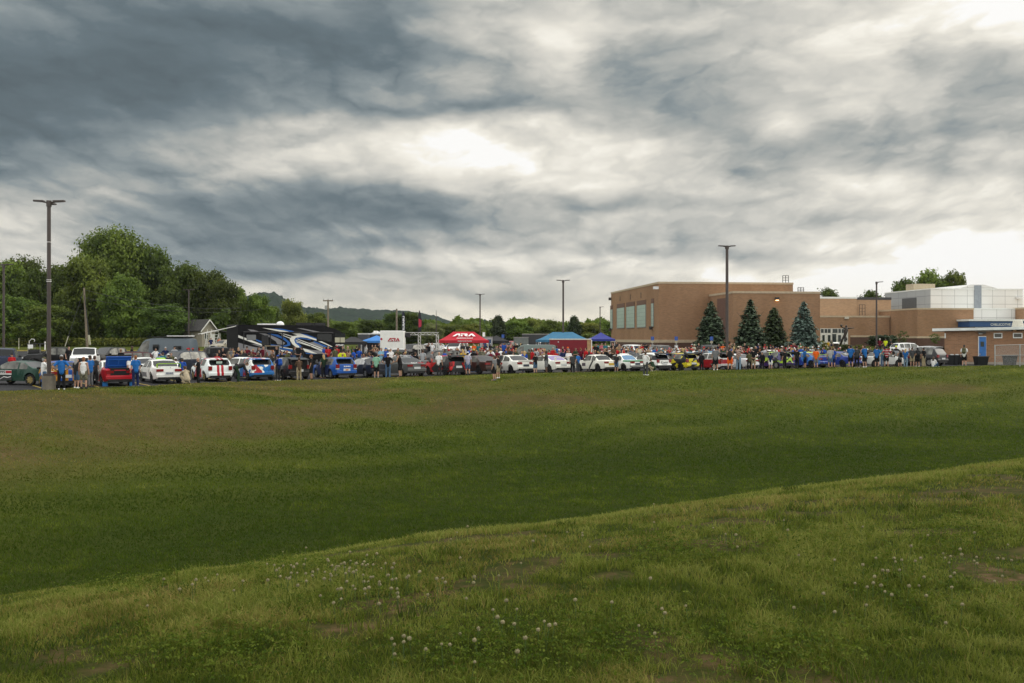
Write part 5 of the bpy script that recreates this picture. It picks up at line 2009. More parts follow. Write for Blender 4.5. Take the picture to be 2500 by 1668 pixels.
    for s in (-1, 1):
        for k in range(7):
            t = 2 * math.pi * k / 7
            c, sn = math.cos(t), math.sin(t)
            Mx = Matrix(((c, 0, -sn, 0), (0, 1, 0, 0), (sn, 0, c, 0), (0, 0, 0, 1)))
            rm.box(rr * .12, rr * .95, s * ww * .40 - 0.015, s * ww * .40 + 0.02, -0.022, 0.022, Mx)
    rim = rm.mesh('rim', False)
    out['tyre'], out['rim'] = tyre, rim
    out['wheelpos'] = [(w, s * (hw0 - ww / 2 - 0.015), wr) for w in K['wheels'] for s in (1, -1)]
    # dark underside so that the arches read as hollow
    P.append(('underbody', MB().box(0.25, L - 0.25, -hw0 + ww + 0.06, hw0 - ww - 0.06, sill + 0.02, wr * 2 + 0.02 if wr * 2 + .02 < 0.72 else .72).mesh('underbody'), 'int'))
    zt0 = float(np.interp(0.03, top[:, 0], top[:, 1]))
    big = kind in ('suv', 'pickup', 'minivan', 'van')
    yw = hw0 * 0.80
    # rear: lamps, bumper, plate
    if kind in ('hatch', 'wagon', 'suv', 'minivan'):
        for s in (1, -1):
            P.append(('tail_lamp', MB().box(-0.03, 0.16, s * (yw - 0.17), s * (yw + 0.055), zt0 - 0.20, zt0 + 0.06).mesh('tail_lamp'), 'tail'))
    elif kind in ('pickup', 'van'):
        for s in (1, -1):
            P.append(('tail_lamp', MB().box(-0.03, 0.06, s * (yw - 0.02), s * (yw + 0.10), zt0 - 0.42 if kind == 'pickup' else 1.15, zt0 - 0.05 if kind == 'pickup' else 1.75).mesh('tail_lamp'), 'tail'))
    else:
        for s in (1, -1):
            P.append(('tail_lamp', MB().box(-0.025, 0.10, s * (yw - 0.36), s * (yw + 0.04), zt0 - 0.19, zt0 - 0.045).mesh('tail_lamp'), 'tail'))
    P.append(('rear_bumper', MB().prism([(-0.06, sill + .16), (-0.06, sill + .30), (-0.03, sill + .36), (0.10, sill + .36), (0.10, sill + .16)], 1, -hw0 * .86, hw0 * .86).mesh('rear_bumper'), 'paint'))
    P.append(('rear_valance', MB().box(-0.045, 0.12, -hw0 * .72, hw0 * .72, sill + .0, sill + .158).mesh('rear_valance'), 'black'))
    P.append(('front_bumper', MB().box(L - 0.08, L + 0.05, -hw0 * .82, hw0 * .82, sill + .06, sill + .26).mesh('front_bumper'), 'black' if kind != 'pickup' else 'paint'))
    zf = float(np.interp(L - 0.08, top[:, 0], top[:, 1]))
    gh = (0.14, 0.05) if not big else (0.34, 0.02)
    P.append(('grille', MB().box(L - 0.10, L + 0.035, -hw0 * .46, hw0 * .46, zf - gh[0] - 0.06, zf - gh[1]).mesh('grille'), 'black'))
    for s in (1, -1):
        P.append(('headlamp', MB().box(L - 0.26, L + 0.01, s * hw0 * .50, s * hw0 * .86, zf - 0.20, zf - 0.045).mesh('headlamp'), 'head'))
    # mirrors
    xm = K['wind'][1] - 0.32
    zm = float(np.interp(xm, belt[:, 0], belt[:, 1])) + 0.07
    for s in (1, -1):
        P.append(('wing_mirror', MB().ball((xm, s * (hw0 + 0.08), zm), (0.07, 0.11, 0.075), 8, 5).mesh('wing_mirror', True), 'trim'))
    _cars[kind] = out
    return out


def wing_parts(style, K):
    """rear wings: returns list of (name, mesh)"""
    hw = K['W'] / 2
    top = K['top']
    if style == 'arch':          # sedan wing on two uprights
        zd = 0.97
        b = MB()
        b.box(0.02, 0.28, -hw * .74, hw * .74, zd + .20, zd + .235)
        for s in (1, -1):
            b.prism([(0.06, zd - 0.02), (0.20, zd - 0.02), (0.27, zd + .2), (0.03, zd + .2)], 1, s * hw * .74, s * hw * .74 + s * 0.05)
        return [('rear_wing', b.mesh('rear_wing'))]
    if style == 'lip':
        b = MB().prism([(0.0, .95), (0.16, .97), (0.0, 1.03)], 1, -hw * .7, hw * .7)
        return [('rear_wing', b.mesh('rear_wing'))]
    if style == 'roof':
        b = MB().prism([(0.12, 1.36), (0.52, 1.42), (0.50, 1.465), (0.10, 1.41)], 1, -hw * .62, hw * .62)
        return [('rear_wing', b.mesh('rear_wing'))]
    if style == 'big':
        b = MB().prism([(-0.10, 1.40), (0.42, 1.46), (0.42, 1.50), (-0.12, 1.45)], 1, -hw * .78, hw * .78)
        for s in (1, -1):
            b.prism([(-0.10, 1.18), (0.30, 1.34), (0.42, 1.47), (-0.12, 1.43)], 1, s * hw * .78, s * (hw * .78 + .03))
        return [('rear_wing', b.mesh('rear_wing'))]
    return []


def vehicle(name, kind, label, cat, rear=None, head=33.0, pm=None, group=None, rim=M_RIMS, glass=None, sideglass=None, wing=None, wingm=None, plate=None, trim=None,
            scoop=None, wheels=True, tail=None, centre=None, scale=1.0, z=None, platetext=None):
    """rear: (x, y) of the middle of the rear bumper; head: degrees left of straight ahead that the nose points"""
    K = KINDS[kind]
    D = car_meshes(kind)
    rz = R(90 + head)
    fx, fy = math.cos(rz), math.sin(rz)
    if centre is not None:
        rear = (centre[0] - fx * K['L'] / 2 * scale, centre[1] - fy * K['L'] / 2 * scale)
    zz = lz1(*rear) + 0.01 if z is None else z
    o = empty(name, (rear[0], rear[1], zz), rz, label, cat, group)
    o.scale = (scale, scale, scale)
    # follow the ground's slope along the car
    z2 = lz1(rear[0] + fx * K['L'], rear[1] + fy * K['L'])
    if z is None:
        o.rotation_euler = (0, -math.atan2(z2 - (zz - 0.01), K['L']), rz)
    mm = {'paint': pm, 'glass': glass or M_GLASS, 'sideglass': sideglass or M_SIDE, 'black': M_BLACK, 'tail': tail or M_TAIL, 'head': M_HEAD, 'int': M_INT, 'trim': trim or M_BLACK}
    for p in D['parts']:
        c = link(p[0], p[1], mm[p[2]], o)
        if len(p) > 3:
            link(p[3][0], p[3][1], mm[p[3][2]], c)
    if wheels:
        for w in D['wheelpos']:
            t = link('wheel', D['tyre'], M_TYRE, o, w)
            link('rim', D['rim'], rim, t)
    if plate is not None:
        pz = K.get('sill', .24) + 0.40 if plate != 'low' else 0.42
        pw = 0.26 if platetext != 'wide' else 0.30
        pl = MB().box(-0.085, -0.062, -pw / 1.05, pw / 1.05, pz - 0.09, pz + 0.07).build('licence_plate', plate if not isinstance(plate, str) else M_PLATE, o)
    for (nm, me) in wing_parts(wing, K):
        link(nm, me, wingm or pm, o)
    if scoop:
        zt = max(p[1] for p in K['top'])
        xm = K['wind'][0] - 0.42
        MB().prism([(xm - .42, zt - .02), (xm, zt - .03), (xm, zt + .07), (xm - .05, zt + .10), (xm - .35, zt + .06)], 1, -0.24, 0.24).build('roof_scoop', scoop, o)
    return o


def decal(o, txt, size, width, m, loc, rot, bg=None, bgs=None):
    me = text_mesh(txt, size, 0.004, width, 0.004)
    return link('lettering', me, m, o, loc, rot)


ROW = []      # (px, short name) of the front row, for labelling people


def edge_point(px, off):
    """point on the photo column px, `off` metres beyond the grass edge"""
    t = (px - 1250) / F
    lo, hi = 30.0, 130.0
    for _ in range(50):
        mid = (lo + hi) / 2
        if float(edge_dist(np.array([t * mid]), np.array([mid]))[0]) > -off:
            lo = mid
        else:
            hi = mid
    return (t * lo, lo)


WH = (0.80, 0.81, 0.77, 1)
CRED = (0.40, 0.012, 0.022, 1)
CBLUE = (0.012, 0.075, 0.33, 1)
CGOLD = (0.42, 0.19, 0.015, 1)
CLIME = (0.28, 0.50, 0.03, 1)
CYEL = (0.62, 0.52, 0.015, 1)
CDK = (0.022, 0.023, 0.025, 1)
CGREY = (0.13, 0.135, 0.135, 1)


def build_row():
    G = 'rally cars parked along the grass edge'
    HD = 33.0
    # green car, side on, at the left edge
    x, y = edge_point(84, 3.0)
    m = paint('dark_green_paint', (0.012, 0.050, 0.034), [])
    o = vehicle('rally_car', 'coupe', 'dark green rally coupe seen from its side at the left edge with number 295', 'car', (ray(128, 55.6), 55.6), 76, m, G, M_RIMG, wing=None)
    mred = mat('red_decal', CRED, 0.5, vary=0)
    s = KINDS['coupe']['W'] / 2 + 0.012
    pn = MB().box(1.95, 2.75, s, s + 0.006, 0.58, 0.83).build('door_panel', mat('white_decal', (0.62, 0.62, 0.60, 1), 0.5, vary=0.05), o)
    MB().box(1.95, 2.33, s + 0.008, s + 0.012, 0.66, 0.80).build('red_panel', mred, pn)
    decal(pn, '295', 0.2, 0.40, M_BLACK, (2.56, s + 0.012, 0.725), (math.pi / 2, 0, math.pi))
    MB().box(1.95, 2.75, s, s + 0.006, 0.28, 0.55).build('door_panel', mat('black_decal', (0.03, 0.03, 0.03, 1), 0.5, vary=0.05), o)
    sw = MB()
    sw.tube([(2.7, s + .012, .34), (2.45, s + .012, .46), (2.2, s + .012, .42), (1.98, s + .012, .48)], 0.02, 4)
    sw.build('white_swoosh', M_WHITE, o)
    ROW.append((60, 'the dark green coupe', 55.6))

    def row(px, kind, label, short, pm, off=1.0, **kw):
        p = edge_point(px, off)
        hd = kw.pop('head', HD)
        o = vehicle('rally_car', kind, label, 'car', p, hd, pm, G, **kw)
        ROW.append((px, short, p[1]))
        return o
    # gold and blue
    m = paint('gold_blue_livery', CGOLD, [('sym', CBLUE, None, None, .10, .30, None, None), ('box', CBLUE, None, None, None, None, .22, .38), ('slant', CBLUE, .5, 0, 1, 2.0, 2.25), ('sym', WH, .0, 1.2, .62, .74, .8, .9)])
    o = row(162, 'sedan', 'gold and blue rally sedan half hidden by the people at the left lamp post', 'the gold blue sedan', m, 0.9, wing='arch', wingm=m, rim=M_RIMG, plate=M_PLATE)
    # red and white with the blue boot lid up
    m = paint('red_white_livery', CRED, [('slant', WH, .35, .6, .5, 1.25, 1.75), ('splash', WH, 1.6, .60, 3.1), ('box', (0.05, 0.05, 0.05, 1), 1.3, 3.0, .5, 1.2, .3, .75), ('box', CRED, -1, .5, -.62, .62, None, None)])
    o = row(293, 'sedan', 'red and white rally sedan with its blue boot lid raised', 'the red white sedan', m, 1.0, rim=M_RIMB)
    bl = paint('blue_boot_paint', (0.018, 0.10, 0.42), [])
    Mx = Matrix.Translation((0.66, 0, 1.02)) @ Matrix.Rotation(R(-62), 4, 'Y')
    lid = MB()
    lid.box(-0.02, 0.03, -0.66, 0.66, 0.0, 0.72, Matrix.Translation((0.66, 0, 1.0)) @ Matrix.Rotation(R(-28), 4, 'Y'))
    lo = lid.build('boot_lid', bl, o)
    rib = MB()
    MM = Matrix.Translation((0.66, 0, 1.0)) @ Matrix.Rotation(R(-28), 4, 'Y')
    for z0 in (0.14, 0.52):
        rib.box(-0.05, -0.022, -0.56, 0.56, z0, z0 + 0.05, MM)
    for y0 in (-0.56, -0.05, 0.5):
        rib.box(-0.049, -0.022, y0, y0 + 0.06, 0.192, 0.518, MM)
    rib.build('lid_frame', paint('blue_frame_paint', (0.03, 0.14, 0.5), []), lo)
    MB().box(0.30, 0.36, -0.70, 0.70, 0.66, 0.74, Matrix.Translation((0.10, 0, 1.0))).build('rear_wing', M_BLACK, o)
    MB().box(-0.012, 0.66, -0.50, 0.50, 0.62, 1.012).build('boot_opening', M_INT, o)
    MB().box(-0.02, -0.013, -0.3, 0.3, 0.86, 0.92).build('red_bag', mred, o)
    for s in (1, -1):
        MB().box(0.40, 0.62, s * 0.70 - 0.13, s * 0.70 + 0.13, 0.02, 0.24, Matrix.Translation((-0.05, 0, -0.02))).build('mud_flap', mat('blue_mudflap', (0.02, 0.18, 0.5, 1), 0.6), o)
    # white saloon with lime wing
    m = paint('white_paint_dusty', WH, [('splash', (0.30, 0.31, 0.31, 1), 1.1, .66, 9.0), ('box', (0.16, 0.16, 0.17, 1), 1.9, 3.0, .5, 1.2, .35, .62)])
    lime = mat('lime_paint', CLIME, 0.3, vary=0.05)
    o = row(413, 'sedan', 'white rally sedan with a lime green rear wing and roof scoop', 'the lime winged sedan', m, 1.0, wing='arch', wingm=lime, scoop=lime, rim=M_RIMB, plate=M_PLATE)
    decal(o, '225 HUG', 0.11, 0.4, M_PLTXT, (-0.09, 0, 0.63), (math.pi / 2, 0, -math.pi / 2))
    # white hatch, double red stripe
    m = paint('white_red_stripes', (0.78, 0.83, 0.82, 1), [('sym', CRED, -1, .9, .05, .21, None, None), ('slant', CRED, .75, 0, 1, 2.15, 2.42), ('slant', (0.03, 0.04, 0.14, 1), .75, 0, 1, 2.46, 2.6), ('box', CRED, 1.2, 2.5, .5, 1.2, .2, .8)])
    o = row(538, 'hatch', 'white hatchback with two red stripes down its tail', 'the red striped hatchback', m, 1.0, wing='roof', rim=M_RIMG)
    MB().box(-0.02, 0.0, -0.5, 0.5, 0.26, 0.42).build('diffuser', M_BLACK, o)
    lv = MB().box(0.20, 0.26, -0.16, 0.20, 1.14, 1.28, Matrix.Translation((-0.035, 0, 0))).build('window_sticker', mat('pale_green_sticker', (0.40, 0.52, 0.45, 1), 0.6), o)
    lv.rotation_euler = (0, 0, 0)
    # blue red white spotted hatch
    m = paint('blue_red_white_spots', WH, [('splash', (0.02, 0.16, 0.46, 1), 1.15, .50, 4.4), ('splash', CRED, 1.3, .56, 12.3), ('dots', (0.02, 0.02, 0.03, 1), 9.0, .22), ('box', (0.03, 0.18, 0.48, 1), -1, 1.0, None, None, .1, .52) if False else ('box', (0.03, 0.18, 0.48, 1), -1, 1.0, -2, 2, .1, .52)])
    o = row(642, 'hatch', 'blue red and white spotted rally hatchback', 'the spotted hatchback', m, 1.0, wing='roof', rim=M_RIMB)
    MB().box(-0.02, 0.0, -0.5, 0.5, 0.26, 0.40).build('diffuser', M_BLACK, o)
    # dark wagon with its tailgate up
    m = paint('black_silver_paint', (0.020, 0.021, 0.023), [('slant', (0.45, 0.44, 0.40, 1), .6, .9, .3, 1.9, 2.6)])
    o = row(731, 'wagon', 'black wagon with its tailgate raised behind the man in khaki trousers', 'the open black wagon', m, 1.0, rim=M_RIMB, plate=M_PLATE)
    MM = Matrix.Translation((0.62, 0, 1.44)) @ Matrix.Rotation(R(-97), 4, 'Y')
    tg = MB().box(-0.02, 0.03, -0.62, 0.62, 0.0, 0.85, MM).build('tailgate', m, o)
    MB().box(-0.03, -0.021, -0.5, 0.5, 0.15, 0.7, MM).build('tailgate_window', M_GLASS, tg)
    MB().box(-0.015, 0.42, -0.56, 0.56, 0.70, 1.30, Matrix.Translation((0.02, 0, 0))).build('boot_opening', M_INT, o)
    # blue wagon
    m = paint('bright_blue_paint', (0.010, 0.085, 0.36), [('box', (0.012, 0.025, 0.09, 1), .95, 3.4, .5, 1.2, None, None), ('box', (0.03, 0.03, 0.03, 1), 1.95, 2.5, .5, 1.2, .4, .8)])
    o = row(846, 'wagon', 'bright blue rally wagon with a white and orange plate', 'the bright blue wagon', m, 1.0, rim=M_RIMS, plate=M_PLATE, wing='roof')
    MB().box(-0.092, -0.086, -0.10, 0.10, 0.58, 0.67).build('plate_print', mat('orange_print', (0.6, 0.2, 0.03, 1), 0.5), o)
    for s in (1, -1):
        MB().box(-0.035, 0.12, s * 0.54, s * 0.76, 0.76, 0.83, Matrix.Translation((0, 0, -0.10))).build('tail_lamp', M_HEAD, o)
    decal(o, 'SUBARU', 0.1, 0.5, M_WHITE, (-0.012, -0.05, 0.86), (math.pi / 2, 0, -math.pi / 2))
    # dark blue saloon
    m = paint('midnight_blue_paint', (0.018, 0.022, 0.034), [('slant', (0.42, 0.42, 0.40, 1), .5, .5, 1, 2.25, 2.62)])
    o = row(930, 'sedan', 'dark midnight sedan behind the man in the mint green shirt', 'the dark midnight sedan', m, 1.0, rim=M_RIMS, wing='arch', sideglass=mat('white_window_net', (0.5, 0.5, 0.48, 1), 0.5, vary=.2))
    # grey saloon
    m = paint('grey_dusty_paint', (0.105, 0.110, 0.108), [])
    o = row(1018, 'sedan', 'grey rally sedan with red lettering across its boot', 'the grey sedan', m, 1.0, rim=M_RIMG, plate=M_PLATE)
    decal(o, 'RALLY', 0.12, 0.46, M_WHITE, (-0.03, 0.25, 0.985), (R(75), 0, -math.pi / 2))
    decal(o, 'TEAM', 0.12, 0.46, mred, (-0.03, -0.28, 0.985), (R(75), 0, -math.pi / 2))
    # red and black hatch
    m = paint('red_black_livery', (0.024, 0.024, 0.026), [('slant', (0.50, 0.012, 0.016, 1), .55, 0, 1, 1.95, 4.0), ('slant', (0.50, 0.012, 0.016, 1), -.7, 0, 1, -2.2, -1.35), ('splash', (0.5, 0.012, 0.016, 1), 1.2, .62, 2.0)])
    o = row(1120, 'hatch', 'red and black rally hatchback with a huge rear wing', 'the red black hatchback', m, 1.0, wing='big', wingm=M_BLACK, rim=M_RIMB, plate=M_PLATE)
    # maroon saloon
    m = paint('dark_maroon_paint', (0.045, 0.022, 0.018), [('splash', (0.035, 0.03, 0.03, 1), 1.0, .55, 7.0)])
    o = row(1206, 'sedan', 'dark maroon sedan behind the couple on the grass', 'the dark maroon sedan', m, 1.0, wing='lip', rim=M_RIMB)
    # white saloon
    m = paint('pearl_white_paint', (0.78, 0.78, 0.72, 1), [], dirt=.1)
    o = row(1284, 'sedan', 'clean pearl white four door sedan with dark wheels', 'the pearl white sedan', m, 1.0, wing='lip', rim=M_RIMB, plate=mat('dark_plate', (0.05, 0.06, 0.08, 1), 0.4), trim=m)
    # white coupe with purple glass
    m = paint('white_coupe_paint', (0.79, 0.79, 0.72, 1), [])
    o = row(1376, 'coupe', 'white rally coupe with a purple tinted rear window and tall wing', 'the purple glass coupe', m, 1.0, wing='arch', rim=M_RIMB, glass=mat('purple_glass', (0.16, 0.11, 0.30, 1), 0.08, spec=.8), plate=M_PLATE)
    # boxy white classic
    m = paint('cream_white_paint', (0.78, 0.77, 0.69, 1), [('box', (0.10, 0.08, 0.10, 1), 2.35, 2.8, .5, 1.2, .45, .7), ('slant', (0.03, 0.03, 0.03, 1), 1, 0, .8, 2.0, 2.2)])
    o = row(1493, 'boxy', 'boxy cream white classic coupe with a yellow rear plate', 'the cream classic coupe', m, 1.0, rim=M_RIMB, plate=M_PLATEY, platetext='wide')
    # white and green classic
    m = paint('white_green_livery', (0.78, 0.80, 0.76, 1), [('box', (0.03, 0.20, 0.08, 1), -1, .85, -2, 2, .80, .93), ('box', (0.02, 0.02, 0.02, 1), -1, .1, -2, 2, .42, .50)])
    o = row(1556, 'boxy', 'boxy white classic coupe with a green band and shiny blue rear window', 'the green banded classic', m, 1.0, rim=M_RIMB, glass=mat('iridescent_glass', (0.05, 0.16, 0.30, 1), 0.05, spec=.8), plate=mat('dark_plate', (0.05, 0.06, 0.08, 1), 0.4), scoop=m)
    # white hatch with black tail
    m = paint('white_black_tail', WH, [('box', (0.02, 0.02, 0.022, 1), -1, .9, -2, 2, .92, 1.3), ('box', (0.02, 0.02, 0.022, 1), -1, .5, -2, 2, .1, .50)])
    o = row(1622, 'hatch', 'white hatchback with a black tailgate band reading Coyne', 'the lettered white hatchback', m, 1.0, wing='big', wingm=M_BLACK, rim=M_RIMB, plate=M_PLATE)
    decal(o, 'Coyne', 0.24, 0.72, M_BLACK, (-0.012, 0, 0.74), (math.pi / 2, 0, -math.pi / 2))
    # yellow and black
    m = paint('yellow_black_shards', (0.014, 0.014, 0.015), [('shard', CYEL, 2.6, .60), ('slant', CYEL, .8, .6, 1.0, 1.0, 1.30), ('slant', CRED, .55, 0, 1, 1.95, 2.12), ('box', CYEL, -1, 2.2, -2, 2, 1.43, 1.6)])
    o = row(1693, 'hatch', 'yellow and black rally hatchback with jagged yellow shapes', 'the yellow black hatchback', m, 1.0, wing='big', wingm=M_BLACK, rim=M_RIMB, plate=M_PLATE)
    # red and white hatch
    m = paint('red_white_hatch', (0.62, 0.62, 0.60, 1), [('box', (0.33, 0.012, 0.022, 1), None, None, None, None, .55, .93) if False else ('box', (0.33, 0.012, 0.022, 1), -1, 5, -2, 2, .55, .92), ('splash', (0.62, 0.62, 0.60, 1), 1.6, .60, 5.5), ('box', (0.33, 0.012, 0.022, 1), 1.0, 3.0, .5, 1.2, .2, .7)])
    o = row(1775, 'hatch', 'red and white rally hatchback behind the man in orange shorts', 'the red white hatchback', m, 1.0, wing='big', wingm=M_BLACK, rim=M_RIMW)
    # plain white coupe
    m = paint('plain_white_paint', (0.74, 0.75, 0.75, 1), [], dirt=.08)
    o = row(1838, 'coupe', 'plain white coupe behind the person in blue jeans and patterned top', 'the plain white coupe', m, 1.0, rim=M_RIMB)
    # lime, black and purple
    m = paint('lime_purple_shards', (0.018, 0.018, 0.02), [('shard', (0.40, 0.62, 0.05, 1), 2.4, .62), ('box', (0.05, 0.02, 0.13, 1), -1, 5, -2, 2, .1, .50), ('splash', (0.10, 0.09, 0.2, 1), 1.5, .6, 8.0)])
    o = row(1925, 'hatch', 'black purple and lime green rally hatchback with jagged stripes', 'the lime purple hatchback', m, 1.0, wing='big', wingm=M_BLACK, rim=M_RIMS)
    # blue rally cars
    m = paint('royal_blue_lime_roof', (0.018, 0.045, 0.30), [('box', (0.45, 0.62, 0.05, 1), -1, 5, -2, 2, 1.34, 1.6), ('splash', (0.05, 0.20, 0.55, 1), 1.2, .58, 1.0)])
    o = row(2014, 'sedan', 'royal blue rally sedan beside the man in the orange shirt', 'the left royal blue sedan', m, 1.0, wing='arch', wingm=mat('lime_paint', CLIME, 0.3, vary=.05), rim=M_RIMB)
    m = paint('royal_blue_paint', (0.022, 0.050, 0.27), [('splash', (0.06, 0.16, 0.45, 1), 1.0, .6, 21.0), ('box', (0.4, 0.6, 0.05, 1), -1, .4, -2, 2, .25, .34)])
    o = row(2090, 'sedan', 'royal blue rally sedan with white writing on its rear window', 'the right royal blue sedan', m, 1.0, rim=M_RIMB, wing='lip')
    decal(o, 'RALLY', 0.2, 0.7, M_WHITE, (1.02, 0.0, 1.20), (R(33), 0, -math.pi / 2))
    # pale coupe facing right, dark suv at the end
    m = paint('silver_white_paint', (0.66, 0.67, 0.64, 1), [])
    vehicle('parked_car', 'coupe', 'silver white coupe with its nose pointing right behind the blue shirted people', 'car', centre=(ray(2152, 91.5), 91.5), head=-72, pm=m, rim=M_RIMB)
    m = paint('slate_blue_paint', (0.045, 0.055, 0.075, 1), [])
    vehicle('parked_car', 'sedan', 'slate blue sedan behind the blonde woman in the blue shirt', 'car', rear=(ray(2228, 95.0), 95.0), head=35, pm=m, rim=M_RIMB)
    m = paint('charcoal_paint', (0.030, 0.031, 0.033, 1), [])
    p = edge_point(2302, 1.6)
    vehicle('parked_car', 'suv', 'charcoal suv at the right end of the row beside the black bins', 'car', rear=p, head=33, pm=m, rim=M_RIMS, plate=M_PLATE)
    ROW.append((2152, 'the silver coupe', 91.5))
    ROW.append((2302, 'the charcoal suv', p[1]))


build_row()


def build_back_vehicles():
    def V(kind, px, Y, head, pm, label, name='parked_car', cat='car', **kw):
        return vehicle(name, kind, label, cat, centre=(ray(px, Y), Y), head=head, pm=pm, **kw)
    wht = paint('truck_white', (0.78, 0.79, 0.77, 1), [], dirt=.06)
    blk = paint('gloss_black', (0.012, 0.012, 0.013, 1), [], dirt=.08)
    nav = paint('navy_paint', (0.012, 0.020, 0.05, 1), [], dirt=.08)
    slv = paint('silver_paint', (0.46, 0.47, 0.45, 1), [], dirt=.06)
    gry = paint('grey_blue_paint', (0.10, 0.125, 0.145, 1), [], dirt=.08)
    V('pickup', 4, 70, 20, nav, 'navy pickup truck cut off by the left photo edge', 'pickup_truck', 'pickup truck')
    V('pickup', 140, 92, 112, blk, 'black pickup truck behind the tall near lamp post', 'pickup_truck', 'pickup truck')
    o = V('pickup', 208, 84, 198, wht, 'white pickup truck facing the camera with a large dark grille', 'pickup_truck', 'pickup truck', rim=M_RIMB)
    V('pickup', 272, 92, 150, blk, 'black pickup truck right of the white pickup', 'pickup_truck', 'pickup truck')
    V('suv', 312, 84, 120, paint('dark_red_paint', (0.06, 0.008, 0.012, 1), []), 'dark red vehicle behind the man in the black hat', scale=.92)
    V('sedan', 350, 66, 33, wht, 'white sedan in the second row behind the lime winged sedan', scale=.98)
    v = V('van', 402, 96, 78, gry, 'tall blue grey camper van with a roof rack', 'camper_van', 'van', rim=M_RIMB, scale=1.05)
    hw = KINDS['van']['W'] / 2
    for x0, x1, z0, z1 in ((3.0, 3.55, 1.55, 2.05), (.75, 1.3, 1.62, 1.92)):
        MB().box(x0, x1, hw - 0.06, hw + 0.02, z0, z1).build('window', M_GLASS, v)
    rk = MB()
    for x in (.6, 1.6, 2.6, 3.6):
        rk.box(x, x + .06, -.85, .85, 2.66, 2.72)
    for y in (-.85, .85):
        rk.box(.3, 3.9, y - .03, y + .03, 2.725, 2.78)
    rk.build('roof_rack', M_BLACK, v)
    MB().box(.3, 2.4, -.6, .6, 2.79, 2.86).build('roof_panel', M_WHITE, v)
    V('suv', 440, 76, 150, paint('dark_navy_suv', (0.022, 0.028, 0.042, 1), []), 'dark navy suv below the camper van')
    V('pickup', 528, 96, 40, blk, 'black pickup truck left of the motorhome', 'pickup_truck', 'pickup truck')
    V('boxy', 588, 71, 70, wht, 'small white boxy classic car behind the spotted hatchback', scale=1.0)
    V('suv', 548, 150, 150, paint('beige_paint', (0.32, 0.29, 0.22, 1), []), 'beige car parked by the small house')
    V('sedan', 985, 84, 60, paint('worn_grey_paint', (0.14, 0.145, 0.145, 1), [('dots', (0.03, 0.03, 0.03, 1), 3.0, .12)]), 'worn grey sedan with dark spots in the second row')
    V('suv', 1068, 88, 120, blk, 'black suv behind the grey sedan in the second row')
    V('suv', 1004, 120, 150, blk, 'black suv behind the truss gantry')
    V('suv', 1045, 124, 100, slv, 'silver suv parked behind the truss gantry')
    V('minivan', 968, 100, 200, slv, 'silver minivan facing the camera in front of the box truck', 'minivan', 'van')
    V('pickup', 1118, 124, 150, wht, 'white pickup truck in the shade under the red canopy', 'pickup_truck', 'pickup truck')
    gv = V('van', 1300, 101, 85, paint('grey_green_van', (0.14, 0.18, 0.165, 1), [], dirt=.05), 'grey green van with a red and white sticker', 'van', 'van', scale=.80)
    hw2 = KINDS['van']['W'] / 2
    MB().box(1.3, 2.7, hw2 + .004, hw2 + .012, 1.55, 2.15).build('sticker', mred2 := mat('faded_red_sticker', (0.45, 0.09, 0.06, 1), 0.6, vary=.3), gv)
    link('lettering', text_mesh('RALLY', .4, .004, 1.15, .01), M_WHITE, gv, (2.0, hw2 + .017, 1.86), (math.pi / 2, 0, math.pi))
    V('suv', 1552, 116, 205, wht, 'white suv nose on below the gym windows')
    V('suv', 1618, 114, 205, paint('taupe_paint', (0.12, 0.12, 0.115, 1), []), 'taupe grey suv parked under the gym corner')
    V('sedan', 1662, 112, 205, slv, 'silver sedan nose on between two blue parking signs')
    V('sedan', 1590, 92, 150, paint('white_blue_livery', WH, [('splash', (0.05, 0.2, 0.5, 1), 1.3, .55, 2.2), ('splash', CRED, 1.4, .62, 6.0)]), 'white and blue rally sedan in the second row right of the cream classic')
    V('suv', 1728, 116, 150, blk, 'black suv in front of the first green spruce')
    V('sedan', 1530, 96, 100, blk, 'black car with an open dark roof behind the crowd left of the gym cars')
    V('hatch', 1655, 95, 140, wht, 'white hatchback in the second row behind the yellow and black hatchback')
    V('sedan', 1875, 103, 95, wht, 'white sedan roof in the crowd below the spruces')
    V('sedan', 1935, 103, 80, paint('red_second_row', CRED, [('splash', WH, 1.2, .55, 3.0)]), 'red and white sedan in the crowd below the silver blue spruce')
    V('suv', 2218, 128, -76, wht, 'white crossover parked facing right before the school wall', rim=M_RIMB)
    V('suv', 2260, 108, 25, paint('white_blue_suv', (0.55, 0.57, 0.58, 1), [('box', (0.05, 0.14, 0.4, 1), -1, .6, -2, 2, .5, .75)]), 'white crossover with a blue tail below the sapling', rim=M_RIMS)
    V('suv', 1243, 140, 150, paint('red_far_car', (0.25, 0.03, 0.03, 1), []), 'red car far behind the crowd right of the red canopy')


build_back_vehicles()


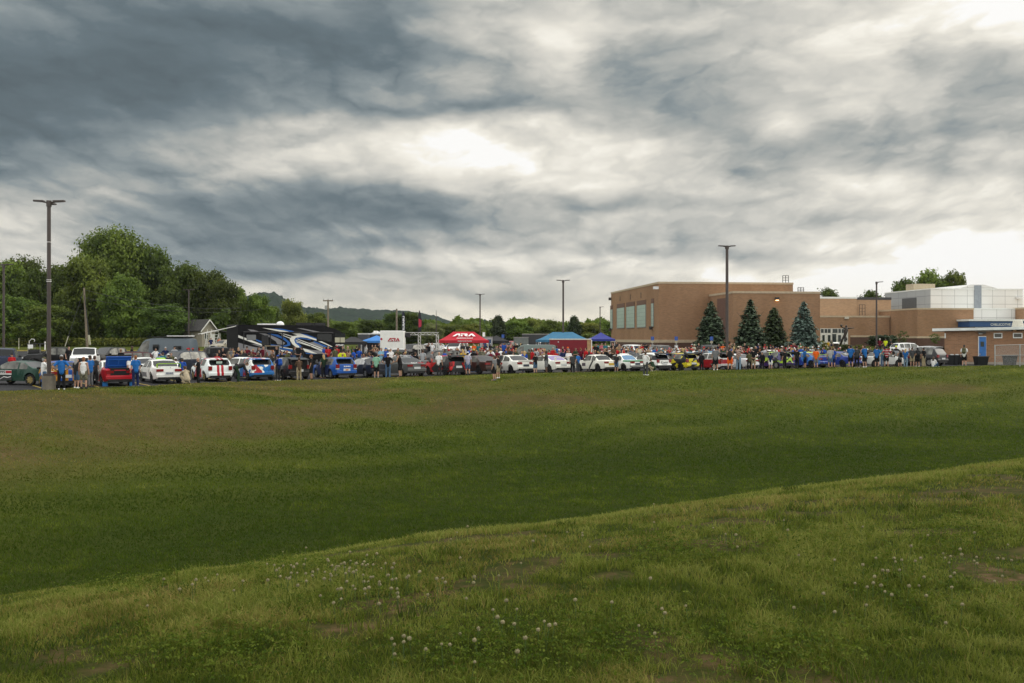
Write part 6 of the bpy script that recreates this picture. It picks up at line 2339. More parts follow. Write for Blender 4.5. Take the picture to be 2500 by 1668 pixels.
# ------------------------------------------------------------------ motorhome, trucks, trailers, cart, bins
def build_motorhome():
    A = Vector((ray(580, 99.0), 99.0))
    B = Vector((ray(843, 107.0), 107.0))
    d = (B - A)
    L = d.length
    rz = math.atan2(d.y, d.x)
    ux, uy = math.cos(rz), math.sin(rz)
    z0 = lz1(A.x, A.y)
    o = empty('motorhome', (A.x, A.y, z0), rz, 'long black motorhome with blue white and grey swooshes', 'motorhome')
    Wd = 2.5
    Ht = zat(793, A.y) - z0
    mk = mat('motorhome_black', (0.007, 0.007, 0.008, 1), 0.45, vary=.1, spec=.12)
    b = MB()
    prof = [(0, .55), (0, Ht - .05), (.1, Ht), (9.6, Ht + .02), (10.8, Ht - .28), (L - .8, Ht - .50), (L - .42, Ht - .68), (L - .12, 1.5), (L, 1.1), (L, .5)]
    b.prism(prof, 1, 0, Wd)
    b.build('body', mk, o)

    def pt(cx, cy):
        px, py = 560 + cx * .1362, 770 + cy * .1362
        t = (px - 1250) / F
        a = (t * A.y - A.x) / (ux - t * uy)
        Y = A.y + uy * a
        return (a, zat(py, Y) - z0)
    mw = mat('motorhome_white', (0.74, 0.74, 0.68, 1), 0.4, vary=.03)
    mb = mat('motorhome_blue', (0.010, 0.10, 0.36, 1), 0.35, vary=.03)
    mg = mat('motorhome_grey', (0.22, 0.22, 0.23, 1), 0.4, vary=.03)
    lay = [0]

    def sw(name, m, pts):
        lay[0] += 1
        e = 0.004 + 0.0011 * lay[0]
        poly = [pt(*p) for p in pts]
        MB().prism(poly, 1, -e, -0.001).build(name, m, o)
    sw('grey_swoosh', mg, [(160, 490), (400, 560), (590, 595), (880, 660), (1000, 690), (1000, 730), (160, 735)])
    sw('grey_swoosh', mg, [(330, 250), (440, 262), (560, 300), (400, 296)])
    sw('grey_swoosh', mg, [(520, 318), (640, 325), (760, 365), (900, 430), (1000, 495), (965, 530), (860, 520), (835, 470), (720, 395), (600, 345)])
    sw('grey_swoosh', mg, [(1210, 230), (1330, 238), (1660, 305), (1560, 310)])
    sw('grey_swoosh', mg, [(1400, 500), (1500, 478), (1700, 560), (1700, 610), (1600, 575)])
    sw('grey_swoosh', mg, [(380, 510), (480, 520), (590, 560), (590, 575)])
    sw('grey_swoosh', mg, [(1310, 590), (1500, 625), (1800, 640), (1870, 670), (1800, 690), (1500, 690)])
    sw('blue_swoosh', mb, [(760, 232), (960, 245), (1120, 280), (1220, 312), (1120, 302), (960, 268)])
    sw('blue_swoosh', mb, [(680, 322), (860, 345), (1000, 410), (1090, 490), (1090, 540), (1000, 565), (740, 540), (740, 520), (960, 548), (1040, 520), (1030, 480), (940, 420), (800, 365)])
    sw('blue_swoosh', mb, [(480, 430), (590, 470), (590, 500), (480, 455)])
    sw('blue_swoosh', mb, [(1240, 318), (1380, 340), (1560, 408), (1560, 432), (1400, 374), (1262, 324)])
    sw('blue_swoosh', mb, [(1165, 440), (1200, 408), (1280, 396), (1460, 430), (1460, 450), (1280, 415), (1215, 425), (1200, 470), (1290, 550), (1290, 585), (1255, 582), (1245, 552), (1180, 498)])
    sw('blue_swoosh', mb, [(900, 566), (1130, 610), (1130, 650), (900, 604)])
    sw('blue_swoosh', mb, [(1350, 665), (1560, 700), (1380, 692)])
    sw('blue_swoosh', mb, [(1510, 458), (1690, 530), (1850, 600), (1700, 560), (1510, 480)])
    sw('white_swoosh', mw, [(160, 355), (300, 410), (480, 480), (585, 520), (585, 548), (380, 478), (240, 428), (160, 398)])
    sw('white_swoosh', mw, [(585, 225), (760, 242), (960, 272), (1120, 304), (960, 302), (760, 264)])
    sw('white_swoosh', mw, [(1120, 325), (1260, 322), (1400, 372), (1560, 428), (1560, 456), (1400, 407), (1280, 392), (1190, 402), (1160, 440), (1180, 500), (1250, 555), (1255, 580), (1200, 575), (1130, 520), (1085, 450), (1085, 410), (1130, 375), (1220, 360)])
    for a, c in (((960, 330), (1150, 388)), ((930, 352), (1085, 412)), ((830, 300), (960, 336)), ((1215, 425), (1665, 600)), ((1185, 445), (1665, 626)), ((1195, 475), (1440, 548)), ((1460, 558), (1665, 646))):
        sw('white_stripe', mw, [(a[0], a[1] - 7), (c[0], c[1] - 9), (c[0] + 6, c[1] + 7), (a[0] + 6, a[1] + 7)])
    sw('white_swoosh', mw, [(1310, 590), (1400, 612), (1575, 690), (1480, 682), (1350, 650)])
    sw('white_swoosh', mw, [(900, 612), (1130, 665), (1090, 682), (900, 634)])
    sw('white_swoosh', mw, [(900, 560), (1130, 600), (1130, 612), (900, 572)])
    sw('white_swoosh', mw, [(1590, 465), (1650, 465), (1850, 562), (1825, 566)])
    sw('window', mat('motorhome_window', (0.16, 0.17, 0.17, 1), 0.15, vary=.05), [(312, 348), (468, 348), (475, 355), (475, 440), (468, 446), (312, 446), (305, 440), (305, 355)])
    mc = mat('cream_blind', (0.42, 0.41, 0.30, 1), 0.4, vary=.05)
    sw('window', mc, [(1890, 398), (1978, 398), (1978, 486), (1890, 486)])
    sw('window', mc, [(1988, 398), (2066, 398), (2066, 486), (1988, 486)])
    sw('cab_window', M_GLASS, [(1890, 320), (2070, 320), (2080, 395), (1890, 395)])
    sw('entry_door', M_GLASS, [(1570, 330), (1830, 330), (1830, 480), (1570, 430)])
    c = pt(1970, 537)
    link('lettering', text_mesh('OUTLAW', .26, .01, .95, .01), M_WHITE, o, (c[0], -0.06, c[1]), (math.pi / 2, 0, 0))
    # windscreen
    MB().prism([(L - .40, Ht - .72), (L - .13, 1.55), (L - .10, 1.55), (L - .36, Ht - .72)], 1, .15, Wd - .15).build('windscreen', M_GLASS, o)
    p0, p1 = pt(240, 300), pt(1850, 312)
    MB().tube([(p0[0], -0.12, p0[1]), (p1[0], -0.12, p1[1])], .07, 8).build('awning', M_BLACK, o)
    for cx in (245, 720, 940):
        p, q = pt(cx, 300), pt(cx, 590)
        MB().box(p[0] - .04, p[0] + .04, -0.20, -0.14, q[1], p[1]).build('awning_arm', M_BLACK, o)
    for cx, w, h in ((1430, .62, .26), (1690, .62, .26)):
        a = pt(cx, 200)[0]
        MB().box(a - w, a + w, .7, 1.7, Ht - .10 if cx > 1500 else Ht + .03, Ht + .03 + h).build('roof_air_conditioner', M_BLACK, o)
    a = pt(765, 170)[0]
    MB().box(a - .75, a + .75, .6, 1.8, Ht + .03, Ht + .16).build('roof_hatch', M_WHITE, o)
    a = pt(993, 170)[0]
    MB().ball((a, 1.0, Ht + .06), (.42, .42, .36)).build('satellite_dome', M_WHITE, o, smooth=True)
    t = car_meshes('pickup')
    for x in (2.2, 3.0, 9.6):
        w = link('wheel', t['tyre'], M_TYRE, o, (x, .16, .45), (0, 0, 0))
        w.scale = (1.05, 1.05, 1.05)
        link('rim', t['rim'], M_RIMS, w)
        w = link('wheel', t['tyre'], M_TYRE, o, (x, Wd - .16, .45))
        link('rim', t['rim'], M_RIMS, w)
    # slanted awning rails reaching left from the rear roof corner
    rl = MB()
    for k in (0, .25):
        p = pt(165, 190)
        rl.tube([(0.1 + k, .3 + k, Ht - .1), (-3.6, .4 + k * 3, Ht - .95)], .035, 5)
    rl.build('awning_arm', mat('white_aluminium', (0.62, 0.61, 0.57), 0.4, 0.2), o)
    # loudspeaker on a stand before the motorhome
    Y = 92.0
    X = ray(647, Y)
    z = lz1(X, Y)
    s = empty('loudspeaker', (X, Y, z), R(10), 'tall black loudspeaker on a stand before the motorhome', 'loudspeaker')
    zt, zb = zat(819, Y) - z, zat(843, Y) - z
    MB().box(-.28, .28, -.25, .25, zb, zt).build('cabinet', mat('black_plastic', (0.018, 0.018, 0.02), 0.5), s)
    MB().tube([(0, 0, 0), (0, 0, zb - .002)], .03, 6).build('stand', M_STEEL, s)
    for k in range(3):
        a = k * 2.1
        MB().tube([(0, 0, .5), (.5 * math.cos(a), .5 * math.sin(a), 0)], .02, 5).build('leg', M_STEEL, s)
    # plywood lean-to table top between motorhome and crowd
    Y = 90.0
    xa, xb = ray(648, Y), ray(684, Y)
    t = empty('folding_table', ((xa + xb) / 2, Y, lz1(xa, Y)), R(8), 'pale wooden high table in front of the motorhome swooshes', 'table')
    zt = zat(844, Y) - lz1(xa, Y)
    MB().box(-(xb - xa) / 2, (xb - xa) / 2, -.3, .3, zt - .06, zt).build('tabletop', mat('pale_wood', (0.36, 0.28, 0.17, 1), 0.7), t)
    for x in (-(xb - xa) / 2 + .1, (xb - xa) / 2 - .1):
        MB().tube([(x, 0, 0), (x, 0, zt - .062)], .03, 6).build('leg', M_STEEL, t)
    # bicycle behind the blue wagon
    Y = 79.0
    X = ray(782, Y)
    bz = lz1(X, Y)
    bk = empty('bicycle', (X, Y, bz), R(-12), 'pale framed bicycle behind the bright blue wagon', 'bicycle')
    for x in (0, 1.02):
        w = MB()
        pts = [(x + .33 * math.cos(a), 0, .34 + .33 * math.sin(a)) for a in np.linspace(0, 2 * math.pi, 25)]
        w.tube(pts, .022, 5, False)
        for k in range(6):
            a = k * math.pi / 6
            w.tube([(x - .32 * math.cos(a), 0, .34 - .32 * math.sin(a)), (x + .32 * math.cos(a), 0, .34 + .32 * math.sin(a))], .004, 3, False)
        w.build('wheel', M_TYRE, bk)
    fr = MB()
    for p, q in (((0, 0, .34), (.42, 0, .32)), ((.42, 0, .32), (.30, 0, .82)), ((0, 0, .34), (.32, 0, .72)), ((.42, 0, .32), (.86, 0, .78)), ((.32, 0, .74), (.86, 0, .80)), ((.84, 0, .95), (1.02, 0, .34))):
        fr.tube([p, q], .02, 6)
    fr.build('frame', mat('olive_frame', (0.24, 0.24, 0.14, 1), 0.4), bk)
    MB().tube([(.84, -.28, .98), (.84, .28, .98)], .015, 6).build('handlebar', M_BLACK, bk)
    MB().ball((.28, 0, .86), (.13, .06, .035), 8, 5).build('saddle', M_BLACK, bk)


build_motorhome()


def build_trucks():
    # white box truck
    Y = 104.0
    x0, x1 = ray(928, Y), ray(985, Y)
    W = x1 - x0
    z0 = lz1(x0, Y)
    o = empty('box_truck', (x0, Y, z0), R(4), 'white box truck showing a red logo on its flat end', 'truck')
    zt, zb = zat(807.5, Y) - z0, 1.0
    MB().box(0, W, 0, 5.5, zb, zt).build('cargo_box', mat('box_white', (0.80, 0.80, 0.75, 1), 0.5, vary=.06), o, bevel=.05)
    MB().box(.2, W - .2, .2, 5.3, .45, zb - .003).build('chassis', M_BLACK, o)
    t = car_meshes('pickup')
    for x in (.25, W - .25):
        for y in (1.0, 4.6):
            w = link('wheel', t['tyre'], M_TYRE, o, (x, y, .42), (0, 0, math.pi / 2))
            link('rim', t['rim'], M_RIMS, w)
    link('logo', ara_logo(1.28, .36), M_REDPRINT, o, (ray(961, Y) - x0, -0.01, zat(829.5, Y) - z0))
    link('lettering', text_mesh('AMERICAN RALLY', .1, .004, 1.2, .001), M_BLACK, o, (ray(961, Y) - x0, -0.01, zat(834, Y) - z0), (math.pi / 2, 0, 0))
    e = MB()
    e.tube([(ray(931, Y) - x0, -0.01, zat(828, Y) - z0), (ray(931, Y) - x0, 0.02, zat(828, Y) - z0)], .12, 14)
    e.build('emblem', M_REDPRINT, o)

    def trailer(name, label, px0, px1, y0, Y, rz, depth, mw, mtrim, cat='trailer'):
        x0, x1 = ray(px0, Y), ray(px1, Y)
        z0 = lz1(x0, Y)
        o = empty(name, (x0, Y, z0), rz, label, cat)
        W = (x1 - x0) / math.cos(rz)
        zt = zat(y0, Y) - z0
        MB().box(0, W, 0, depth, .55, zt - .12).build('body', mw, o, bevel=.03)
        MB().box(-.03, W + .03, -.03, depth + .03, zt - .12, zt).build('roof', mtrim, o)
        for x in (W * .42, W * .58):
            w = link('wheel', t['tyre'], M_TYRE, o, (x, -.12, .36))
            w.scale = (.85, .85, .85)
            link('rim', t['rim'], M_RIMS, w)
        MB().box(.05, W - .05, .05, depth - .05, .38, .548).build('chassis', M_BLACK, o)
        return o, W, zt
    # red trailer with a wooden inside at its right end
    mred = mat('trailer_red', (0.19, 0.006, 0.016, 1), 0.4, vary=.12, scale=1.0)
    o, W, zt = trailer('cargo_trailer', 'deep red trailer with a white roof and plywood end', 1343, 1443, 827, 103, R(0), 2.2, mred, mat('trailer_white_roof', (0.62, 0.60, 0.53, 1), 0.5))
    MB().box(W - .40, W + .02, -.035, -.003, .60, zt - .16).build('plywood_end', mat('plywood', (0.42, 0.27, 0.13, 1), 0.7, vary=.2), o)
    MB().box(W + .022, W + .10, -.05, 2.1, .5, zt - .14).build('white_frame', M_WHITE, o)
    MB().ball((.85, -.02, zt - .35), (.07, .03, .07), 8, 5).build('marker_lamp', M_HEAD, o)
    trailer('cargo_trailer', 'dark grey enclosed trailer left of the bright blue canopy', 874, 898, 814, 116, R(0), 5, mat('trailer_grey', (0.06, 0.06, 0.063, 1), 0.5), mat('trailer_white_roof', (0.62, 0.60, 0.53, 1), 0.5))
    o, W, zt = trailer('camper_trailer', 'tan and white camper trailer behind the blue canopy', 898, 926, 814, 118, R(0), 2.4, mat('trailer_dark', (0.045, 0.045, 0.05, 1), 0.5), mat('trailer_white_roof', (0.62, 0.60, 0.53, 1), 0.5))
    MB().box(.6, 1.0, .6, 1.2, zt + .003, zt + .3).build('roof_air_conditioner', M_WHITE, o)
    o, W, zt = trailer('camper_trailer', 'dark fifth wheel trailer with a slanted awning far behind the green van', 1275, 1345, 815, 131, R(0), 2.5, mat('trailer_charcoal', (0.04, 0.042, 0.044, 1), 0.5), mat('trailer_grey_roof', (0.25, 0.24, 0.22, 1), 0.5))
    trailer('camper_trailer', 'small grey trailer left of the dark fifth wheel trailer', 1254, 1290, 823, 127, R(0), 2.3, mat('trailer_sage', (0.16, 0.18, 0.165, 1), 0.5), mat('trailer_grey_roof', (0.25, 0.24, 0.22, 1), 0.5))
    o, W, zt = trailer('camper_trailer', 'white toilet trailer with blue doors right of the red canopy', 1172, 1202, 822, 126, R(0), 2.3, mat('trailer_grey_white', (0.4, 0.4, 0.4, 1), 0.5), mat('trailer_grey_roof', (0.25, 0.24, 0.22, 1), 0.5))
    for k in range(2):
        MB().box(.35 + .6 * k, .8 + .6 * k, -.03, -.002, .6, 2.2).build('door', mat('blue_door', (0.03, 0.06, 0.14, 1), 0.5), o)
    MB().box(.3, .6, .6, 1.2, zt + .003, zt + .55).build('roof_air_conditioner', M_WHITE, o)
    # open dark equipment trailer left of the motorhome
    Y = 94.0
    X = ray(545, Y)
    z0 = lz1(X, Y)
    o = empty('utility_trailer', (X, Y, z0), R(10), 'open black mesh utility trailer left of the motorhome', 'trailer')
    MB().box(-1.3, 1.3, -.8, .8, .5, .6).build('deck', M_BLACK, o)
    side = MB()
    for x in np.linspace(-1.3, 1.3, 14):
        side.box(x - .02, x + .02, -.8, -.76, .602, 1.75)
    side.box(-1.32, 1.32, -.81, -.75, 1.752, 1.82)
    side.box(-1.3, 1.3, .74, .8, .602, 1.8)
    side.build('mesh_side', M_BLACK, o)
    for x in (-.4, .4):
        w = link('wheel', t['tyre'], M_TYRE, o, (x, -.92, .32))
        w.scale = (.75, .75, .75)
    # golf cart
    Y = 112.0
    X = ray(83, Y)
    z0 = lz1(X, Y)
    o = empty('golf_cart', (X, Y, z0), R(4), 'black golf cart with a roof and white notice seen from behind', 'golf cart')
    MB().prism([(-.68, .35), (.68, .35), (.72, .62), (.62, .98), (-.62, .98), (-.72, .62)], 1, 0, .9).box(-.62, .62, .92, 2.2, .32, .55).box(-.6, .6, 1.9, 2.3, .552, 1.05).build('body', M_BLACK, o)
    MB().box(-.6, .6, -.05, .35, .985, 1.30).build('seat', mat('black_vinyl', (0.02, 0.02, 0.021, 1), 0.5), o)
    MB().box(-.75, .75, -.1, 2.1, 1.88, 1.96).build('roof', M_BLACK, o, bevel=.02)
    for x in (-.66, .66):
        for y in (0, 1.95):
            MB().tube([(x, y, .95), (x, y, 1.878)], .025, 6).build('roof_post', M_STEEL, o)
    for x in (-.6, .6):
        for y in (.35, 1.85):
            w = link('wheel', t['tyre'], M_TYRE, o, (x, y, .27), (0, 0, math.pi / 2))
            w.scale = (.62, .8, .62)
    MB().box(-.62, -.05, -.13, -.10, 1.42, 1.84).build('notice', M_WHITE, o)
    MB().box(.02, .42, -.03, -.005, .42, .62).build('licence_plate', M_PLATE, o)
    # bins at the brick building
    mbin = mat('black_bin', (0.012, 0.013, 0.014, 1), 0.5, vary=.15)

    def bin_(px0, px1, yt, Y, label, wheels=True):
        X = ray((px0 + px1) / 2, Y)
        z = gz1(X, Y) if float(edge_dist(np.array([X]), np.array([Y]))[0]) > 0 else lz1(X, Y)
        W = (px1 - px0) / F * Y
        h = max(.9, zat(yt, Y) - z)
        o = empty('rubbish_bin', (X, Y, z), R(8), label, 'bin', 'black rubbish bins by the brick building')
        b = MB()
        w0, w1 = W * .40, W * .47
        b.add([(-w0, -.3, .04), (w0, -.3, .04), (w0, .35, .04), (-w0, .35, .04), (-w1, -.42, h - .1), (w1, -.42, h - .1), (w1, .45, h - .1), (-w1, .45, h - .1)],
              [(0, 3, 2, 1), (4, 5, 6, 7), (0, 1, 5, 4), (1, 2, 6, 5), (2, 3, 7, 6), (3, 0, 4, 7)])
        b.build('body', mbin, o)
        MB().prism([(-.48, h - .09), (.5, h - .09), (.5, h - .04), (0, h), (-.48, h - .03)], 0, -W / 2, W / 2).build('lid', mbin, o)
        for x in (-w0 * .8, w0 * .8):
            MB().tube([(x - .03, .38, .12), (x + .03, .38, .12)], .12, 12).build('wheel', M_TYRE, o)
        return o
    for k, (a, c, lab) in enumerate(((2311, 2325, 'black bin touching the charcoal suv'), (2324, 2336, 'black bin second from the charcoal suv'), (2335, 2347, 'black bin nearest the man with the backpack'))):
        b = bin_(a, c, 866, 97.5 + .3 * k, lab)
        MB().box(-.16, .16, -.47, -.425, .95, 1.08).build('sticker', M_PLATE, b)
    bin_(2380, 2410, 871, 96.5, 'wide black bin in front of the blue door')
    bin_(2452, 2479, 868, 95.5, 'blue black bin behind the chain-link fence')


build_trucks()

# ------------------------------------------------------------------ people
def remeshed(name, parts, voxel, smooth=2):
    """union of tapered capsules -> one continuous skin. parts: (p, q, rp, rq) or ('e', centre, radii)"""
    b = MB()
    for p in parts:
        if p[0] == 'e':
            b.ball(p[1], p[2], 14, 10)
        elif p[0] == 'm':
            b.add(p[1], p[2])
        else:
            a, c, ra, rc = Vector(p[0]), Vector(p[1]), p[2], p[3]
            b.tube([a, a.lerp(c, .5), c], [ra, (ra + rc) / 2, rc], 10)
            b.ball(a, ra, 10, 7)
            b.ball(c, rc, 10, 7)
    me = b.mesh(name)
    o = bpy.data.objects.new(name, me)
    COL.objects.link(o)
    rm = o.modifiers.new('remesh', 'REMESH')
    rm.mode = 'VOXEL'
    rm.voxel_size = voxel
    sm = o.modifiers.new('smooth', 'SMOOTH')
    sm.iterations = smooth
    sm.factor = 0.5
    dg = bpy.context.evaluated_depsgraph_get()
    out = bpy.data.meshes.new_from_object(o.evaluated_get(dg))
    out.name = name
    out.materials.clear()
    out.polygons.foreach_set('use_smooth', [True] * len(out.polygons))
    bpy.data.objects.remove(o)
    bpy.data.meshes.remove(me)
    return out


def V3(*a):
    return Vector(a)


# joint positions (x to the person's right hand side is +x, facing +y), 1.75 m tall
def skeleton(pose):
    J = dict(pel=V3(0, 0, .96), chest=V3(0, .0, 1.24), neck=V3(0, -.005, 1.47), head=V3(0, .02, 1.625),
             hipR=V3(.095, 0, .90), kneR=V3(.115, .025, .50), ankR=V3(.125, -.02, .09), toeR=V3(.15, .15, .035),
             shR=V3(.185, -.01, 1.405), elR=V3(.245, -.03, 1.13), wrR=V3(.255, .04, .89), haR=V3(.25, .07, .80),
             hipL=V3(-.095, 0, .90), kneL=V3(-.115, .02, .50), ankL=V3(-.12, -.02, .09), toeL=V3(-.15, .15, .035),
             shL=V3(-.185, -.01, 1.405), elL=V3(-.245, -.03, 1.13), wrL=V3(-.255, .04, .89), haL=V3(-.25, .07, .80))

    def arm(s, el, wr, ha):
        x = 1 if s == 'R' else -1
        J['el' + s] = V3(x * el[0], el[1], el[2])
        J['wr' + s] = V3(x * wr[0], wr[1], wr[2])
        J['ha' + s] = V3(x * ha[0], ha[1], ha[2])
    if pose == 'hips':
        for s in 'RL':
            arm(s, (.40, -.10, 1.15), (.22, .04, 1.00), (.16, .09, .97))
    elif pose == 'cross':
        arm('R', (.25, .06, 1.14), (.03, .20, 1.19), (-.07, .21, 1.22))
        arm('L', (.25, .06, 1.14), (.00, .24, 1.16), (.10, .24, 1.18))
    elif pose == 'phone':
        arm('R', (.24, .12, 1.17), (.10, .32, 1.34), (.06, .36, 1.41))
        arm('L', (.24, .10, 1.16), (.10, .30, 1.31), (.05, .36, 1.37))
    elif pose == 'photo':
        arm('R', (.27, .20, 1.33), (.11, .30, 1.52), (.07, .33, 1.60))
        arm('L', (.27, .20, 1.33), (.11, .30, 1.52), (.07, .33, 1.60))
    elif pose == 'pocket':
        for s in 'RL':
            arm(s, (.30, -.08, 1.14), (.20, .06, .95), (.15, .10, .88))
    elif pose == 'hold':
        arm('R', (.25, .02, 1.13), (.16, .24, 1.06), (.12, .32, 1.07))
    elif pose == 'point':
        arm('R', (.34, .18, 1.38), (.48, .40, 1.42), (.53, .48, 1.43))
    elif pose == 'back':
        for s in 'RL':
            arm(s, (.27, -.13, 1.14), (.10, -.17, .97), (.03, -.18, .95))
    elif pose == 'walk':
        J['kneR'] = V3(.10, .17, .52)
        J['ankR'] = V3(.10, .22, .11)
        J['toeR'] = V3(.12, .39, .06)
        J['kneL'] = V3(-.10, -.06, .50)
        J['ankL'] = V3(-.10, -.30, .14)
        J['toeL'] = V3(-.12, -.15, .03)
        arm('R', (.23, -.14, 1.14), (.24, -.12, .90), (.24, -.08, .82))
        arm('L', (.23, .06, 1.14), (.22, .26, .98), (.21, .32, .92))
    elif pose == 'lean':
        for k in ('chest', 'neck', 'head', 'shR', 'shL'):
            J[k] = J[k] + V3(0, .10 * (J[k].z - .9) / .5, -.01)
        arm('R', (.24, .16, 1.12), (.13, .36, 1.06), (.08, .43, 1.05))
        arm('L', (.24, .16, 1.12), (.13, .36, 1.06), (.08, .43, 1.05))
        J['head'] += V3(0, .04, -.03)
    elif pose == 'bend':
        def rot(v, a=R(-72)):
            d = v - V3(0, 0, .95)
            return V3(v.x, d.y * math.cos(a) - d.z * math.sin(a) - .12, .95 + d.y * math.sin(a) + d.z * math.cos(a))
        for k in ('chest', 'neck', 'head', 'shR', 'shL'):
            J[k] = rot(J[k])
        J['pel'] = V3(0, -.14, .95)
        for s, x in (('R', 1), ('L', -1)):
            J['hip' + s] = V3(x * .095, -.13, .90)
            sh = J['sh' + s]
            J['el' + s] = sh + V3(x * .05, .10, -.26)
            J['wr' + s] = sh + V3(-x * .03, .25, -.44)
            J['ha' + s] = sh + V3(-x * .05, .30, -.51)
    elif pose == 'squat':
        dz = -.62
        for k in ('pel', 'chest', 'neck', 'head', 'shR', 'shL', 'hipR', 'hipL', 'elR', 'elL', 'wrR', 'wrL', 'haR', 'haL'):
            J[k] = J[k] + V3(0, -.12, dz)
        for k in ('chest', 'neck', 'head', 'shR', 'shL'):
            J[k] += V3(0, .32 * (J[k].z - .34) / .6, -.04)
        for s, x in (('R', 1), ('L', -1)):
            J['kne' + s] = V3(x * .20, .27, .48)
            J['ank' + s] = V3(x * .15, -.05, .10)
            J['toe' + s] = V3(x * .17, .12, .035)
            J['el' + s] = J['sh' + s] + V3(x * .06, .20, -.18)
            J['wr' + s] = J['sh' + s] + V3(-x * .06, .38, -.16)
            J['ha' + s] = J['sh' + s] + V3(-x * .09, .45, -.13)
    elif pose == 'sit':
        dz = -.80
        for k in ('pel', 'chest', 'neck', 'head', 'shR', 'shL', 'hipR', 'hipL'):
            J[k] = J[k] + V3(0, 0, dz)
        for s, x in (('R', 1), ('L', -1)):
            J['kne' + s] = V3(x * .17, .38, .38)
            J['ank' + s] = V3(x * .13, .62, .08)
            J['toe' + s] = V3(x * .14, .78, .05)
            J['el' + s] = J['sh' + s] + V3(x * .06, .12, -.24)
            J['wr' + s] = J['sh' + s] + V3(-x * .04, .34, -.25)
            J['ha' + s] = J['sh' + s] + V3(-x * .06, .42, -.22)
    return J


_pm = {}


def body_mesh(pose):
    if ('body', pose) in _pm:
        return _pm['body', pose]
    J = skeleton(pose)
    P = [(J['pel'], J['chest'], .125, .130), (J['chest'], J['neck'].lerp(J['chest'], .25), .135, .105), (J['neck'], J['neck'].lerp(J['head'], .6), .055, .05),
         (J['shR'], J['shL'], .062, .062)]
    h = J['head']
    d = (h - J['neck']).normalized()
    P.append(('e', h + V3(0, -.005, .02), (.076, .094, .112)))
    P.append(('e', h + V3(0, .055, -.055), (.05, .045, .05)))
    P.append((h + V3(0, .09, .03), h + V3(0, .112, -.015), .010, .016))
    for x in (1, -1):
        P.append(('e', h + V3(x * .078, -.01, .0), (.014, .022, .032)))
    for s, x in (('R', 1), ('L', -1)):
        P.append((J['hip' + s], J['kne' + s], .088, .058))
        P.append((J['kne' + s], J['kne' + s].lerp(J['ank' + s], .35), .056, .058))
        P.append((J['kne' + s].lerp(J['ank' + s], .3), J['ank' + s], .056, .038))
        P.append((J['ank' + s] + V3(0, -.02, -.04), J['toe' + s], .038, .03))
        P.append((J['sh' + s], J['el' + s], .052, .040))
        P.append((J['el' + s], J['wr' + s], .040, .027))
        w, a = J['wr' + s], J['ha' + s]
        dr = (a - w).normalized()
        sd = dr.cross(V3(0, 1, 0) if abs(dr.y) < .8 else V3(0, 0, 1)).normalized()
        nr = sd.cross(dr).normalized()
        if nr.y < 0:
            nr = -nr
        P.append((w, w + dr * .07, .026, .030))
        for k, (off, ln) in enumerate(((-.030, .066), (-.010, .078), (.010, .073), (.030, .058))):
            b0 = w + dr * .075 + sd * off
            k1 = b0 + dr * ln * .55 + nr * .008
            P.append((b0, k1, .0105, .0095))
            P.append((k1, k1 + dr * ln * .4 + nr * ln * .35, .0095, .008))
        tb = w + dr * .03 + sd * (-.026)
        P.append((tb, tb + dr * .045 - sd * .03 + nr * .012, .012, .0095))
    _pm['body', pose] = remeshed('body', P, .0125, 2)
    return _pm['body', pose]


def cloth_mesh(kind, pose):
    if (kind, pose) in _pm:
        return _pm[kind, pose]
    J = skeleton(pose)
    P = []
    if kind in ('tee', 'long', 'tank', 'hoodie', 'dress'):
        lo = J['pel'] + (J['pel'] - J['chest']) * (.22 if kind != 'dress' else .95)
        P += [(lo, J['chest'], .152 if kind != 'dress' else .20, .150), (J['chest'], J['neck'].lerp(J['chest'], .3), .150, .115)]
        for x in (.045, -.045):
            P.append((lo + V3(x, 0, 0), J['chest'] + V3(x * 1.3, 0, 0), .125, .125))
        for s in 'RL':
            if kind == 'tank':
                P.append((J['sh' + s].lerp(J['neck'], .3), J['sh' + s].lerp(J['neck'], .55), .062, .062))
                continue
            P.append((J['sh' + s].lerp(J['neck'], .5), J['sh' + s], .070, .072))
            e = J['sh' + s].lerp(J['el' + s], .62)
            P.append((J['sh' + s], e, .072, .068))
            if kind in ('long', 'hoodie'):
                P.append((J['sh' + s], J['el' + s], .072, .058))
                P.append((J['el' + s], J['wr' + s], .058, .040))
        if kind == 'tank':
            P.append((J['shR'].lerp(J['neck'], .4), J['shL'].lerp(J['neck'], .4), .058, .058))
        if kind == 'hoodie':
            P.append(('e', J['neck'] + V3(0, -.07, .0), (.11, .07, .07)))
    elif kind in ('trousers', 'shorts'):
        P.append((J['hipR'] + V3(-.02, 0, .05), J['hipL'] + V3(.02, 0, .05), .120, .120))
        for s in 'RL':
            if kind == 'shorts':
                e = J['hip' + s].lerp(J['kne' + s], .84)
                P.append((J['hip' + s], e, .108, .098))
            else:
                P.append((J['hip' + s], J['kne' + s], .108, .080))
                P.append((J['kne' + s], J['ank' + s] + V3(0, 0, .0), .080, .066))
    elif kind == 'shoe':
        for s in ('R',):
            a, t = J['ankR'] - J['ankR'], J['toeR'] - J['ankR']
            P = [(a + V3(0, -.03, -.035), t + V3(0, .02, .0), .046, .040), (a + V3(0, 0, -.01), a + V3(0, 0, .02), .046, .044)]
    _pm[kind, pose] = remeshed(kind, P, .02 if kind != 'shoe' else .014, 3)
    return _pm[kind, pose]


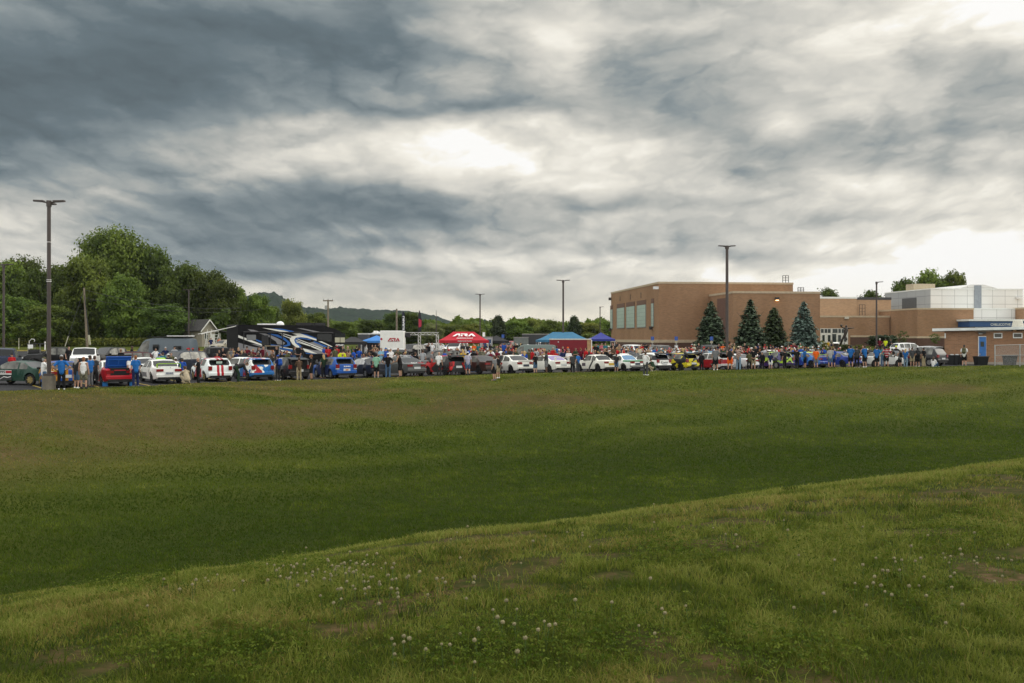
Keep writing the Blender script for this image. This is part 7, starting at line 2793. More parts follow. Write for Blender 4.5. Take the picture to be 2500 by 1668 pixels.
def head_mesh(kind):
    if ('h', kind) in _pm:
        return _pm['h', kind]
    b = None
    if kind in ('hair', 'long_hair', 'bun'):
        P = [('e', (0, -.022, .045), (.086, .098, .100)), ('e', (0, -.05, .0), (.082, .062, .09))]
        if kind == 'long_hair':
            P += [((0, -.075, .02), (0, -.10, -.22), .070, .075), ((.05, -.05, 0), (.06, -.07, -.18), .04, .04), ((-.05, -.05, 0), (-.06, -.07, -.18), .04, .04)]
        if kind == 'bun':
            P += [('e', (0, -.13, .07), (.045, .045, .045))]
        me = remeshed('hair', P, .016, 2)
    elif kind == 'cap':
        P = [('e', (0, -.005, .062), (.088, .106, .080)), ('e', (0, .125, .062), (.066, .068, .012)), ('e', (0, -.055, -.01), (.074, .05, .06))]
        me = remeshed('cap', P[:2], .014, 1)
    elif kind == 'hat':
        P = [('e', (0, 0, .085), (.085, .10, .075)), ('e', (0, 0, .065), (.17, .19, .014))]
        me = remeshed('hat', P, .014, 1)
    elif kind == 'backpack':
        P = [((0, -.22, -.02), (0, -.22, -.32), .10, .115), ((.06, -.20, -.02), (.06, -.22, -.32), .09, .10), ((-.06, -.20, -.02), (-.06, -.22, -.32), .09, .10), ('e', (0, -.31, -.25), (.10, .05, .09)),
             ((.10, .13, -.08), (.11, -.12, .06), .022, .022), ((-.10, .13, -.08), (-.11, -.12, .06), .022, .022)]
        me = remeshed('backpack', P, .02, 2)
    _pm['h', kind] = me
    return me


SKIN = [mat('skin_light', (0.42, 0.245, 0.17, 1), 0.55, vary=.06), mat('skin_tan', (0.33, 0.18, 0.115, 1), 0.55, vary=.06), mat('skin_deep', (0.12, 0.065, 0.042, 1), 0.55, vary=.06)]
HAIRC = {'brown': (0.055, 0.032, 0.018, 1), 'black': (0.010, 0.009, 0.009, 1), 'blond': (0.42, 0.29, 0.12, 1), 'grey': (0.28, 0.27, 0.26, 1), 'ginger': (0.22, 0.085, 0.03, 1)}
CLOTH = {
    'black': (0.012, 0.012, 0.013, 1), 'white': (0.76, 0.76, 0.75, 1), 'grey': (0.17, 0.175, 0.18, 1), 'dark grey': (0.055, 0.058, 0.062, 1), 'light grey': (0.34, 0.35, 0.36, 1),
    'blue': (0.020, 0.125, 0.38, 1), 'navy': (0.014, 0.022, 0.075, 1), 'light blue': (0.22, 0.42, 0.55, 1), 'red': (0.42, 0.018, 0.022, 1), 'maroon': (0.12, 0.010, 0.022, 1),
    'orange': (0.72, 0.12, 0.015, 1), 'neon yellow': (0.62, 0.72, 0.02, 1), 'yellow': (0.55, 0.34, 0.03, 1), 'green': (0.04, 0.20, 0.06, 1), 'dark green': (0.020, 0.042, 0.022, 1),
    'olive': (0.085, 0.085, 0.042, 1), 'mint': (0.24, 0.46, 0.33, 1), 'tan': (0.30, 0.21, 0.13, 1), 'brown': (0.10, 0.065, 0.042, 1), 'khaki': (0.32, 0.265, 0.17, 1), 'beige': (0.40, 0.34, 0.24, 1),
    'pink': (0.50, 0.13, 0.17, 1), 'purple': (0.10, 0.03, 0.20, 1), 'teal': (0.03, 0.16, 0.19, 1), 'denim': (0.065, 0.12, 0.21, 1), 'pale denim': (0.18, 0.26, 0.34, 1), 'cream': (0.55, 0.50, 0.38, 1),
    'charcoal': (0.028, 0.029, 0.031, 1), 'royal blue': (0.018, 0.075, 0.36, 1), 'striped': (0.5, 0.5, 0.55, 1), 'jersey': (0.24, 0.012, 0.025, 1), 'camo': (0.12, 0.115, 0.075, 1), 'patterned': (0.28, 0.20, 0.17, 1),
}


def cloth_mat(c):
    if c in ('jersey', 'striped', 'camo', 'patterned'):
        nm = 'cloth_' + c
        if nm in _mats:
            return _mats[nm]
        m = bpy.data.materials.new(nm)
        m.use_nodes = True
        N = NT(m.node_tree)
        b = m.node_tree.nodes['Principled BSDF']
        co = N.n('ShaderNodeTexCoord').outputs['Object']
        x, y, z = N.xyz(co)
        if c == 'jersey':
            k = N.m('LESS_THAN', N.m('FRACT', N.m('MULTIPLY', z, 5.2)), 0.22)
            col = N.mix(k, CLOTH['jersey'], (0.6, 0.58, 0.56, 1))
        elif c == 'striped':
            k = N.m('LESS_THAN', N.m('FRACT', N.m('MULTIPLY', x, 15.0)), 0.4)
            col = N.mix(k, (0.55, 0.55, 0.6, 1), (0.14, 0.10, 0.26, 1))
        else:
            col = N.ramp(N.noise(co, 14.0, 2, .5, .5), [(0.42, tuple(v * .55 for v in CLOTH[c][:3]) + (1,)), (0.5, CLOTH[c]), (0.62, tuple(v * 1.7 for v in CLOTH[c][:3]) + (1,))])
        N.put(b.inputs['Base Color'], col)
        b.inputs['Roughness'].default_value = 0.9
        _mats[nm] = m
        return m
    return mat('cloth_' + c.replace(' ', '_'), CLOTH[c], 0.9, vary=.16, scale=7.0, spec=.15)


M_EYE = mat('dark_eye', (0.012, 0.009, 0.008, 1), 0.3, vary=0)
_eyes = None


def eyes_mesh():
    global _eyes
    if _eyes is None:
        b = MB()
        for x in (.031, -.031):
            b.ball((x, .086, .018), (.012, .008, .007), 8, 5)
            b.box(x - .018, x + .018, .086, .094, .036, .041)
        b.box(-.022, .022, .092, .1015, -.052, -.046)
        _eyes = b.mesh('face', True)
    return _eyes


PEOPLE = []
PN = 0


def person(px, ytop, s, shirt, sk, bottom, bk, pose, face, hair, hat=None, extra=None, skin=0, shoes=None, label=None, stature=None, group='spectators at the rally car display', z=None):
    """px, ytop: photo position of the head top; s: photo pixels per metre at the person's distance; face: degrees, 0 = facing away, 180 = facing the camera"""
    global PN
    PN += 1
    Y = F / s
    X = (px - 1250) / F * Y
    d = float(edge_dist(np.array([X]), np.array([Y]))[0])
    lim = 1.3 if px < 340 else 0.12
    if d > lim and int(px) not in (1207, 1216, 1576):
        X, Y = edge_point(px, -lim)
        d = lim
    if z is None:
        z = gz1(X, Y) if d > 0.05 else lz1(X, Y) + 0.012
    top = zat(ytop, Y) - z
    full = {'squat': 1.13, 'sit': .95, 'bend': 1.14}.get(pose, 1.75)
    h = max(1.42, min(1.98, top)) if full == 1.75 else 1.72 * 1.0
    k = h / 1.75 if full == 1.75 else .98
    az = math.degrees(math.atan2(px - 1250, F))
    o = empty('person', (X, Y, z), R(-az + face), None, 'person', group)
    o.scale = (k, k, k)
    sm = SKIN[skin]
    J = skeleton(pose)
    body = link('body', body_mesh(pose), sm, o)
    link('shirt' if sk not in ('hoodie', 'dress') else sk, cloth_mesh(sk, pose), cloth_mat(shirt), o)
    if sk != 'dress':
        link(bk, cloth_mesh(bk, pose), cloth_mat(bottom), o)
    hp = J['head']
    hrot = (R(-50), 0, 0) if pose == 'bend' else (0, 0, 0)
    fc = abs(((face + 180) % 360) - 180) > 60
    if hair != 'bald':
        hs, hc = hair.split('-') if '-' in hair else ('hair', hair)
        link('hair', head_mesh({'hair': 'hair', 'long': 'long_hair', 'bun': 'bun'}[hs]), mat('hair_' + hc, HAIRC[hc], .7, vary=.15), o, hp, hrot)
    if hat:
        hk, hc = hat.split('-', 1)
        c = link(hk, head_mesh(hk), cloth_mat(hc), o, hp + V3(0, 0, .022), hrot)
    if fc and s > 22:
        link('face', eyes_mesh(), M_EYE, o, hp)
    if extra and extra.startswith('backpack'):
        bc = extra.split('-', 1)[1]
        bp = link('backpack', head_mesh('backpack'), cloth_mat(bc), None, (X, Y, z), (0, 0, R(-az + face)))
        bp.scale = (k, k, k)
        bp.location = Vector((X, Y, z)) + Matrix.Rotation(R(-az + face), 3, 'Z') @ (J['neck'] * k)
        tag(bp, '%s backpack worn by the person in the %s shirt by %s' % (bc, shirt, min(ROW, key=lambda m: abs(m[0] - px))[1]), 'backpack')
    if shoes or d > -1.5:
        shm = cloth_mat(shoes or random.choice(['black', 'black', 'white', 'grey', 'charcoal']))
        for sd in 'RL':
            a, t = J['ank' + sd], J['toe' + sd]
            link('shoe', cloth_mesh('shoe', 'stand'), shm, o, a, (0, 0, 0))
    PEOPLE.append(dict(o=o, px=px, Y=Y, shirt=shirt, sk=sk, bottom=bottom if sk != 'dress' else None, bk=bk, pose=pose, face=face, hair=hair, hat=hat, label=label, h=h, d=d, extra=extra))
    return o


SK = {'t': 'tee', 'l': 'long', 'k': 'tank', 'h': 'hoodie', 'd': 'dress'}
TABLE = """
29 864 36 red t black s stand 200 black cap-black
107 873 48 white t denim p phone 285 grey cap-olive
150 868 49.3 blue t black p hips 8 brown cap-light_grey
187 874 47 charcoal t denim s stand 300 long-grey
204 872 49 white k camo s stand 0 ginger
220 869 44.5 blue t grey p hold 40 brown cap-charcoal
231 869 44 dark_grey t charcoal p stand 330 brown
317 869 43.5 white t charcoal p stand 70 brown
331 868 44.3 blue t navy p stand 10 ginger
168 841 27 black t charcoal p stand 200 brown
295 853 30 black t black p hold 160 brown hat-tan
322 841 25 black t black p stand 250 brown
284 872 39 neon_yellow t navy s stand 180 brown
380 851 27 white t charcoal s stand 185 brown
404 848 26 navy t charcoal p stand 180 brown cap-light_grey
426 846 26 light_grey t charcoal s stand 170 brown cap-black
458 851 28 olive l beige s stand 280 brown cap-red
471 851 28 royal_blue t charcoal p stand 60 brown cap-red
484 857 30 black t black p cross 320 brown
389 863 34 blue t charcoal p stand 20 brown cap-blue
398 861 33 teal t charcoal p stand 0 brown
411 865 36 black t charcoal p stand 10 brown cap-white
418 862 34 olive t khaki p stand 200 brown
429 874 40 white t olive p stand 30 brown cap-white
445 875 41 royal_blue t charcoal p stand 350 brown cap-dark_grey
484 874 44 black t black p cross 60 bald
455 905 43 beige h beige p squat 20 brown
582 897 43 charcoal l dark_green p bend 290 brown
372 870 37 teal t charcoal p stand 10 brown
530 863 33 red t charcoal p stand 190 brown
535 855 28 black t black p stand 170 long-brown
544 850 27 black t black p cross 180 long-black
562 850 26 beige t charcoal p stand 180 grey
568 849 27 grey t charcoal p pocket 185 black cap-charcoal
582 849 27 black t pale_denim p cross 180 long-blond
591 853 26 green t charcoal p stand 170 brown
603 846 26.5 maroon t charcoal p stand 185 black cap-black
608 861 33 dark_grey t charcoal p stand 0 black
631 848 26 charcoal t denim p hold 240 long-brown
643 846 26 maroon t charcoal p stand 180 brown
650 860 33 brown t charcoal p stand 0 long-brown
668 865 33 charcoal t charcoal p stand 20 brown
536 825 16 orange t charcoal p stand 180 brown
515 821 16 navy t charcoal p stand 180 brown
556 825 16 blue t charcoal p stand 180 brown
676 843 26 black t charcoal p point 140 brown
688 858 31 black t charcoal p stand 200 black
679 868 40.5 navy t charcoal p hold 30 black cap-royal_blue
719 844 26 dark_grey t charcoal p hold 260 brown
737 846 26 black t charcoal p hold 80 black
730 873 38.5 brown l khaki p phone 5 brown
760 866 37.5 black t black s stand 60 ginger
790 866 35 dark_green t charcoal p stand 20 long-blond
792 843 25 royal_blue t charcoal p hold 220 brown cap-blue
801 843 25 red t charcoal p stand 180 brown
809 862 33 olive t charcoal p stand 0 brown
818 848 26 olive t charcoal p stand 30 brown
823 844 25 red t black p stand 20 black cap-red
835 854 30 neon_yellow t charcoal s stand 0 brown cap-black
837 844 25 charcoal t charcoal p stand 180 brown
849 845 25 camo t charcoal p stand 190 grey
852 855 29 tan t charcoal p hold 280 brown
857 865 33 black t black p stand 0 long-black
860 847 22 green t charcoal p stand 180 brown
871 843 24 black t grey s stand 10 brown
893 840 22 white t navy s stand 280 brown
909 842 22 charcoal t black p stand 180 brown
916 842 22 tan t charcoal p stand 200 long-brown
924 837 21.5 black t black p stand 260 brown
895 863 33 grey t charcoal p stand 0 brown
904 862 32 navy t charcoal p stand 30 brown
919 863 37 mint t black s hold 350 black
931 850 27 light_blue t navy p cross 190 black
942 850 27 royal_blue t charcoal p stand 180 brown cap-blue
947 863 36.5 black t denim p hips 0 brown cap-white
954 852 27 white t charcoal p stand 160 brown
972 850 28 olive t charcoal p stand 180 brown
990 852 28 dark_grey t charcoal p stand 180 brown
977 859 36.8 black k black s lean 60 brown
1006 863 33 blue t charcoal p stand 10 black
1014 860 33 black t black p stand 350 brown
1047 834 21 black t charcoal p stand 200 long-black
1055 834 21 white t charcoal p point 180 black
1076 838 21 white t charcoal p stand 170 brown
1032 854 29 light_grey t charcoal p stand 0 brown
1054 856 32 grey t charcoal p stand 280 grey cap-light_grey
1072 860 34 white t charcoal p stand 330 bald
1093 847 25 olive t charcoal p stand 190 brown
1103 853 27 brown t charcoal p stand 180 black
1116 848 24 black t charcoal p stand 180 brown
1102 862 33 tan d black p stand 60 bun-black
1116 860 32 light_grey t charcoal p stand 20 black
1130 854 30 yellow t charcoal p stand 10 long-blond
1142 860 33.5 striped t denim s stand 5 black cap-white
1157 854 31 black h charcoal p stand 20 brown hat-yellow
1176 850 29 camo l charcoal p stand 200 brown cap-red
1157 839 21 orange t charcoal p stand 180 black
1130 839 21 charcoal t charcoal p stand 180 brown
1143 840 21 black t charcoal p stand 170 brown
1168 840 21 teal t charcoal p stand 190 brown
1178 846 24 red t charcoal p stand 180 brown
1198 851 28 white t charcoal p hips 0 black
1212 835 23.5 camo l khaki p stand 190 brown cap-olive
1230 835 21 royal_blue t charcoal p stand 180 brown cap-navy
1248 846 24 red t charcoal p stand 160 brown
1249 840 22 maroon t charcoal p stand 180 brown
1259 837 21 black t charcoal p hold 180 long-brown
1274 839 22 dark_grey t khaki s stand 0 black
1227 860 32 dark_grey t charcoal p stand 20 brown
1255 860 32 light_grey t charcoal p stand 60 black
1280 857 31 royal_blue t charcoal p stand 30 long-blond
1292 853 28 olive t charcoal p stand 0 brown
1298 853 28 red t charcoal p stand 330 brown
1309 851 28 light_grey t charcoal p stand 0 black
1326 853 28 purple t charcoal p stand 300 brown cap-beige
1322 844 24 black t charcoal p stand 180 black
1335 844 24 blue t charcoal p stand 180 brown cap-royal_blue
1307 863 33.6 black t charcoal p hold 40 black
1334 857 34 dark_grey t grey s phone 60 brown
1207 869 36.2 grey t black s stand 70 brown
1216 868 35.6 black t khaki s stand 60 brown
1350 848 26 red l charcoal p stand 160 grey
1359 844 24 blue t charcoal p stand 40 brown
1374 846 25 pink t charcoal p stand 180 brown
1386 848 26 black t charcoal p stand 180 brown cap-orange
1389 855 30 white t charcoal p cross 180 brown
1405 850 26 dark_green t charcoal p stand 200 brown
1418 850 24 black t charcoal s stand 190 black
1427 850 23.5 white t black s hips 180 brown cap-dark_grey
1398 863 32 dark_grey t black p stand 0 black
1411 862 31 blue t charcoal p stand 60 brown
1375 854 29 navy t charcoal p stand 330 black
1438 858 30 charcoal t charcoal p stand 10 long-black
1448 856 29 maroon t black p stand 190 brown
1465 859 30 maroon t charcoal p stand 180 black
1476 851 28 black t charcoal p stand 180 brown
1488 857 30 black t charcoal p stand 185 brown
1497 845 24 brown t charcoal p stand 180 brown
1496 838 21 black t charcoal p stand 180 black
1505 833 20 charcoal t charcoal p stand 190 black
1512 840 22 tan k black s photo 180 black
1478 838 21 teal t charcoal p stand 180 brown
1469 838 21 pink t khaki p stand 190 brown
1460 838 21 teal t charcoal p stand 60 brown
1455 840 22 black t black p stand 200 brown
1505 865 32 charcoal t charcoal p stand 350 black
1529 856 29 white t charcoal p stand 0 black cap-black
1530 847 23 white t charcoal p stand 180 brown hat-beige
1554 854 29 grey t charcoal p stand 180 long-blond
1572 838 21 black t charcoal p stand 0 black
1577 838 21 black t charcoal p stand 0 black
1576 859 33 white l dark_grey p phone 340 brown
1594 880 31 dark_green t khaki p squat 50 brown
1566 840 22 red t charcoal p stand 180 brown
1588 841 22 light_grey t charcoal p stand 180 brown
1595 848 24 blue t charcoal p stand 20 brown
1612 848 24 teal t charcoal p stand 0 brown
1625 851 25 charcoal t charcoal p stand 180 black
1634 850 25 red t charcoal p stand 190 brown cap-pink
1624 859 29 black t charcoal p stand 180 brown cap-white
1637 860 29 olive t charcoal p stand 170 brown
1561 846 24 cream t charcoal p stand 160 blond
1545 852 26 grey t charcoal p stand 200 brown
1688 845 23 red t charcoal p stand 0 brown cap-red
1695 842 22 cream t charcoal p stand 200 brown cap-cream
1706 838 21 charcoal t charcoal p stand 170 brown
1708 848 24 light_blue t charcoal p stand 20 brown
1725 850 25 white t charcoal p stand 330 brown
1699 853 26 charcoal t charcoal p stand 40 black
1674 854 26 beige t charcoal p stand 10 grey
1684 853 26 light_blue t charcoal p stand 10 brown
1662 853 26 brown t charcoal p stand 190 brown
1713 862 30.6 black h black p stand 350 black
1747 847 30.2 grey t black s hold 350 brown
1756 853 26 tan t charcoal p stand 180 grey
1755 840 21 black t charcoal p stand 180 brown
1765 840 21 orange t charcoal p stand 180 brown
1767 851 25 green t charcoal p stand 10 brown
1782 847 30.2 charcoal k orange s phone 10 brown
1803 846 30.2 patterned t pale_denim p photo 350 brown cap-cream
1784 838 20.5 black t charcoal p stand 180 brown
1793 838 20.5 olive t charcoal p stand 190 brown
1818 838 21 black t denim p stand 180 brown
1811 846 23 brown t charcoal p stand 170 brown
1829 858 30 olive t black p stand 20 black
1839 851 30.2 black t khaki s stand 5 black
1855 844 23 black t charcoal p stand 180 brown
1861 860 30 black h black p hold 160 long-black
1881 861 29.6 navy t white s stand 350 black
1894 848 24 red t charcoal p stand 180 brown cap-white
1884 851 25 navy t charcoal p stand 180 black cap-navy
1872 850 25 brown t charcoal p stand 180 brown
1916 854 29.6 black t black p hold 60 black
1924 853 27 royal_blue t charcoal p stand 20 black
1925 843 22 white t charcoal p stand 180 brown
1931 851 25 light_grey t charcoal p stand 180 brown
1936 838 20.5 maroon t charcoal p stand 200 brown
1940 838 20.5 maroon t charcoal p stand 170 black
1954 838 20.5 green t charcoal p stand 180 brown
1946 851 29.6 black t black p hold 340 black
1965 850 29.4 blue t black s hold 300 black
1978 854 25 red t charcoal p stand 180 brown cap-white
1992 851 30 orange t grey s stand 0 brown
2027 848 29.5 light_grey t denim s hold 20 brown
2034 850 28.4 royal_blue t navy s stand 0 brown
1998 851 24 light_grey t charcoal p stand 180 brown cap-light_blue
2008 855 25 navy t charcoal p stand 180 brown cap-navy
2022 833 16 yellow t charcoal p stand 180 brown
2030 830 15 camo t charcoal p stand 180 brown
2066 855 25 mint t charcoal p stand 180 brown cap-white
2077 843 29 blue t black s stand 0 black
2092 845 28.8 dark_grey t black p hold 330 brown
2111 843 28.8 blue t black s phone 60 brown
2141 846 28.6 blue t black s hold 0 black
2164 845 28.3 jersey t black s stand 0 black
2156 846 27 teal t denim p stand 30 brown
2188 845 25 black t charcoal p stand 180 brown cap-neon_yellow
2178 851 26 black t black p stand 20 black
2197 855 28 grey k black s stand 20 brown
2211 852 27.9 blue t pale_denim p hold 340 long-blond
2227 848 27.9 dark_grey t khaki s stand 0 brown
2240 849 27.6 black t black s stand 10 black
2255 849 27.4 black t khaki p hold 70 black
2279 871 27.2 white l denim p sit 330 long-brown
2220 850 25 light_grey t charcoal p stand 180 brown
2204 852 25 maroon t charcoal p stand 180 brown cap-white
2148 822 17 maroon t charcoal p stand 180 brown cap-white
2162 825 17 neon_yellow t charcoal p stand 180 brown
2175 825 17 charcoal t black p stand 60 brown
2294 850 24 brown t charcoal p stand 350 long-brown
2303 853 24 brown t charcoal p stand 20 brown
2354 843 27 white t black s stand 0 brown cap-charcoal
"""
EXTRA = {2354: 'backpack-olive', 1554: 'backpack-black', 1176: 'backpack-black', 2240: 'backpack-charcoal', 679: 'backpack-royal blue', 2197: 'backpack-black'}


def build_people():
    used = 0
    for ln in TABLE.strip().splitlines():
        f = ln.split()
        px, yt, s = float(f[0]), float(f[1]), float(f[2])
        cl = f[3].replace('_', ' ')
        bt = f[5].replace('_', ' ')
        hat = f[10].replace('_', ' ') if len(f) > 10 else None
        z = None
        sk = 1 if (int(px) * 7) % 5 == 0 else (2 if (int(px) * 13) % 23 == 0 else 0)
        if px in (1047, 1055, 1076):
            z = lz1(ray(px, F / s), F / s) + 0.56
        sh = None
        if px in (1576, 1747, 1594):
            sh = 'white'
        if s < 34 and bt == 'charcoal' and f[6] == 'p':
            bt = ['charcoal', 'denim', 'khaki', 'charcoal', 'navy', 'dark grey'][(int(px) * 5) % 6]
        fk = {'p': 'trousers', 's': 'shorts'}[f[6]]
        if s < 34 and fk == 'trousers' and (int(px) * 3) % 7 < 2 and f[5] == 'charcoal':
            fk = 'shorts'
        pose = f[7]
        if pose == 'stand':
            pose = ['stand', 'pocket', 'stand', 'hold', 'hips', 'back', 'stand', 'cross'][(int(px) * 11) % 8] if s < 36 else 'stand'
        jit = ((int(px) * 37) % 41) - 20
        person(px, yt, s, cl, SK[f[4]], bt, fk, pose, float(f[8]) + jit, f[9], hat, EXTRA.get(int(px)), sk, sh)
    # filler heads deep in the crowd, seen between the people above
    r = random.Random(9)
    cols = ['black', 'charcoal', 'grey', 'navy', 'white', 'red', 'olive', 'brown', 'light grey', 'royal blue', 'maroon', 'dark green', 'tan', 'teal', 'black', 'dark grey', 'light blue']
    spots = [(1185, 1345, 16, 836, 846), (1340, 1560, 20, 840, 850), (1640, 1960, 22, 840, 850), (1085, 1200, 7, 838, 844), (1960, 2130, 7, 850, 856), (880, 940, 5, 838, 846)]
    for x0, x1, n, ya, yb in spots:
        for k in range(n):
            px = x0 + (x1 - x0) * (k + .2 + .6 * r.random()) / n
            yt = r.uniform(ya, yb)
            s = max(19.5, (yt - 828) / .78 * r.uniform(.95, 1.05))
            s = min(s, 27)
            person(round(px, 1), yt, s, r.choice(cols), r.choice(['tee', 'tee', 'tee', 'long', 'tank']), r.choice(['charcoal', 'denim', 'khaki', 'black', 'navy']), r.choice(['trousers', 'shorts']),
                   r.choice(['stand', 'pocket', 'hold', 'cross', 'hips']), r.uniform(0, 360), r.choice(['brown', 'black', 'brown', 'long-brown', 'long-blond', 'grey', 'long-black']),
                   r.choice([None, None, None, 'cap-black', 'cap-white', 'cap-navy', 'cap-red']), None, r.choice([0, 0, 1]))


build_people()


MARKS = sorted([(a, b) for a, b, c in ROW])
POSE_W = {'hips': 'hands on hips', 'cross': 'arms crossed', 'phone': 'looking at a phone', 'photo': 'both hands raised', 'pocket': 'hands at pockets', 'hold': 'one arm bent', 'point': 'one arm pointing',
          'back': 'hands behind back', 'walk': 'walking', 'lean': 'leaning forward', 'bend': 'bending over', 'squat': 'squatting', 'sit': 'sitting', 'stand': 'arms down'}
FAR_MARKS = [(40, 'the navy pickup'), (208, 'the white pickup'), (402, 'the camper van'), (560, 'the motorhome rear'), (700, 'the motorhome middle'), (830, 'the motorhome front'), (900, 'the bright blue canopy'),
             (957, 'the box truck'), (1045, 'the truss gantry'), (1132, 'the red canopy'), (1212, 'the black canopy'), (1295, 'the green van'), (1392, 'the red trailer'), (1467, 'the navy canopy'),
             (1552, 'the white suv'), (1618, 'the taupe suv'), (1662, 'the silver sedan'), (1736, 'the left spruce'), (1832, 'the tallest spruce'), (1890, 'the dark spruce'), (1962, 'the silver blue spruce'),
             (2035, 'the entrance doors'), (2066, 'the statue'), (2140, 'the single-armed lamp'), (2215, 'the white crossover'), (2290, 'the brick building corner'), (2398, 'the blue door')]


def label_people():
    seen = set()
    grp = {}
    for p in PEOPLE:
        hw = ''
        if p['hat']:
            k, c = p['hat'].split('-', 1)
            hw = '%s %s' % (c, k)
        elif p['hair'] == 'bald':
            hw = 'bald head'
        elif '-' in p['hair']:
            k, c = p['hair'].split('-')
            hw = ('long %s hair' % c) if k == 'long' else 'dark hair bun'
        else:
            hw = p['hair'] + ' hair'
        top = {'tee': 'shirt', 'long': 'long sleeves', 'tank': 'tank top', 'hoodie': 'hoodie', 'dress': 'dress'}[p['sk']]
        if p['d'] > 0.05:
            mk = min(MARKS, key=lambda m: abs(m[0] - p['px']))[1]
            rel = 'on the grass before'
        elif p['d'] > -1.6:
            mk = min(MARKS, key=lambda m: abs(m[0] - p['px']))[1]
            rel = 'at'
        elif p['Y'] < min(MARKS, key=lambda m: abs(m[0] - p['px']))[0] * 0 + 95:
            mk = min(MARKS, key=lambda m: abs(m[0] - p['px']))[1]
            rel = 'behind'
        else:
            mk = min(FAR_MARKS, key=lambda m: abs(m[0] - p['px']))[1]
            rel = 'near'
        shirt = {'jersey': 'red and white striped', 'striped': 'white and purple striped', 'camo': 'camouflage'}.get(p['shirt'], p['shirt'])
        base = 'person in %s %s' % (shirt, top)
        cands = ['%s, %s, %s %s' % (base, hw, rel, mk)]
        if p['bottom']:
            cands.append('%s, %s %s, %s %s' % (base, p['bottom'], p['bk'], rel, mk))
        cands.append('%s, %s, %s, %s %s' % (base, hw, POSE_W[p['pose']], rel, mk))
        if p['bottom']:
            cands.append('%s, %s, %s %s %s' % (base, hw, p['bottom'], p['bk'], rel + ' ' + mk))
        lab = None
        for c in cands:
            if c not in seen and len(c.replace(',', ' ').replace('-', ' ').split()) <= 16:
                lab = c
                break
        if lab is None:
            nb = min((q for q in PEOPLE if q is not p), key=lambda q: abs(q['px'] - p['px']) + .15 * abs(q['Y'] - p['Y']))
            lr = 'left' if p['px'] < nb['px'] else 'right'
            for c in ('%s %s of the person in %s, %s %s' % (base, lr, nb['shirt'], rel, mk), '%s, %s, %s of person in %s %s' % (base, hw, lr, nb['shirt'], rel + ' ' + mk)):
                if c not in seen and len(c.replace(',', ' ').replace('-', ' ').split()) <= 16:
                    lab = c
                    break
        if lab is None:
            c = '%s, %s %s' % (base, rel, mk)
            lab = c if c not in seen else '%s %s of person in %s, %s' % (base, lr, nb['shirt'], mk)
        lab = lab or cands[0]
        seen.add(lab)
        p['o']['label'] = lab


label_people()


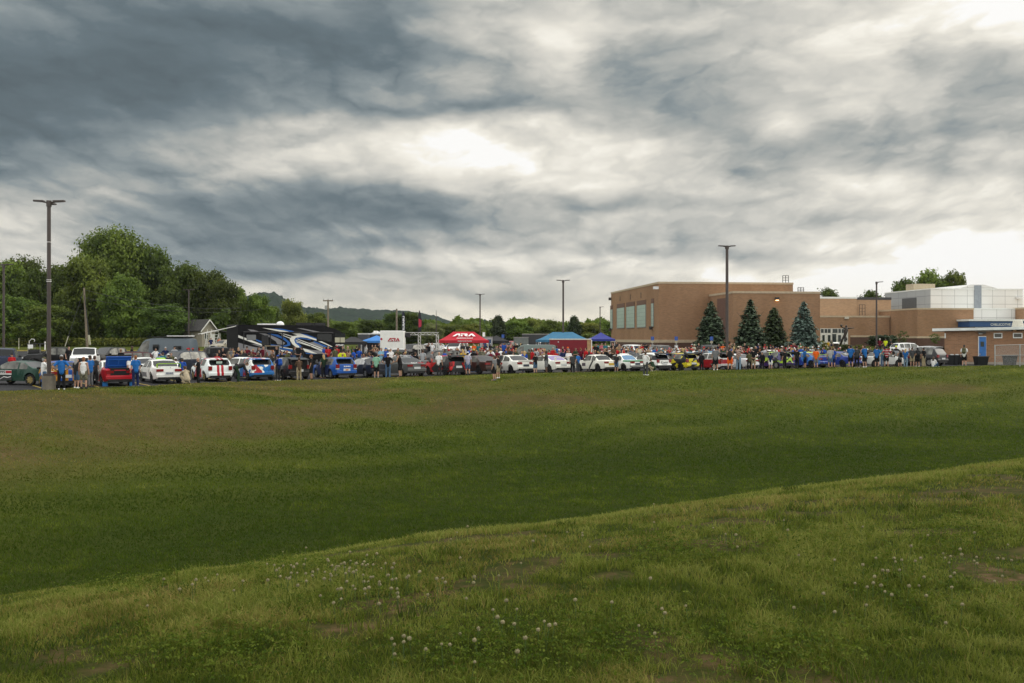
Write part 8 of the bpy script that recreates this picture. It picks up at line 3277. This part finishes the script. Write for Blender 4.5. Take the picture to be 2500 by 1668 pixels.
# the rest of the crowd, too deep in the throng to single out: one mass of figures
def build_crowd():
    r = random.Random(31)
    cols = ['black', 'charcoal', 'charcoal', 'dark grey', 'grey', 'navy', 'white', 'olive', 'brown', 'light grey', 'maroon', 'dark green', 'tan', 'black', 'red', 'royal blue']
    m = bpy.data.materials.new('crowd_cloth')
    m.use_nodes = True
    N = NT(m.node_tree)
    bs = m.node_tree.nodes['Principled BSDF']
    at = N.n('ShaderNodeAttribute', attribute_name='tone')
    N.put(bs.inputs['Base Color'], at.outputs['Color'])
    bs.inputs['Roughness'].default_value = 0.9
    bs.inputs['Specular IOR Level'].default_value = 0.1
    b = MB()
    fc = []

    def paintto(c):
        fc.extend([c] * (len(b.f) - len(fc)))
    for x0, x1, n, Ya, Yb in ((1185, 1345, 30, 84, 108), (1345, 1560, 40, 86, 112), (1560, 1700, 20, 88, 104), (1700, 2000, 56, 88, 112), (1080, 1200, 14, 86, 100), (2000, 2140, 14, 94, 108), (560, 720, 14, 80, 94), (830, 1000, 16, 80, 100)):
        for k in range(n):
            px = x0 + (x1 - x0) * (k + r.random()) / n
            Y = r.uniform(Ya, Yb)
            X = ray(px, Y)
            z = lz1(X, Y)
            h = r.uniform(1.58, 1.86)
            s = h / 1.75
            a = r.uniform(0, 6.28)
            M3 = Matrix.Translation((X, Y, z)) @ Matrix.Rotation(a, 4, 'Z') @ Matrix.Scale(s, 4)
            P = lambda *p: M3 @ Vector(p)
            sh, tr = CLOTH[r.choice(cols)], CLOTH[r.choice(['charcoal', 'denim', 'khaki', 'black', 'navy'])]
            skn = r.choice([(0.42, 0.245, 0.17, 1), (0.33, 0.18, 0.115, 1)])
            hr = r.choice(list(HAIRC.values())) if r.random() < .7 else CLOTH[r.choice(['black', 'white', 'navy', 'red'])]
            for x in (.1, -.1):
                b.tube([P(x, 0, .95), P(x * 1.1, .02, .5), P(x * 1.2, 0, .02)], [.11 * s, .08 * s, .06 * s], 6)
            paintto(tr)
            b.tube([P(0, 0, .88), P(0, 0, 1.12), P(0, 0, 1.36), P(0, 0, 1.47)], [.17 * s, .175 * s, .19 * s, .07 * s], 8)
            el = r.uniform(0, .2)
            for x in (1, -1):
                b.tube([P(x * .2, 0, 1.42), P(x * .26, .0, 1.17)], [.075 * s, .065 * s], 6)
            paintto(sh)
            for x in (1, -1):
                b.tube([P(x * .26, 0, 1.17), P(x * .2, .05 + el, .92 + el)], [.045 * s, .033 * s], 6)
            c = P(0, .02, 1.62)
            b.tube([P(0, 0, 1.44), P(0, .01, 1.56)], .05 * s, 6)
            b.ball(c, (.082 * s, .092 * s, .115 * s), 8, 6)
            paintto(skn)
            c = P(0, -.018, 1.665)
            b.ball(c, (.090 * s, .098 * s, .092 * s), 8, 6)
            paintto(hr)
    me = bpy.data.meshes.new('crowd')
    me.from_pydata(b.v, [], b.f)
    me.polygons.foreach_set('use_smooth', [True] * len(b.f))
    at = me.attributes.new('tone', 'FLOAT_COLOR', 'FACE')
    at.data.foreach_set('color', np.array(fc, np.float32).ravel())
    o = link('crowd', me, m)
    tag(o, 'rest of the crowd packed deep between the rally cars', 'crowd', kind='stuff')


build_crowd()

# ------------------------------------------------------------------ grass blades, clover
def crest_c(X, Y):
    return -0.578 * X + 0.816 * Y - 7.7


def frustum_points(n, y0, y1, power, r, margin=1.06, side=0.8):
    """points over the ground inside the view, denser near the camera"""
    u = r.random(n)
    if power == 1:
        Y = y0 * (y1 / y0) ** u
    else:
        e = 1 - power
        Y = (y0 ** e + u * (y1 ** e - y0 ** e)) ** (1 / e)
    X = (r.random(n) * 2 - 1) * (1250 / F * Y * margin + side)
    return X, Y


def blades(name, X, Y, hgt, wid, lean, tint, dry, r, segs=2):
    n = len(X)
    Z = ground_z(X, Y) - 0.006
    a = r.uniform(0, 2 * math.pi, n)
    la = r.uniform(0, 2 * math.pi, n)
    dx, dy = np.cos(a) * wid / 2, np.sin(a) * wid / 2
    lx, ly = np.cos(la) * lean * hgt, np.sin(la) * lean * hgt
    P = np.stack([X, Y, Z], -1)
    D = np.stack([dx, dy, np.zeros(n)], -1)
    if segs == 1:
        T = P + np.stack([lx, ly, hgt], -1)
        V = np.stack([P - D, P + D, T], 1).reshape(-1, 3)
        idx = np.arange(3 * n)
        lt = np.full(n, 3)
        att = {'tint': ('FACE', tint), 'dry': ('FACE', dry)}
    else:
        Mid = P + np.stack([lx * .35, ly * .35, hgt * .58], -1)
        T = P + np.stack([lx * 1.15, ly * 1.15, hgt * (1 - .25 * lean)], -1)
        V = np.stack([P - D, P + D, Mid + D * .75, Mid - D * .75, T], 1).reshape(-1, 3)
        b = np.arange(n)[:, None] * 5
        idx = np.concatenate([b + np.array([[0, 1, 2, 3]]), b + np.array([[3, 2, 4]])], 1).ravel()
        lt = np.tile([4, 3], n)
        att = {'tint': ('FACE', tint.repeat(2)), 'dry': ('FACE', dry.repeat(2))}
    return np_mesh(name, V, idx, lt, att)


def build_grass():
    r = np.random.default_rng(101)
    # near slope
    n = 560000
    X, Y = frustum_points(n, 2.6, 18.5, 1.5, r, 1.1, 1.5)
    c = crest_c(X, Y)
    k = c < 3.2
    X, Y, c = X[k], Y[k], c[k]
    clump = fbm(X * 2.2, Y * 2.2, 3)
    big = fbm(X * .55 + 40, Y * .55 + 12, 3)
    fine = fbm(X * 7.0, Y * 7.0, 2)
    bare = sstep(.62, .72, fbm(X * 1.5 + 80, Y * 1.5 + 33, 3)) * sstep(1, -1, c)
    keep = r.random(len(X)) > bare * .9 + .45 * sstep(.5, .3, fine)
    X, Y, c, clump, big, fine = X[keep], Y[keep], c[keep], clump[keep], big[keep], fine[keep]
    m = len(X)
    hgt = (.022 + .040 * clump ** 1.6 + .016 * r.random(m)) * (0.75 + .6 * sstep(.35, .65, big)) * r.uniform(.6, 1.25, m)
    hgt *= np.where(c > -1.0, .8, 1.0)
    wid = np.maximum(.0032, .00085 * Y) * r.uniform(.7, 1.4, m)
    lean = r.uniform(.15, 1.0, m)
    tint = np.clip(.40 + .60 * (big - .2) + .95 * (fine - .5) + .55 * (clump - .5) + .42 * (r.random(m) - .4) + .24 * sstep(-3, 1, c), 0, 1)  # tint paints in light on slope and crest, shade between tufts
    dn = fbm(X * 1.1 + 50, Y * 1.1, 3)
    dry = np.where(r.random(m) < .05 + .48 * sstep(.52, .70, dn), r.uniform(.4, 1.0, m), r.uniform(0, .22, m))
    o = link('foreground_grass', blades('foreground_grass', X, Y, hgt, wid, lean, tint, dry, r), M_BLADE)
    tag(o, 'rough mown grass with straw coloured blades on the near slope', 'grass', kind='stuff')
    # tall tufts
    nt = 170
    tx, ty = frustum_points(nt, 3.3, 11, 1.4, r)
    kk = crest_c(tx, ty) < .5
    tx, ty = tx[kk], ty[kk]
    ids = np.repeat(np.arange(len(tx)), 46)
    q = len(ids)
    X = tx[ids] + r.normal(size=q) * .055
    Y = ty[ids] + r.normal(size=q) * .055
    hgt = r.uniform(.05, .115, q) * r.uniform(.6, 1.1, len(tx))[ids]
    tint = np.clip(r.random(len(tx))[ids] * .8 + .3 * (r.random(q) - .3), 0, 1)
    o = link('grass_tufts', blades('grass_tufts', X, Y, hgt, np.maximum(.004, .0009 * Y) * r.uniform(.8, 1.4, q), r.uniform(.2, 1.1, q), tint, np.where(r.random(q) < .06, .7, .05), r), M_BLADE)
    tag(o, 'taller loose grass tufts standing out of the near slope', 'grass', kind='stuff')
    # basin and far bank turf
    n = 620000
    X, Y = frustum_points(n, 13, 97, .75, r)
    d, c = edge_dist(X, Y), crest_c(X, Y)
    k = (d > .05) & (c > 2.6) & (r.random(n) > .6 * dry_mask(X, Y))
    X, Y, d = X[k], Y[k], d[k]
    m = len(X)
    dry0 = dry_mask(X, Y)
    p = fbm(X * .8, Y * .8, 3)
    p2 = fbm(X * .12 + 5, Y * .2, 3)
    cl = vnoise(X * 2.6 + 4, Y * 2.6)
    hgt = (.026 + .045 * p + .03 * cl) * r.uniform(.7, 1.5, m) * (1 - .35 * dry0)
    wid = np.maximum(.014, .0010 * Y) * r.uniform(.7, 1.5, m)
    # mower passes run along the bank
    stripe = np.sin((X * .62 - Y * .78) * 1.7 + 6.0 * fbm(X * .1, Y * .1, 2)) * sstep(26, 18, d)
    tint = np.clip(.24 + .50 * (p2 - .15) + .34 * (p - .5) + .26 * (r.random(m) - .4) + .34 * (cl - .5) + .20 * stripe + .22 * sstep(12, 0, d) - .14 * sstep(18, 27, d), .1, 1)  # top edge lightened in the tint as if lit; basin turf darker green
    dry = np.clip(dry0 * r.uniform(.3, 1.2, m) + .22 * sstep(22, 8, d) * r.random(m) + (r.random(m) < .04) * .4, 0, 1)
    o = link('bank_grass', blades('bank_grass', X, Y, hgt, wid, r.uniform(.2, 1.1, m), tint, dry, r, 1), M_BLADE)
    tag(o, 'short mown turf of the basin and the far bank with brown dry patches', 'grass', kind='stuff')
    # clover and weed leaves in the near slope
    pc = [(830, 1450, 210, 60), (700, 1380, 120, 30), (1180, 1600, 170, 60), (2250, 1440, 220, 80), (1500, 1560, 160, 60), (300, 1420, 130, 40), (520, 1600, 200, 50), (1960, 1330, 160, 35), (1650, 1350, 110, 30), (2350, 1300, 120, 40), (1900, 1600, 200, 60)]
    LX, LY = [], []
    for (cx, cy, sx, sy) in pc:
        q = 620
        px = cx + r.normal(size=q) * sx * .7
        py = cy + r.normal(size=q) * sy * .7
        a, b = screen_to_ground(px, py)
        LX.append(a)
        LY.append(b)
    LX, LY = np.concatenate(LX), np.concatenate(LY)
    ok = (LY > 2.8) & (crest_c(LX, LY) < 1.5)
    LX, LY = LX[ok], LY[ok]
    z = ground_z(LX, LY) + r.uniform(.02, .065, len(LX))
    P0 = np.stack([LX, LY, z], -1)
    P = np.repeat(P0, 3, 0)
    ang = np.tile([0, 2.09, 4.19], len(LX)) + np.repeat(r.uniform(0, 6.28, len(LX)), 3)
    P = P + np.stack([np.cos(ang) * .009, np.sin(ang) * .009, np.zeros(len(P))], -1)
    V, idx, lt = cards(P, np.array([0, 0, 1.0]) + r.normal(size=(len(P), 3)) * .6, r.uniform(.005, .009, len(P)), r)
    o = link('clover_leaves', np_mesh('clover_leaves', V, idx, lt, {'tint': ('FACE', np.repeat(.22 + r.random(len(LX)) * .5, 3)), 'dry': ('FACE', np.zeros(len(P)))}), M_BLADE)
    tag(o, 'dark green clover and weed leaves in patches on the near slope', 'clover', kind='stuff')
    # white clover heads
    rr = random.Random(8)
    heads = []
    for (cx, cy, sx, sy, q) in ((800, 1425, 100, 30, 62), (960, 1470, 100, 34, 30), (480, 1455, 90, 22, 9), (1180, 1605, 110, 40, 20), (1000, 1625, 100, 20, 6), (2230, 1430, 160, 55, 34), (2420, 1410, 80, 50, 10), (1350, 1340, 120, 22, 6),
                                (1870, 1360, 150, 40, 6), (1790, 1560, 260, 60, 6), (2150, 1500, 160, 50, 8), (1650, 1340, 500, 60, 8), (1300, 1500, 400, 80, 8), (900, 1385, 260, 20, 6)):
        for k in range(q):
            heads.append((rr.gauss(cx, sx * .8), rr.gauss(cy, sy * .8)))
    hx, hy = screen_to_ground(np.array([h[0] for h in heads]), np.array([h[1] for h in heads]))
    b, st = MB(), MB()
    for x, y in zip(hx, hy):
        if y < 2.8 or crest_c(x, y) > .8:
            continue
        z = gz1(x, y)
        h = rr.uniform(.055, .115)
        R0 = rr.uniform(.0058, .0090)
        lx, ly = rr.uniform(-.02, .02), rr.uniform(-.02, .02)
        top = Vector((x + lx, y + ly, z + h))
        st.tube([(x, y, z - .01), top], .0014, 3, False)
        # a head is a ball of short florets
        for k in range(26):
            a = k * 2.399
            e = math.asin(1 - 1.65 * (k + .5) / 26)
            dr = Vector((math.cos(a) * math.cos(e), math.sin(a) * math.cos(e), math.sin(e)))
            s1 = dr.cross(Vector((0.3, .2, 1))).normalized() * R0 * .26
            s2 = dr.cross(s1).normalized() * R0 * .26
            p0, p1 = top + dr * R0 * .25, top + dr * R0 * rr.uniform(.9, 1.15)
            b.add([p0 - s1, p0 + s1, p1 + s1, p1 - s1], [(0, 1, 2, 3)])
            b.add([p1 - s1 - s2, p1 + s1 - s2, p1 + s1 + s2, p1 - s1 + s2], [(0, 1, 2, 3)])
        b.ball(top, R0 * .8, 7, 5)
    o = b.build('clover_flowers', mat('clover_cream', (0.26, 0.23, 0.125, 1), .8, vary=.2, scale=30), None)
    tag(o, 'cream white clover heads scattered in the near grass', 'clover flowers', kind='stuff')
    o = st.build('clover_stems', mat('clover_stem', (0.06, 0.10, 0.025, 1), .7, vary=.1), None)
    tag(o, 'thin green stems below the white clover heads', 'clover stems', kind='stuff')


def screen_to_ground(px, py):
    """where the sight line of a photo pixel meets the near slope"""
    px, py = np.asarray(px, float), np.asarray(py, float)
    lo, hi = np.full(px.shape, 2.5), np.full(px.shape, 17.0)
    t, sl = (px - 1250) / F, (YH - py) / F
    ys = np.linspace(2.6, 17, 120)
    best = np.full(px.shape, 0.0)
    done = np.zeros(px.shape, bool)
    for y in ys:
        g = ground_z(t * y, np.full(px.shape, y))
        hit = (~done) & (H + sl * y <= g)
        best = np.where(hit, y, best)
        done |= hit
    hi = best.copy()
    lo = best - (ys[1] - ys[0])
    for _ in range(9):
        mid = (lo + hi) / 2
        under = H + sl * mid <= ground_z(t * mid, mid)
        hi = np.where(under, mid, hi)
        lo = np.where(under, lo, mid)
    best = np.where(done, hi, 0.0)
    return t * best, best


build_grass()

# ------------------------------------------------------------------ the air between here and the hills
def build_haze():
    m = bpy.data.materials.new('haze')
    m.use_nodes = True
    t = m.node_tree
    t.nodes.clear()
    v = t.nodes.new('ShaderNodeVolumePrincipled')
    v.inputs['Color'].default_value = (0.80, 0.87, 0.95, 1)
    v.inputs['Density'].default_value = HAZE
    v.inputs['Anisotropy'].default_value = 0.2
    out = t.nodes.new('ShaderNodeOutputMaterial')
    t.links.new(v.outputs[0], out.inputs['Volume'])
    o = MB().box(-3300, 3300, -40, 3750, -8, 165).build('haze', m)
    o.display_type = 'WIRE'
    tag(o, kind='stuff')


HAZE = 0.00005
build_haze()
